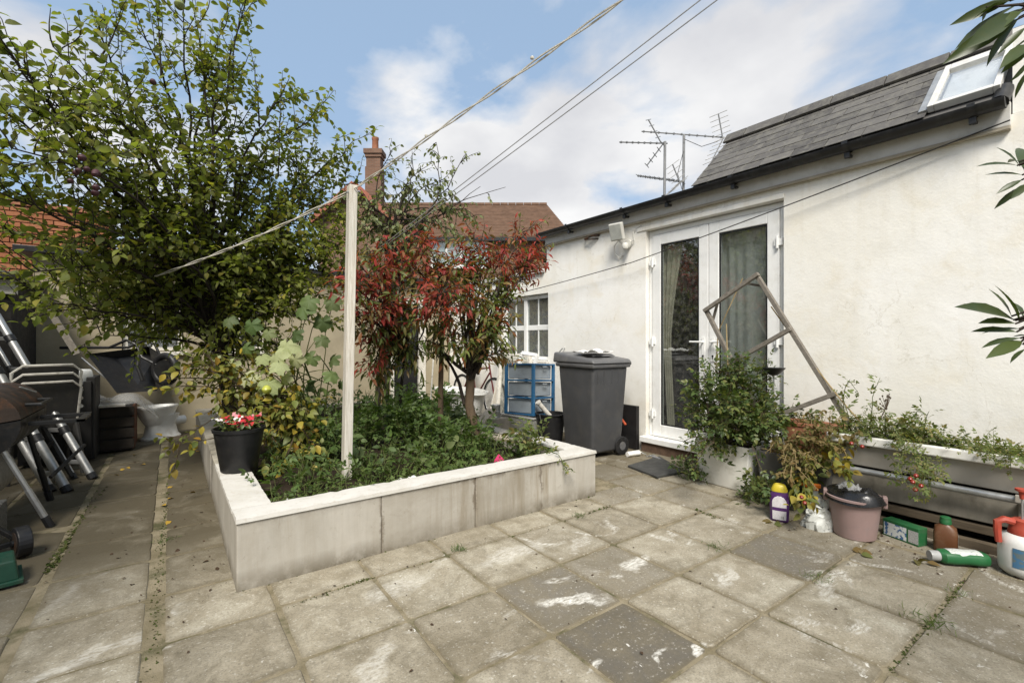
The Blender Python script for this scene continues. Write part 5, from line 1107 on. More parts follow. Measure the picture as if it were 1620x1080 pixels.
# ---- security light, hook and rusty bracket on the wall
sf = thing('security_light', 'grey square security floodlight mounted high left of the french doors', 'light', (WXp, 3.66, 2.40))
alu_w = simple('white_lamp_body', (.62,.61,.56), .5, 0, .12, 10, .05); 
M1 = Matrix.Translation((-.13,.05,.09)) @ Euler((0,R(-18),R(10))).to_matrix().to_4x4()
hd = part('lamp_head', MB().box(-.025,.03,-.085,.085,-.10,.10).xf(M1), alu_w, sf, bevel=.01, local=True)
part('lens', MB().box(-.030,-.0255,-.072,.072,-.085,.085).xf(M1), simple('lamp_lens', (.48,.49,.45), .2), hd, local=True)
part('bracket', MB().tube([(-.11,.05,.0),(-.07,0,-.06),(-.01,-.02,-.06)], .012, 8), alu_w, sf, local=True)
part('sensor', MB().lathe([(0,-.04),(.032,-.025),(.042,.01),(.03,.04),(0,.045)], 16, (-.075,-.03,-.085)), alu_w, sf, smooth=True, local=True)
part('mounting_plate', MB().lathe([(0,0),(.05,0),(.05,.03),(0,.03)], 18).xf(Matrix.Translation((-.001,-.02,-.05)) @ Euler((0,R(-90),0)).to_matrix().to_4x4()), alu_w, sf, local=True)
part('cable', MB().tube([(-.03,.10,.02),(-.05,.16,-.05),(-.04,.17,-.13),(-.02,.11,-.19),(-.006,.06,-.17)], .006, 6), alu_w, sf, smooth=True, local=True)
part('cable', MB().tube([(-.02,-.02,-.05),(-.03,-.12,-.02),(-.02,-.10,.09),(-.004,-.2,.13)], .006, 6), alu_w, sf, smooth=True, local=True)
hk = MB().tube([(WXp-.01,4.88,1.02),(WXp-.04,4.88,1.02),(WXp-.04,4.74,1.13),(WXp-.005,4.74,1.13)], .008, 8); single('wall_hook', hk, K['galv'], 'small metal hook bar on the white wall by the window', 'hook', smooth=True)
rb = MB().tube([(WXp-.002,4.35,2.53),(WXp-.06,4.30,2.52),(WXp-.05,4.18,2.54),(WXp-.002,4.1,2.54)], .012, 6).tube([(WXp-.05,4.32,2.52),(WXp-.06,4.20,2.50),(WXp-.002,4.12,2.50)], .008, 6); single('rusty_bracket', rb, K['rust'], 'rusty bent bracket under the gutter left of the floodlight', 'bracket')

# ---- tv aerials on the flat roof
K['aerial'] = simple('aerial_alloy', (.24,.24,.235), .5, .3, .2, 10, 0)
def yagi(parent, a_, b_, n, half, vert, r=.010):
    a_, b_ = Vector(a_), Vector(b_); d = (b_-a_).normalized(); up = Vector(vert); el = MB(); 
    bm_ = MB().tube([a_, b_], r, 6); 
    for k in range(n):
        p = a_+(b_-a_)*(k+.3)/n; h_ = half*(1-.35*(1-k/n)); el.tube([p-up*h_, p+up*h_], .0055, 5)
        bm_.box(p.x-.012,p.x+.012,p.y-.012,p.y+.012,p.z-.014,p.z+.014)
    part('boom', bm_, K['aerial'], parent); part('elements', el, K['aerial'], parent)
def reflector(parent, c, w_, h_, ux, uy, n=5):
    c, ux, uy = Vector(c), Vector(ux).normalized(), Vector(uy).normalized(); m_ = MB()
    m_.tube([c-uy*h_, c+uy*h_], .010, 6)
    for k in range(n): p = c-uy*h_+uy*(2*h_*k/(n-1)); m_.tube([p-ux*w_, p+ux*w_], .0055, 5)
    part('reflector', m_, K['aerial'], parent)
DA = 7.2
t1 = thing('tv_aerial', 'shorter grey tv aerial, left of the two on the flat roof', 'aerial', A(at_d(1051,320,DA))); t2 = thing('tv_aerial', 'taller grey tv aerial, right of the two, with curved reflector', 'aerial', A(at_d(1081,315,DA+.3)))
part('mast', MB().tube([at_d(1051,330,DA), at_d(1052,224,DA)], .020, 10), K['aerial'], t1, smooth=True); part('mast', MB().tube([at_d(1081,325,DA+.3), at_d(1082,213,DA+.3)], .020, 10), K['aerial'], t2, smooth=True)
yagi(t1, at_d(980,225,DA+.5), at_d(1056,227,DA), 8, .06, FW*.6+RT*.5+Vector((0,0,.3)))
RU = Vector((0,0,1))
reflector(t1, at_d(1036,245,DA-.15), .10, .20, RT*.5+FW*.8, RU*1.0+RT*.75); reflector(t1, at_d(1036,208,DA-.1), .13, .20, FW*.9+RT*.6+RU*.5, RU*1.0-RT*.55)
yagi(t2, at_d(1015,208,DA+.6), at_d(1150,218,DA+.2), 11, .05, FW*.7+RU*.5)
reflector(t2, at_d(1140,200,DA+.2), .15, .20, RT*.85+RU*.35, RU*1.0-RT*.18, 6); reflector(t2, at_d(1135,237,DA+.2), .15, .20, RT*.85+RU*.35, RU*1.0+RT*.5, 6)
yagi(t2, at_d(1008,278,DA+.5), at_d(1083,288,DA+.25), 10, .085, RT*.8+RU*-.45)
reflector(t2, at_d(1070,275,DA+.2), .13, .16, RT*.8+RU*.6, RU*1.0-RT*.4, 5); reflector(t2, at_d(1068,296,DA+.2), .13, .14, RT*.8+RU*.6, RU*1.0+RT*1.0, 5)
part('cable', MB().tube([at_d(1082,220,DA+.25), at_d(1110,232,DA+.2), at_d(1135,224,DA+.2)], .005, 5), K['wire'], t2); part('cable', MB().tube([at_d(1081,240,DA+.27), at_d(1072,275,DA+.25), at_d(1079,300,DA+.27)], .005, 5), K['wire'], t2)

# ---- clothes post and lines
pb = at_z(547,765,.25); ptop = Vector((pb.x+.045, pb.y+.005, 2.29))
cp = thing('clothes_post', 'weathered white timber clothes post standing in the bed', 'post', pb)
part('timber', MB().bar(pb-Vector((0,0,.2)), ptop, .055, .072, (0,1,0)), K['postwood'], cp, bevel=.004)
part('hook', MB().tube([ptop+Vector((-.05,-.03,-.06)), ptop+Vector((.06,.02,-.02))], .006, 6), K['galv'], cp)
def rope(name, ctrl, r, mat, label, strands=1, sag=0.0, sep=.006, knots=()):
    pts = []
    for a_, b_ in zip(ctrl[:-1], ctrl[1:]):
        a_, b_ = Vector(a_), Vector(b_); n = max(8, int((b_-a_).length/.05))
        for k in range(n): t = k/n; p = a_.lerp(b_, t); p = p-Vector((0,0,sag*math.sin(math.pi*t))); pts.append(p)
    pts.append(Vector(ctrl[-1])); m_ = MB()
    for s_ in range(strands):
        q = []
        for i, p in enumerate(pts): a = i*.55+s_*2*math.pi/strands; q.append(p+Vector((math.cos(a)*sep, 0, math.sin(a)*sep)) if strands > 1 else p)
        m_.tube(q, r, 5)
    for kp in knots: m_.lathe([(0,-.011),(.009,-.005),(.010,.003),(0,.011)], 8, tuple(kp))
    return single(name, m_, mat, label, 'rope')
pt_ = ptop+Vector((0,0,-.03)); en = Vector((2.2,-1.5,3.22))
rope('clothes_line', [at_d(246,437,3.9), pt_, en], .0042, K['rope'], 'twisted white clothes line from the apple tree over the post', 2, .035, .007, [pt_.lerp(en,.16), pt_.lerp(en,.318), pt_])
s1 = Vector(A(at_d(600,392,4.2))); e1 = Vector((3.0,-1.5,4.02))
rope('washing_line', [s1, e1], .0032, K['greyline'], 'thin grey washing line, upper of the parallel pair', 1, .01); rope('washing_line', [s1+Vector((.01,0,-.012)), e1+Vector((.05,0,-.03))], .0032, K['greyline'], 'thin grey washing line, lower of the parallel pair', 1, .03)
rope('wall_line', [at_x(795,470,4.24), at_x(1000,415,4.24), at_x(1598,190,4.27)], .005, K['wire'], 'dark cable line strung along the white wall above the doors', 1, .012, 0, [at_x(990,418,4.24)])

# ================================================================== PLANTERS ALONG THE WALL
pl_ = thing('sink_planter', 'white square sink planter with a leafy rose before the french doors', 'planter', (3.92, 2.16, 0), R(-2))
hw, hd_ = .20, .25
def tub(m_, b_, t_, z0, z1, th):
    m_.taper(b_, t_, z0, z1); return m_
def hollow(b_, t_, z0, z1, th, lip=0):
    m_ = MB(); V = []
    for (hx_, hy_), z in ((b_, z0), (t_, z1), ((t_[0]-th, t_[1]-th), z1), ((b_[0]-th, b_[1]-th), z0+th)): V += [(-hx_,-hy_,z),(hx_,-hy_,z),(hx_,hy_,z),(-hx_,hy_,z)]
    Fc = [(3,2,1,0),(12,13,14,15)]
    for l_ in range(3):
        for k in range(4): a = l_*4+k; b = l_*4+(k+1) % 4; Fc.append((a,b,b+4,a+4))
    return m_.add(V, Fc)
part('body', hollow((.17,.21),(.20,.245),0,.37,.022), simple('glazed_white_tub', (.80,.79,.74), .4, 0, .1, 6, .08, 40, .4, dirt=.4, dirtc=(.38,.36,.27)), pl_, bevel=.01, smooth=True, local=True, seg=3)
part('soil', MB().box(-.17,.17,-.215,.215,.28,.335), K['soil'], pl_, local=True)
rs = thing('rose_bush', 'bushy green rose growing in the white sink planter', 'shrub', (3.92, 2.18, .33)); LV = Leaves(); BR = MB(); b0 = np.array([3.92,2.2,.32])
for q in [(1115,600,3.85),(1140,590,3.9),(1165,600,3.85),(1190,610,3.85),(1215,620,3.9),(1120,640,3.8),(1150,630,3.75),(1180,640,3.75),(1210,650,3.75),(1240,640,3.8),(1110,680,3.8),(1140,670,3.7),(1170,680,3.65),(1200,670,3.65),(1230,680,3.65),(1130,670,3.7),(1100,620,3.95),(1160,650,3.7),(1235,660,3.7),(1175,590,4.0),(1210,590,4.0),(1250,660,3.75),(1150,580,4.0),(1190,660,3.7),(1105,650,3.85),(1220,670,3.65),(1180,570,4.0),(1100,600,3.9)]:
    e = to(q); pts = bow(b0+rng.normal(size=3)*[.06,.08,0], e, 7, .12, .08); BR.tube(pts, list(np.linspace(.006,.002,8)), 5)
    for k in range(17):
        p, tg = point_on(pts, .35+.65*rng.random()); tw = polyline(p, unit(tg*.5+rv()*.9), rng.uniform(.07,.18), 4, .2, 0); BR.tube(tw, list(np.linspace(.003,.0015,5)), 4, False); leaf_along(LV, tw, .034, .098, .25, .1)
for (a_, b_) in [((1125,690,3.65),(1085,720,3.6)),((1130,700,3.6),(1090,735,3.5)),((1130,700,3.6),(1095,690,3.7)),((1120,700,3.65),(1095,750,3.5)),((1190,705,3.45),(1218,775,3.2)),((1110,690,3.75),(1080,700,3.7))]:
    pts = bow(to(a_), to(b_), 6, .06, .05); BR.tube(pts, list(np.linspace(.004,.0015,7)), 5); leaf_along(LV, pts, .028, .085, .35, .1)
part('stems', BR, K['twig'], rs); LV.build('foliage', 'pinnate', K['l_rose'], rs, 150)

# low foliage rooted at the foot of the planter
bushy('creeping_weed', 'low leafy creeper spreading on the slabs round the white sink planter', 'plant', (3.66,1.80,0), 8, .15, .8, 'pinnate', K['l_rose'], .075, .03, 40)
bushy('creeping_weed', 'low green plant at the left foot of the white sink planter', 'plant', (3.72,2.45,0), 9, .2, .6, 'pinnate', K['l_rose'], .08, .03, 30)
bushy('creeping_weed', 'leafy green plant right behind the purple bottle', 'plant', (3.62,1.62,0), 14, .34, .6, 'ovate', K['l_rose'], .055, .025, 40)

# dark trough and terracotta box
dk = thing('dark_trough', 'dark grey plastic trough half hidden by dried tomato vines', 'planter', (3.90, 1.62, 0)); part('body', hollow((.15,.22),(.18,.25),.02,.37,.015), simple('dark_trough_plastic', (.09,.088,.085), .6, 0, .2, 6, .1, dirt=.4), dk, bevel=.006, local=True); part('soil', MB().box(-.15,.15,-.22,.22,.28,.335), K['soil'], dk, local=True)
tp_ = thing('terracotta_box', 'terracotta window box standing on the dark trough', 'planter', (4.08, 1.60, .372)); part('body', hollow((.09,.17),(.115,.20),0,.21,.014), K['terra'], tp_, bevel=.006, local=True, smooth=True); part('rim', hollow((.118,.203),(.122,.207),.185,.213,.022), K['terra'], tp_, bevel=.004, local=True); part('soil', MB().box(-.09,.09,-.17,.17,.13,.17), K['soil'], tp_, local=True)
bushy('seedlings', 'sparse green seedlings in the terracotta window box', 'plant', (4.08,1.62,.54), 8, .13, .6, 'pinnate', K['l_tomato'], .05, .02, 20)

# long white trough on a pipe stand
lt = thing('long_trough', 'long pale trough of trailing plants on a pipe stand along the wall', 'planter', (3.95, .60, .30))
TX0, TX1, TY0, TY1, TZ0, TZ1 = 3.82, 4.20, -.6, 1.40, .365, .545
m = MB(); V = []
for (a_, b_, z) in ((TX0+.028,TX1-.02,TZ0),(TX0,TX1,TZ1),(TX0+.02,TX1-.02,TZ1),(TX0+.05,TX1-.04,TZ0+.02)):
    V += [(a_,TY0,z),(b_,TY0,z),(b_,TY1,z),(a_,TY1,z)]
Fc = [(3,2,1,0),(12,13,14,15)]
for l_ in range(3):
    for k in range(4): a = l_*4+k; b = l_*4+(k+1) % 4; Fc.append((a,b,b+4,a+4))
m.add(V, Fc); part('body', m, K['trough'], lt, bevel=.005)
part('rim', MB().box(TX0-.022,TX0+.018,TY0,TY1+.01,TZ1-.030,TZ1+.030), simple('white_trough_rim', (.76,.75,.71), .5, 0, .08, 6, .05, 40, .35, dirt=.35, dirtc=(.4,.36,.28)), lt, bevel=.008); part('soil', MB().box(TX0+.03,TX1-.03,TY0+.02,TY1-.02,TZ1-.06,TZ1-.012), K['soil'], lt)
ps = thing('pipe_stand', 'grey scaffold pipe frame carrying the long trough', 'stand', (3.95, .6, 0)); part('rail', MB().tube([(3.80,-.7,.342),(3.80,1.52,.342)], .021, 14), K['galv'], ps, smooth=True); part('rail', MB().tube([(4.15,-.7,.342),(4.15,1.52,.342)], .021, 14), K['galv'], ps, smooth=True)
for y in (-.5,.42,1.35):
    for x in (3.85,4.15): part('leg', MB().box(x-.02,x+.02,y-.05,y+.05,-.005,.319), K['boards'], ps, bevel=.004)
part('bracket', MB().box(3.765,3.79,.445,.475,.335,.375), K['trough'], ps, bevel=.003)
lw = thing('board_wall', 'low wall of grey boards under the long trough', 'wall', (4.05,.5,0))
for k, (z0,z1,x,mt_) in enumerate(((.155,.318,3.875,K['boards']),(.085,.135,3.87,K['sleeper']),(-.005,.05,3.82,K['sleeper']))):
    part('board', MB().box(x,x+.05,-.7,1.50-.05*k,z0,z1), mt_, lw, bevel=.006)
part('back_panel', MB().box(4.07,4.10,-.7,1.5,-.01,.32), K['dark'], lw)
# plants in the trough
def trail(name, label, cat, items, shape, mat, size, spacing, stem, singles=0, droop=.3, t0=.1, cherries=()):
    th_ = thing(name, label, cat, A(items[0][0])); L2 = Leaves(); B2 = MB()
    for (a_, b_) in items:
        pts = bow(A(a_), A(b_), 7, .10, .06); B2.tube(pts, list(np.linspace(.004,.0014,8)), 5); leaf_along(L2, pts, spacing, size, droop, t0, 1.0, .35)
        for k in range(3):
            p, tg = point_on(pts, rng.uniform(.3,.95)); tw = polyline(p, unit(tg*.4+rv()), rng.uniform(.05,.12), 4, .25, -.02); B2.tube(tw, list(np.linspace(.0025,.0012,5)), 4, False); leaf_along(L2, tw, spacing, size*.9, droop, .1, 1.0, .35)
    part('stems', B2, stem, th_); L2.build('foliage', shape, mat, th_, singles)
    for p in cherries: part('tomato', fruit(MB(), A(p), .0125), simple('tomato_red', (.22,.018,.008), .3, 0, .3, 30, .02, 60, .5), th_, smooth=True)
    return th_
it = []
for k in range(85):
    y = rng.uniform(.30,1.38) if k % 2 else rng.uniform(-.1,1.38); a_ = (rng.uniform(3.88,4.12), y, .53); b_ = (a_[0]+rng.normal()*.10-.04, y+rng.normal()*.12, .53+rng.uniform(.03,.12)*(1.2 if y > .8 else .7)); it.append((a_, b_))
trail('trough_greens', 'tangled green seedlings growing along the long trough', 'plant', it, 'pinnate', K['l_tomato'], .058, .022, K['stem'], 120)
it = [((3.9,1.05,.55),at_d(1445,655,3.0)),((3.9,1.1,.55),at_d(1400,650,3.1)),((3.95,1.2,.56),at_d(1385,610,3.25)),((3.95,1.3,.56),at_d(1330,620,3.35)),((3.95,1.35,.56),at_d(1345,600,3.4)),((3.95,.9,.56),at_d(1470,650,3.0)),((3.95,.85,.55),at_d(1455,670,2.95))]
trail('sprawling_tomato', 'taller tomato shoots rising from the left end of the long trough', 'plant', it, 'pinnate', K['l_tomato'], .085, .035, K['stem'], 50)
it = [((3.85,.95,.57),at_d(1430,700,2.78)),((3.82,.88,.57),at_d(1455,745,2.75)),((3.81,.86,.56),at_d(1450,785,2.72)),((3.80,.87,.5),at_d(1470,780,2.72)),((3.80,.88,.45),at_d(1440,775,2.72)),((3.80,.85,.45),at_d(1480,755,2.72)),((3.80,.86,.5),at_d(1460,765,2.7)),((3.82,.98,.57),at_d(1418,740,2.8))]
trail('hanging_tomato', 'hanging tomato truss with ripe red fruit over the trough front', 'plant', it, 'pinnate', K['l_tomato'], .06, .022, K['stem'], 60, .5, .1, [at_d(*q) for q in ((1449,752,2.68),(1444,762,2.68),(1457,768,2.67),(1440,757,2.7),(1448,774,2.69),(1347,701,2.97),(1364,706,2.97))])
it = [((3.83,.62,.57),at_d(1558,715,2.62)),((3.82,.60,.57),at_d(1575,735,2.6)),((3.83,.58,.57),at_d(1530,705,2.65))]
trail('trailing_sprig', 'short green sprig trailing over the trough rim near the sprayer', 'plant', it, 'pinnate', K['l_tomato'], .05, .02, K['stem'], 20, .4)
it = []
for q in [(1250,700,3.3),(1270,720,3.2),(1290,690,3.25),(1300,720,3.15),(1310,700,3.15),(1330,710,3.05),(1280,680,3.3),(1260,740,3.15),(1240,730,3.25),(1320,680,3.15),(1335,740,3.0),(1275,750,3.1),(1300,670,3.3),(1250,760,3.1),(1345,690,3.05),(1310,745,3.05),(1290,770,3.0),(1360,680,3.05),(1230,700,3.35),(1265,690,3.3),(1340,720,3.0),(1240,750,3.2),(1280,735,3.1),(1300,650,3.35),(1275,665,3.35),(1330,660,3.2)]: it.append(((3.88+rng.normal()*.05,1.60+rng.normal()*.10,.36), at_d(*q)))
trail('dried_tomato', 'withered brown tomato vines spilling over the dark trough', 'plant', it, 'ovate', K['l_dry'], .036, .016, K['drystem'], 130, .7, .15)
it = [((3.85,1.5,.35),at_d(1345,760,2.9)),((3.85,1.5,.35),at_d(1290,800,2.95)),((3.8,1.55,.3),at_d(1265,810,2.98)),((3.8,1.6,.3),at_d(1250,800,3.02)),((3.8,1.5,.35),at_d(1320,730,3.0)),((3.8,1.55,.3),at_d(1275,790,2.95)),((3.8,1.5,.35),at_d(1335,745,2.95))]
trail('broad_tomato', 'green tomato growth hanging low behind purple bottle and trigger spray', 'plant', it, 'ovate', K['l_yellow'], .06, .03, K['stem'], 40, .4, .2, [at_d(*q) for q in ((1273,795,2.9),(1268,786,2.92))])
sdh = MB(); a_ = at_d(1400,658,3.1); sdh.tube([at_d(1392,665,3.1), at_d(1403,640,3.1), at_d(1407,622,3.1)], .003, 5)
for k in range(14): p = at_d(1400+rng.uniform(-8,9), 640+rng.uniform(-18,8), 3.1); sdh.tube([at_d(1402,648,3.1), p], .0015, 4); sdh.lathe([(0,-.008),(.006,0),(0,.008)], 6, tuple(p))
single('seed_head', sdh, K['twig'], 'dry dark seed head standing above the long trough', 'plant')

# ---- weathered trellis frame, canes and solar light
tr_ = thing('trellis_frame', 'tilted weathered grey timber frame propped in the planters against the wall', 'frame', (4.0,1.8,.4)); XT = 3.97
def tp(px, py, dx_=0): v = at_x(px, py, XT+dx_); return v
for nm, a_, b_, w1 in (('stile',(1117,490),(1213,680),.040),('stile',(1197,435),(1345,672),.040),('top_rail',(1114,492),(1200,433),.038),('rung',(1160,572),(1251,520),.036),('rung',(1243,652),(1323,622),.036)):
    part(nm, MB().bar(tp(*a_, -.02 if nm != 'stile' else 0), tp(*b_, -.02 if nm != 'stile' else 0), .032, w1, (1,0,0)), K['greywood'], tr_, bevel=.003)
part('brace', MB().bar(tp(1178,448,.03), tp(1210,453,.03), .02, .014, (1,0,0)), K['greywood'], tr_); part('brace', MB().bar(tp(1135,480,.03), tp(1128,506,.03), .02, .016, (1,0,0)), K['greywood'], tr_)
def cane(label, pts): single('bamboo_cane', MB().tube(pts, .005, 6), K['drystem'], label, 'cane', smooth=True)
cane('thin cane leaning across the right french door behind the frame', [at_x(1132,590,4.05), at_x(1136,525,4.08), at_x(1175,440,4.12)]); cane('upright cane rising from the rose in front of the left frame side', [at_x(1158,690,3.85), at_x(1152,600,3.88), at_x(1149,512,3.9)])
cane('long cane lying along the right side of the tilted frame', [at_x(1220,485,4.02), at_x(1270,555,3.98), at_x(1330,632,3.93), at_x(1372,680,3.9)]); cane('short cane crossing low through the rose stems', [at_x(1152,700,3.8), at_x(1160,640,3.82), at_x(1163,600,3.84)])
sg = thing('solar_light', 'dark dished solar light on a thin pole behind the rose', 'light', at_x(1223,720,4.05)); P0 = at_x(1223,720,4.05); P1 = at_x(1224,588,4.05)
part('pole', MB().tube([P0,P1], .008, 8), K['galv'], sg, smooth=True); part('dish', MB().lathe([(0,-.03),(.03,-.028),(.06,0),(.085,.028),(.09,.034),(.08,.034),(0,.02)], 20, tuple(P1)), K['blackplastic'], sg, smooth=True)

# ================================================================== BOTTLES AND BUCKET ON THE SLABS
def prnt(name, base, ink, sc, thr, stretch=(1,1,1)):
    t = NT(name); v = t.pos(True); n = t.noise(v, sc, 3, .6, 0, stretch); t.set(t.mix(t.ramp(n, [(thr, 0.0), (thr+.03, 1.0)]), base, ink), .4); return t.m
def capsule(hx_, hy_, z, n=24, p=2.6):
    return [(math.copysign(abs(math.cos(a))**(2/p), math.cos(a))*hx_, math.copysign(abs(math.sin(a))**(2/p), math.sin(a))*hy_, z) for a in np.linspace(0, 2*math.pi, n, endpoint=False)]
def loft(rings):
    m_ = MB(); n = len(rings[0]); V = [p for r_ in rings for p in r_]
    Fc = [(i*n+k, i*n+(k+1) % n, (i+1)*n+(k+1) % n, (i+1)*n+k) for i in range(len(rings)-1) for k in range(n)]
    return m_.add(V, Fc + [tuple(range(n-1,-1,-1)), tuple((len(rings)-1)*n+k for k in range(n))])
face = math.atan2(-1.52, -3.33) + math.pi/2   # turns a thing's -y side to the camera
pbt = thing('plastic_bottle', 'purple plastic bottle with yellow cap standing on the slabs', 'bottle', (3.36,1.53,0), face)
pur = simple('purple_plastic', (.070,.020,.115), .4, 0, .15, 8, .03, 60, .4, dirt=.35, dirtc=(.16,.13,.15))
part('body', loft([capsule(.050,.030,.0),capsule(.056,.035,.006),capsule(.058,.037,.08),capsule(.060,.038,.13),capsule(.056,.036,.175),capsule(.050,.032,.196),capsule(.044,.030,.204)]), pur, pbt, smooth=True, local=True)
part('cap', loft([capsule(.050,.034,.202),capsule(.050,.034,.215),capsule(.036,.027,.246),capsule(.030,.022,.250),capsule(.028,.02,.244)]), simple('yellow_cap', (.52,.42,.03), .45, 0, .1, 8, .03, dirt=.3, dirtc=(.3,.25,.1)), pbt, smooth=True, local=True)
def arch(w0, w1, z0, z1, n=10): return [(-w0,z0),(w0,z0)] + [(w1*math.cos(a), z1-w1+.0+w1*math.sin(a)) for a in np.linspace(0, math.pi, n)]
lbm = MB().grid(lambda u, v: ((2*u-1)*(.040+.004*v)*(1 if v < .7 else max(.25, math.sqrt(max(0,1-((v-.7)/.3)**2)))), -.0395+3.2*((2*u-1)*.040)**2, .018+.158*v), 8, 14); lb = part('label', lbm, prnt('white_label', (.62,.60,.62), (.45,.43,.46), 260, .55, (.4,1,2.2)), pbt, local=True)
part('label_band', MB().grid(lambda u, v: ((2*u-1)*.0415, -.0402+3.2*((2*u-1)*.040)**2, .078+.022*v), 8, 1), pur, lb, local=True); part('barcode', MB().box(.004,.026,-.0402,-.0394,.026,.044), prnt('barcode', (.7,.7,.7), (.05,.05,.05), 900, .5, (1,.01,.01)), lb, local=True)

tg_ = thing('trigger_spray', 'orange trigger spray bottle standing behind the bucket', 'spray bottle', (3.60,1.40,0), face)
part('body', loft([capsule(.040,.03,.0),capsule(.042,.032,.12),capsule(.034,.026,.155),capsule(.016,.016,.175),capsule(.014,.014,.20)]), simple('cloudy_bottle', (.45,.47,.46), .35), tg_, smooth=True, local=True)
org = simple('orange_plastic', (.62,.16,.015), .4, 0, .08, 8, .03); part('trigger_head', MB().box(-.075,.03,-.014,.014,.212,.240).box(-.095,-.074,-.008,.008,.218,.238), org, tg_, bevel=.006, local=True); part('trigger', MB().bar((-.045,0,.215),(-.062,0,.165),.012,.012), org, tg_, bevel=.003, local=True); part('collar', MB().tube([(0,0,.198),(0,0,.214)], .019, 14), org, tg_, local=True)

bgm = MB()
def bag_fn(u, v):
    a = u*2*math.pi; r_ = .075*(1-.55*v**1.5)*(1+.18*math.sin(3*a+4*v)+.10*math.sin(7*a-5*v)); j_ = (math.sin(u*97.3+v*57.1)*43758.5) % 1 - .5 if 0 < u < 1 else 0.0; return (r_*math.cos(a)*1.25+.016*j_, r_*math.sin(a)*.8+.012*j_, .14*v**.8 + .012*math.sin(5*a+6*v)*v + .012*j_*v)
bgm.grid(bag_fn, 26, 9); bg_ = thing('plastic_bag', 'crumpled white and grey plastic bag beside the bucket', 'bag', (3.43,1.315,0), face)
part('film', bgm, prnt('printed_bag', (.50,.51,.48), (.10,.11,.11), 16, .62, (1,1,2.2)), bg_, smooth=False, local=True)
part('neck', MB().tube([(0,0,.13),(.01,.01,.155),(.02,0,.17)], [.028,.02,.034], 10, False), prnt('printed_bag', (.55,.56,.53), (.07,.08,.08), 28, .6), bg_, smooth=True, local=True)

bu = thing('bucket', 'dusty pink brown bucket lined with a black bag', 'bucket', (3.50,1.14,0), R(20))
pk = simple('dusty_pink_plastic', (.30,.21,.195), .5, 0, .12, 6, .06, 60, .4, dirt=.35, dirtc=(.22,.19,.19))
part('body', MB().lathe([(0,0),(.115,0),(.122,.006),(.152,.235),(.168,.240),(.168,.252),(.150,.254),(.118,.02),(0,.02)], 40, (0,0,0), 1, .92), pk, bu, smooth=True, local=True)
part('spout', MB().add([(.145,-.05,.235),(.145,.05,.235),(.205,.0,.262),(.150,-.045,.20),(.150,.045,.20)], [(0,1,2),(3,0,2),(1,4,2),(3,2,4)]), pk, bu, smooth=True, local=True)
for s_ in (-1,1): part('ear', MB().box(-.03,.03,s_*.152-.012,s_*.152+.012,.20,.268), pk, bu, bevel=.005, local=True)
hdl = MB().tube([(.0+.03*math.sin(a), .165*math.cos(a), .262+.008*math.sin(2*a)-.0) for a in np.linspace(0,math.pi,4)], .004, 6)
lin = thing('bin_liner', 'black plastic bag stuffed in the top of the pink bucket', 'bag', (3.50,1.14,.22), R(20))
q9 = np.random.default_rng(9); pha = q9.random(8)*6.28
def lin_fn(u, v):
    a = u*2*math.pi; r_ = .176*(1-v) + .0; w2 = sum(math.sin((k+2)*a*1.0+pha[k]+6*v)*(.6**k) for k in range(6))
    if v < .12: return ((.172+.004*w2)*math.cos(a), (.160+.004*w2)*math.sin(a), .008+.012*w2*.4)
    return ((r_*1.05+.006*w2)*math.cos(a), (r_*.97+.006*w2)*math.sin(a), .040+.030*math.sin(3.1*v)*(1+.5*w2)-.02*v)
part('film', MB().grid(lin_fn, 60, 12), simple('black_bag_film', (.012,.012,.013), .28, 0, .2, 10, .5, 35, .5), lin, smooth=True, local=True)
part('clear_film', cloth(-.02,.03,.075,.14,.12,.03,11), m_plastic_film('clear_bag', (.5,.5,.5), .45, .2), lin, smooth=True, local=True)

gbx = thing('green_box', 'small green cardboard box with picture label lying by the bucket', 'box', (3.66,.93,0), R(-57.0+90+90+180)); gbx.rotation_euler = (0,0,math.atan2(.84-1.0, 3.57-3.62)+math.pi)
gr2 = simple('green_card', (.018,.115,.038), .5, 0, .15, 8, .05, dirt=.35, dirtc=(.10,.13,.08)); part('carton', MB().box(-.10,.10,-.04,.04,.0,.105), gr2, gbx, bevel=.003, local=True)
part('side_label', MB().box(-.099,-.045,.0402,.041,.012,.085), prnt('carton_text', (.42,.43,.42), (.2,.2,.2), 240, .55, (.5,1,2)), gbx, local=True); part('picture_label', MB().box(-.035,.092,.0402,.041,.010,.088), prnt('carton_picture', (.62,.66,.66), (.05,.13,.28), 45, .52), gbx, local=True)

brb = thing('brown_bottle', 'brown plastic bottle with green cap standing before the boards', 'bottle', (3.66,.74,0), face-.25)
part('body', loft([capsule(.050,.036,.0,p=4),capsule(.054,.040,.006,p=4),capsule(.054,.040,.10,p=4),capsule(.048,.036,.14,p=3),capsule(.026,.024,.158,p=2),capsule(.022,.022,.162,p=2)]), simple('brown_plastic', (.12,.050,.022), .45, 0, .15, 8, .04, dirt=.35, dirtc=(.2,.14,.09)), brb, smooth=True, local=True)
part('cap', MB().lathe([(0,.160),(.027,.160),(.027,.178),(.025,.182),(.025,.196),(.020,.200),(0,.200)], 20), gr2, brb, smooth=True, local=True)
part('label', MB().add([(.0545,-.02,.03),(.0545,.03,.03),(.0545,.035,.09),(.0500,.0,.125),(.0545,-.015,.10)], [(0,1,2,3,4)]), K['rag'], brb, local=True)

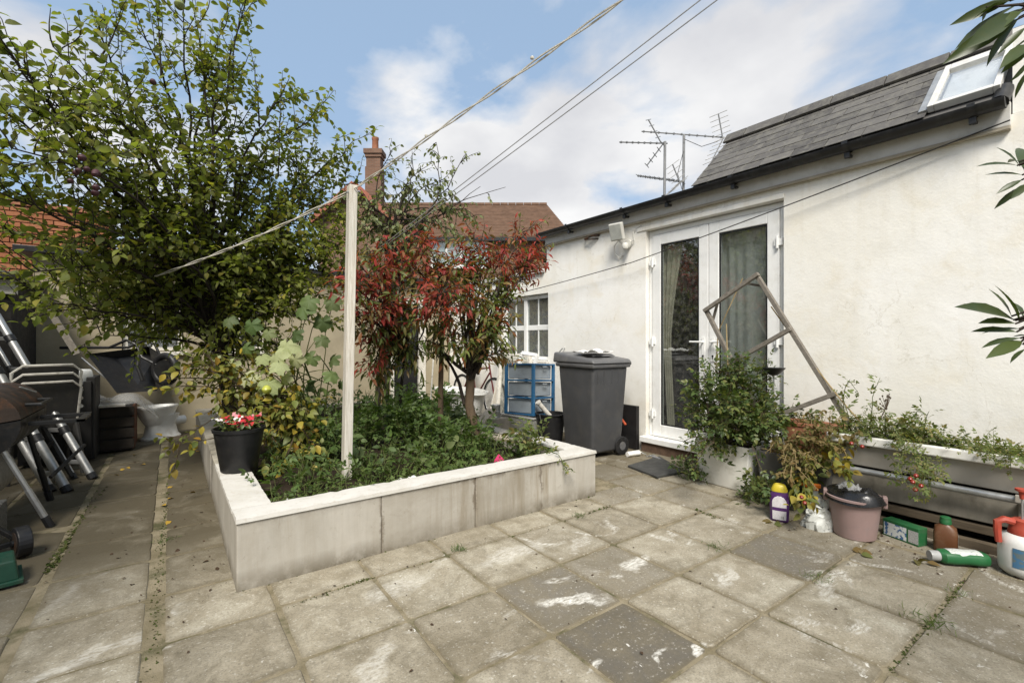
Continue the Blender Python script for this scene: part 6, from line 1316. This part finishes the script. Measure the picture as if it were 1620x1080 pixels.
gnb = thing('green_bottle', 'green plastic bottle lying on its side with grey cap', 'bottle', (3.58,.63,.038), 0); dr = (at_z(1570,893)-at_z(1497,888)); gnb.rotation_euler = (R(90), 0, math.atan2(dr.y, dr.x)-R(90)+R(180)); gnb.location = (3.50,.66,.037)
part('body', loft([capsule(.030,.030,-.09,p=2),capsule(.046,.034,-.075),capsule(.050,.036,-.02),capsule(.044,.034,.035),capsule(.050,.036,.09),capsule(.048,.035,.125),capsule(.040,.03,.135)]), gr2, gnb, smooth=True, local=True)
part('cap', MB().lathe([(0,-.135),(.026,-.135),(.027,-.13),(.027,-.09),(0,-.09)], 20), simple('grey_cap', (.36,.36,.35), .4), gnb, smooth=True, local=True)
part('label', loft([[(x*.9,y*1.0+.0035,z) for x,y,z in capsule(.046,.034,-.05)][1:12], [(x*.9,y+.0035,z) for x,y,z in capsule(.050,.036,-.0)][1:12], [(x*.85,y+.0035,z) for x,y,z in capsule(.045,.035,.04)][1:12], [(x*.9,y+.0035,z) for x,y,z in capsule(.050,.036,.10)][1:12]]), prnt('green_label_text', (.55,.57,.54), (.32,.36,.33), 150, .56, (1,1,.5)), gnb, smooth=True, local=True)

spr = thing('pressure_sprayer', 'white pressure sprayer with red pump top at the right edge', 'sprayer', (3.62,.42,0), face)
part('tank', MB().lathe([(0,.0),(.075,.0),(.098,.022),(.102,.05),(.102,.165),(.092,.195),(.062,.215),(0,.216)], 36), simple('milky_plastic', (.66,.66,.63), .4, 0, .06, 6, .05, 40, .4, dirt=.2, dirtc=(.45,.42,.35)), spr, smooth=True, local=True)
red = simple('red_plastic', (.36,.055,.032), .48, 0, .15, 8, .04, dirt=.35, dirtc=(.28,.14,.1)); part('collar', MB().lathe([(.064,.205),(.066,.215),(.060,.245),(.050,.262),(.050,.285),(.042,.29),(0,.29)], 30), red, spr, smooth=True, local=True)
part('handle', MB().tube([(-.05,-.02,.275),(-.09,-.03,.285),(-.115,-.035,.27),(-.115,-.035,.225),(-.110,-.035,.165)], [.018,.018,.018,.016,.014], 8), red, spr, smooth=True, local=True)
part('plunger_rod', MB().tube([(-.01,0,.285),(-.01,0,.42)], .005, 8), K['galv'], spr, local=True); part('plunger_knob', MB().lathe([(0,.395),(.010,.395),(.014,.43),(.028,.437),(.028,.448),(0,.448)], 18, (-.01,0,0)), red, spr, smooth=True, local=True)
lbs = MB().grid(lambda u, v: (.1035*math.sin(-.75+1.6*u), -.1035*math.cos(-.75+1.6*u), .055+.10*v), 16, 2); part('label', lbs, prnt('sprayer_label', (.12,.16,.17), (.06,.16,.28), 25, .5, (1,1,2)), spr, smooth=True, local=True)
lb2 = MB().grid(lambda u, v: (.1040*math.sin(-.35+1.1*u), -.1040*math.cos(-.35+1.1*u), .102+.012*v), 12, 1); part('label_band', lb2, prnt('sprayer_print', (.55,.58,.58), (.12,.16,.17), 120, .5, (1,1,.6)), spr, smooth=True, local=True)

# ================================================================== FLOWER POT ON THE BED CORNER
fp = thing('flower_pot', 'black plastic flower pot standing on the bed coping', 'flower pot', (.375,3.66,BH+.003))
part('body', MB().lathe([(0,0),(.105,0),(.110,.006),(.150,.262),(.158,.265),(.160,.285),(.150,.287),(.145,.262),(.10,.02),(0,.02)], 36), K['blackplastic'], fp, smooth=True, local=True)
part('soil', MB().lathe([(0,.262),(.144,.255),(.144,.24),(0,.24)], 24), K['soil'], fp, local=True)
bz = thing('busy_lizzie', 'red and white flowers filling the black pot', 'flowers', (.375,3.66,BH+.26)); LV = Leaves(); BR = MB(); heads = []
for k in range(46):
    a = rng.random()*6.28; r_ = .13*math.sqrt(rng.random()); p = np.array([.375+r_*math.cos(a)*.6,3.66+r_*math.sin(a)*.6,BH+.262]); e = np.array([.375+r_*math.cos(a)*1.15,3.66+r_*math.sin(a)*1.15,BH+.30+rng.uniform(0,.055)])
    pts = bow(p, e, 4, .05, .05); BR.tube(pts, .0022, 5, False); leaf_along(LV, pts, .018, .036, .15, .2); heads.append(e+np.array([0,0,.008]))
part('stems', BR, K['stem'], bz); LV.build('foliage', 'ovate', K['l_rose'], bz, 0)
petal = blade([(0,.08),(.4,.38),(.8,.36),(1,0)], .1, .15); T['flower'] = joined([placed(petal,(0,0,0),k*2*math.pi/5,1,.15) for k in range(5)])
mr = simple('red_petal', (.46,.025,.035), .6, 0, .3, 40, 0); mw = simple('white_petal', (.72,.66,.64), .6, 0, .1, 40, 0); mp_ = simple('pink_petal', (.55,.22,.24), .6, 0, .2, 40, 0)
for k, e in enumerate(heads[:40]):
    m_ = (mr, mr, mw, mr, mp_)[k % 5]; Lf = Leaves(); Lf.put(e, np.array([rng.normal(),rng.normal(),.1]), unit(np.array([-.25,-.6,.9])+rng.normal(size=3)*.3), .024); Lf.build('flower', 'flower', m_, bz, 1, 'flower')
# bright pink plant label in the bed
pk2 = MB(); c = at_z(791,728,.30); pk2.add([(c.x-.055,c.y,.25),(c.x+.055,c.y-.02,.25),(c.x+.04,c.y,.30),(c.x,c.y+.01,.345),(c.x-.04,c.y+.01,.30),(c.x-.055,c.y+.012,.25),(c.x+.055,c.y-.008,.25),(c.x+.04,c.y+.012,.30),(c.x,c.y+.022,.345),(c.x-.04,c.y+.022,.30)], [(0,1,2,3,4),(9,8,7,6,5),(0,4,9,5),(4,3,8,9),(3,2,7,8),(2,1,6,7),(1,0,5,6)])
single('plastic_tag', pk2, prnt('pink_card', (.62,.05,.16), (.10,.02,.04), 60, .64, (1,1,2)), 'bright pink plastic scrap on the soil behind the coping', 'scrap')
wsc = single('paper_scrap', cloth(1.28,2.98,.262,.13,.09,.05,21,16,12), K['rag'], 'crumpled pale scrap on the soil behind the front coping', 'scrap', smooth=True)
single('plastic_scrap', cloth(.52,2.98,.275,.09,.07,.03,22,12,10), K['rag'], 'small pale plastic scrap in the inner corner of the bed', 'scrap', smooth=True)

# ================================================================== CLUTTER IN THE SHADED LEFT CORNER
# barrel barbecue
bq = thing('barrel_barbecue', 'rusty black barrel barbecue standing at the left edge', 'barbecue', (-.98,4.55,0))
cx_, cz_, r_ = -.98, .70, .215; y0_, y1_ = 4.22, 4.98
def arc_shell(a0, a1, ya, yb, r0, th, n=16):
    m_ = MB(); R_ = [(math.cos(a)*r0, math.sin(a)*r0) for a in np.linspace(a0,a1,n)] + [(math.cos(a)*(r0-th), math.sin(a)*(r0-th)) for a in np.linspace(a1,a0,n)]; k = len(R_)
    m_.add([(cx_+x, y, cz_+z) for y in (ya,yb) for x,z in R_], [(i,(i+1)%k,(i+1)%k+k,i+k) for i in range(k)])
    for y in (ya, yb): m_.add([(cx_+math.cos(a)*r0, y, cz_+math.sin(a)*r0) for a in np.linspace(a0,a1,n)], [tuple(range(n))])
    return m_
lidq = part('lid', arc_shell(R(8), R(190), y0_, y1_, r_+.004, .004), K['rust'], bq, smooth=True); part('barrel', arc_shell(R(192), R(366), y0_, y1_, r_, .004), K['blacksteel'], bq, smooth=True)
part('handle', MB().tube([(cx_+.20,y0_+.2,cz_+.10),(cx_+.27,y0_+.2,cz_+.10),(cx_+.27,y1_-.2,cz_+.10),(cx_+.20,y1_-.2,cz_+.10)], .011, 8), K['blacksteel'], lidq, smooth=True)
part('latch', MB().bar((cx_+.12,4.72,cz_+.20),(cx_+.19,4.78,cz_+.155),.02,.008), K['alu'], lidq)
for (a_, b_) in (((cx_+.13,y0_+.05,cz_-.17),(-.64,4.30,0)),((cx_-.13,y0_+.05,cz_-.17),(-1.3,4.30,0)),((cx_+.13,y1_-.05,cz_-.17),(-.75,5.02,0)),((cx_-.13,y1_-.05,cz_-.17),(-1.25,5.0,0))):
    a_, b_ = Vector(a_), Vector(b_); part('leg', MB().tube([a_, a_.lerp(b_,.5)], .016, 8).tube([a_.lerp(b_,.5), a_.lerp(b_,.86)], .019, 8), K['alu'] if a_.x > cx_ and a_.y < 4.5 else K['blacksteel'], bq, smooth=True); part('foot', MB().tube([a_.lerp(b_,.86), b_], .024, 8), K['blackplastic'], bq)
part('side_shelf', MB().box(cx_+.225,cx_+.50,y0_+.12,y0_+.18,cz_-.03,cz_-.01).box(cx_+.225,cx_+.50,y1_-.3,y1_-.24,cz_-.03,cz_-.01).box(cx_+.46,cx_+.50,y0_+.12,y1_-.24,cz_-.028,cz_-.012), K['blacksteel'], bq)
part('ash_drum', MB().tube([(-1.05,4.15,.33),(-1.05,4.75,.33)], .17, 22), K['boards'], bq, smooth=True)
part('strut', MB().tube([(-.66,4.42,.30),(-.52,4.72,.45)], .012, 8), K['blacksteel'], bq)
# folding aluminium ladder
ld = thing('aluminium_ladder', 'folded aluminium ladder with silver tube stiles leaning beside the barbecue', 'ladder', (-.65,5.4,0))
f4 = at_z(148,757); top4 = at_d(-6,498,4.35); dv = top4-f4
feet = [(f4,.031,1.0),(at_z(119,757),.018,1.0),(at_z(108,778),.033,1.0),(at_z(81,778),.033,1.0)]
for p, rr, k in feet:
    part('stile', MB().tube([p+dv*.02, p+dv*k], rr, 14), K['alu'], ld, smooth=True); part('foot', MB().tube([p, p+dv*.03], rr+.005, 14), K['blackplastic'], ld)
    for t in (.27,.45,.64,.83): part('collar', MB().tube([p+dv*t, p+dv*(t+.035)], rr+.008, 14), K['blackplastic'], ld, smooth=True)
for a_, b_ in ((feet[0][0],feet[1][0]),(feet[2][0],feet[3][0])):
    for t in (.10,.29,.47,.66,.85): part('rung', MB().bar(a_+dv*t, b_+dv*t, .03, .035), K['alu'], ld, bevel=.004)
part('hinge_bar', MB().bar(feet[3][0]+dv*.17+Vector((.03,-.06,0)), feet[1][0]+dv*.22+Vector((.0,-.05,0)), .02, .03), K['blacksteel'], ld); part('hinge_bar', MB().bar(feet[1][0]+dv*.02+Vector((0,-.05,0)), feet[1][0]+dv*.45+Vector((0,-.05,0)), .03, .02), K['blacksteel'], ld)
# small trolley with rusty wheel, green box
tr2 = thing('trolley', 'black trolley frame with one rusty wheel at the left edge', 'trolley', (-.80,3.82,0))
wc = Vector((-.685,3.80,.085)); wl = part('wheel', MB().tube([wc-Vector((.028,.012,0)), wc+Vector((.028,.012,0))], .085, 24), K['blackplastic'], tr2, bevel=.006); part('rim', MB().tube([wc-Vector((.030,.0125,0)), wc+Vector((.030,.0125,0))], .060, 20), K['rust'], wl); part('hub', MB().tube([wc-Vector((.04,.015,0)), wc+Vector((.04,.015,0))], .018, 12), K['blacksteel'], wl)
part('frame', MB().bar(wc, (-1.12,4.05,.40), .025).bar(wc+Vector((-.03,0,0)), (-1.25,3.55,.07), .025).bar((-1.12,4.05,.40),(-1.25,3.55,.07),.025), K['blacksteel'], tr2, bevel=.003)
part('deck', MB().box(-1.05,-.80,3.85,4.10,.05,.27), prnt('grey_mesh', (.12,.12,.11), (.03,.03,.03), 70, .5), tr2, bevel=.006)
gb2 = thing('green_case', 'dark green plastic case on the slabs at the lower left edge', 'case', (-.80,3.42,0), R(12)); grn = simple('dark_green_plastic', (.010,.055,.032), .45, 0, .2, 8, .08, dirt=.3)
part('body', MB().taper((.17,.10),(.155,.09),.03,.13), grn, gb2, bevel=.008, local=True); part('base', MB().taper((.185,.115),(.185,.115),.012,.034), grn, gb2, bevel=.004, local=True)
for s_ in (-1,1): part('foot', MB().box(s_*.14-.02,s_*.14+.02,-.1,.1,0,.012), K['blackplastic'], gb2, local=True)
# stack of garden chairs
def chair(parent_label, z, dx_, grp):
    c_ = thing('garden_chair', parent_label, 'chair', (-.98+dx_,6.05,z), R(200), grp); mt_ = K['oldwhite']
    K.setdefault('chairplastic', simple('grey_chair_plastic', (.045,.043,.04), .5, 0, .15, 8, .05, dirt=.4)); mt_ = K['chairplastic']
    part('seat', MB().grid(lambda u,v: (-.21+.42*u, -.20+.40*v, .40-.025*math.sin(math.pi*u)), 8, 8), mt_, c_, smooth=True, local=True)
    part('backrest', MB().grid(lambda u,v: (-.21+.42*u, .20+.10*v, .40+.42*v+.04*math.sin(math.pi*u)*v), 8, 8), mt_, c_, smooth=True, local=True)
    rimm = MB().tube([(-.21,.20,.42),(-.225,.30,.80),(-.16,.325,.86),(.16,.325,.86),(.225,.30,.80),(.21,.20,.42)], .011, 6); part('rim', rimm, K['oldwhite'], c_, smooth=True, local=True)
    for s_ in (-1,1):
        part('armrest', MB().tube([(s_*.235,.25,.62),(s_*.25,.0,.63),(s_*.245,-.17,.60),(s_*.235,-.19,.52)], .016, 8), K['oldwhite'], c_, smooth=True, local=True)
        part('leg', MB().tube([(s_*.235,-.19,.53),(s_*.25,-.22,0)], [.020,.015], 8), mt_, c_, smooth=True, local=True); part('leg', MB().tube([(s_*.20,.19,.42),(s_*.24,.27,0)], [.020,.015], 8), mt_, c_, smooth=True, local=True)
for k, lb in enumerate(('bottom chair of the grey plastic stack behind the ladder','middle chair of the grey plastic stack behind the ladder','top chair of the grey plastic stack behind the ladder')): chair(lb, .075*k, .0, 'stacked garden chairs')
# white appliance with a round end on the stack
wa = thing('white_appliance', 'white plastic appliance with round end and knob above the chairs', 'appliance', A(at_d(120,600,4.75)))
aM = Matrix.Rotation(-YAW, 4, 'Z'); poly = [(-.20,-.10),(.06,-.10)] + [(.06+.03*math.sin(a)*1.2, -.10*math.cos(a)) for a in np.linspace(.15,math.pi-.15,10)] + [(.06,.10),(-.20,.10)]
m_ = MB().prism(poly, -.10, .12).xf(aM @ Matrix.Rotation(R(90),4,'X')); part('casing', m_, K['upvc'], wa, bevel=.012, smooth=True, local=True); part('knob', MB().tube([(.075,-.12,0),(.075,-.17,0)], .035, 16).xf(aM), K['galv'], wa, smooth=True, local=True)
single('cardboard_box', MB().box(-1.12,-.66,5.95,6.35,0,.74).xf(Matrix.Identity(4)), simple('black_carton', (.016,.015,.014), .7), 'black crate standing behind the stack of chairs', 'crate', bevel=.01) if False else None
sup = thing('black_cabinet', 'black cabinet standing behind the garden chairs', 'cabinet', (-.80,6.55,0)); part('case', MB().box(-1.18,-.62,6.38,6.78,.03,.86), simple('black_cabinet_paint', (.014,.013,.012), .6), sup, bevel=.008); part('door', MB().box(-1.15,-.65,6.355,6.378,.07,.82), simple('black_cabinet_paint', (0,0,0)), sup, bevel=.004)
for s_ in (-1.1,-.7): part('foot', MB().box(s_-.03,s_+.03,6.42,6.74,0,.03), K['blackplastic'], sup)
# ribbed hose hanging at the cabinet side
hs_ = thing('ribbed_hose', 'cream ribbed hose coils hanging beside the black cabinet', 'hose', A(at_d(128,640,4.9)))
for k in range(3):
    c = at_d(127,616+12*k,4.85); part('coil', MB().tube([c+RT*(.05*math.cos(a))+FW*(.05*math.sin(a))+Vector((0,0,.006*math.sin(a))) for a in np.linspace(0,2*math.pi,19)], .022, 8, False), K['oldwhite'], hs_, smooth=True)
part('sleeve', MB().tube([at_d(127,652,4.85), at_d(129,700,4.85)], .045, 14), K['sleeper'], hs_, smooth=True)
# wheelbarrow tipped up against the wall
wbw = thing('wheelbarrow', 'black wheelbarrow tipped up against the cream wall', 'wheelbarrow', A(at_d(215,600,5.9))*[1,1,0])
Wc = at_d(262,584,5.75)
tyre = part('wheel', MB().tube([Wc+RT*(.165*math.cos(a))+Vector((0,0,.165*math.sin(a)))-FW*(.05*math.cos(a)) for a in np.linspace(0,2*math.pi,29)], .042, 10, False), K['blackplastic'], wbw, smooth=True); part('rim', MB().tube([Wc-FW*.03, Wc+FW*.03], .115, 22), K['blacksteel'], tyre, smooth=True)
tq = [at_d(138,560,5.6), at_d(236,548,6.2), at_d(248,618,6.0), at_d(186,622,5.5)]; cen = sum(tq, Vector())/4; inner = [p.lerp(cen,.28)+FW*.26 for p in tq]
part('tray', MB().add([*tq,*inner], [(4,5,6,7),(0,1,5,4),(1,2,6,5),(2,3,7,6),(3,0,4,7)]).add([p-FW*.006 for p in (*tq,*inner)], [(7,6,5,4),(4,5,1,0),(5,6,2,1),(6,7,3,2),(7,4,0,3)]), K['blackplastic'], wbw, smooth=False)
for off in (0, 1):
    o_ = FW*(.3*off); part('handle_bar', MB().tube([Wc+o_*.3+Vector((0,0,.0)), at_d(225,565,5.8)+o_, at_d(216,545,5.8)+o_, at_d(200,538,5.8)+o_, at_d(172,550,5.75)+o_, at_d(95,550,5.6)+o_], .017, 8), K['blacksteel'], wbw, smooth=True)
part('leg', MB().tube([at_d(129,566,5.6), at_d(160,592,5.6), at_d(190,614,5.6)], .010, 8), K['galv'], wbw, smooth=True); part('leg', MB().tube([at_d(222,545,5.9), at_d(218,580,5.8), at_d(226,602,5.8)], .022, 8), K['blacksteel'], wbw, smooth=True)
# covered stack and toilet pan
cr_ = thing('covered_crate', 'dark crate under crumpled clear plastic sheeting', 'crate', (-.62,6.95,0)); 
for k in range(4): part('slat', MB().box(-1.0,-.33,6.72+.0,6.74,.04+.12*k,.14+.12*k), simple('dark_crate_wood', (.03,.024,.018), .85, 0, .4, 9, .4, 40), cr_, bevel=.004)
part('core', MB().box(-.98,-.35,6.745,7.3,.02,.50), K['dark'], cr_); part('side', MB().box(-.348,-.328,6.745,7.3,.03,.50), simple('rusty_panel', (.12,.045,.02), .85, 0, .4, 6, .3), cr_)
sht = thing('plastic_sheet', 'crumpled clear plastic sheet draped over the dark crate', 'sheet', (-.62,6.95,.5)); part('film', cloth(0,0,.03,.86,.78,.09,31,46,30,0,.34), m_plastic_film('clear_sheet', (.50,.49,.46), .42, .2), sht, smooth=True, local=True)
lp = MB().box(-.74,-.40,6.62,6.70,.515,.54); single('white_lath', lp, K['oldwhite'], 'white lath sticking out from under the plastic sheet', 'board', bevel=.003)
to_ = thing('toilet_pan', 'old white toilet pan standing on the slabs by the crate', 'toilet', (-.10,7.42,0), R(-60))
part('bowl', MB().lathe([(0,.16),(.10,.18),(.15,.28),(.185,.385),(.195,.40),(.195,.415),(.155,.415),(.13,.34),(.06,.24),(0,.23)], 30, (0,-.05,0), .92, 1.25), K['ceramic'], to_, smooth=True, local=True)
part('pedestal', loft([capsule(.12,.22,0),capsule(.125,.225,.02),capsule(.10,.19,.06),capsule(.095,.16,.18),capsule(.14,.20,.30)]), K['ceramic'], to_, smooth=True, local=True); part('outlet', MB().tube([(0,.12,.20),(0,.28,.20)], .055, 16), K['ceramic'], to_, smooth=True, local=True)

# ================================================================== LITTER AND JOINT WEEDS
def tuft(label, pos, n, h, mat, spread=.5):
    t_ = thing('grass_tuft', label, 'weed', pos, group=None); L2 = Leaves(); 
    for k in range(n):
        p = np.array([pos[0]+rng.normal()*spread*.05, pos[1]+rng.normal()*spread*.05, 0]); L2.put(p, unit(np.array([rng.normal()*.7, rng.normal()*.7, .7])), unit(rng.normal(size=3)), h*rng.uniform(.5,1.1))
    L2.build('blades', 'needle', mat, t_, 0); return t_
def gz(px, py): v = at_z(px, py); return (v.x, v.y, -.004)
tuft('grass tuft in the joint in front of the pink bucket', gz(1293,914), 70, .032, K['l_moss'], .7); tuft('largest grass tuft in the joint at the lower right', gz(1472,985), 90, .042, K['l_moss'], .9)
tuft('small round weed in the joint before the bed front', gz(727,869), 60, .035, K['l_weed'], .45); tuft('small weed in the joint near the right corner of the bed', gz(917,817), 50, .035, K['l_weed'], .6); tuft('small weed in the joint left of the dark slab', gz(1133,866), 50, .035, K['l_weed'], .6)
tuft('weed clump in the wide joint beside the bed path', gz(262,855), 40, .035, K['l_weed'], .6); tuft('weed in the joint at the far right behind the largest tuft', gz(1515,938), 40, .03, K['l_moss'], .6)
ms = Leaves(); root = thing('joint_moss', 'moss and tiny weeds growing along the slab joints', 'moss', (1.0,2.4,0)); root['kind'] = 'stuff'
def along(a_, b_, n, s_=.018, w_=.012):
    for k in range(n):
        t = rng.random(); p = A(a_)*(1-t)+A(b_)*t; ms.put(np.array([p[0]+rng.normal()*w_, p[1]+rng.normal()*w_, -.006]), unit(np.array([rng.normal(),rng.normal(),.6])), unit(np.array([rng.normal()*.3,rng.normal()*.3,1])), s_*rng.uniform(.5,1.4))
along(gz(455,960), gz(590,912), 170, .012, .007); along(gz(660,895), gz(900,822), 160, .011, .006); along(gz(1415,1060), gz(1530,915), 260, .012, .008); along(gz(255,870), gz(272,730), 260, .013, .012); along(gz(75,905), gz(165,770), 500, .018, .014); along(gz(240,1070), gz(256,860), 120, .010, .012); along(gz(930,815), gz(965,800), 80); along(gz(1100,805), gz(1140,822), 60); along((.26,2.64,0),(2.72,2.64,0), 160, .012, .005)
ms.build('moss_tufts', 'ovate', m_leaf('dark_moss_leaf', [(.045,.065,.018),(.065,.085,.024),(.08,.08,.03),(.035,.05,.015)], .8, .15, .1), root)
for o in root.children: o['kind'] = 'stuff'
lit = thing('leaf_litter', 'scattered dead leaves, grit and crumbs on the slabs', 'litter', (1.0,3.0,0)); lit['kind'] = 'stuff'; lt1, lt2 = Leaves(), Leaves()
for (cx2, cy2, n, sd2) in ((3.7,.85,110,.22),(3.6,1.3,60,.2),(-.1,5.0,60,.9),(-.6,4.5,50,.8),(.1,4.0,60,.5),(1.5,2.55,80,.8),(1.8,1.6,50,1.0),(3.2,2.8,60,.5),(.2,3.1,90,.35),(3.6,.5,90,.25),(-.2,6.2,60,.6)):
    for k in range(n):
        x = cx2+rng.normal()*sd2; y = cy2+rng.normal()*sd2
        if BX0-.02 < x < BX1+.02 and y > BY0-.02: continue
        if x > 4.2: continue
        lt1.put(np.array([x,y,.004]), unit(np.array([rng.normal(),rng.normal(),rng.normal()*.12])), unit(np.array([rng.normal()*.25,rng.normal()*.25,1])), rng.choice([.008,.012,.018,.03], p=[.4,.35,.2,.05]))
lt1.build('crumbs', 'ovate', simple('dead_leaf', (.06,.035,.018), .9, 0, .4, 30, 0), lit)
for q in [(180,752),(197,742),(265,790),(262,800),(255,695),(272,770),(200,740),(300,780),(212,720),(230,735),(268,825),(310,715)]: lt2.put(A(at_z(*q))+[0,0,.006], unit(np.array([rng.normal(),rng.normal(),.05])), unit(np.array([rng.normal()*.2,rng.normal()*.2,1])), .05)
lt2.build('yellow_leaves', 'ovate', simple('fallen_yellow_leaf', (.40,.25,.03), .7, 0, .3, 30, 0), lit)
for o in lit.children: o['kind'] = 'stuff'
for q, lb in (((1362,872),'brown curled dead leaf on the joint before the bucket'),((1450,888),'orange brown dead leaf on the slabs before the brown bottle'),((1224,827),'dark dead leaf beside the foot of the purple bottle')):
    Lf = Leaves(); v = A(at_z(*q)); rt2 = thing('dead_leaf', lb, 'leaf', v)
    for k in range(4): Lf.put(v+rng.normal(size=3)*[.025,.025,0]+[0,0,.008], unit(np.array([rng.normal(),rng.normal(),.15])), unit(np.array([rng.normal()*.5,rng.normal()*.5,1])), .055)
    Lf.build('blade', 'ovate', K['l_dry'], rt2, stuff=False)

for o in bpy.data.objects:                     # thin twigs and stems too fine to pick apart one by one
    if o.type == 'MESH' and o.name.split('.')[0] in ('branches', 'stems'): o['kind'] = 'stuff'
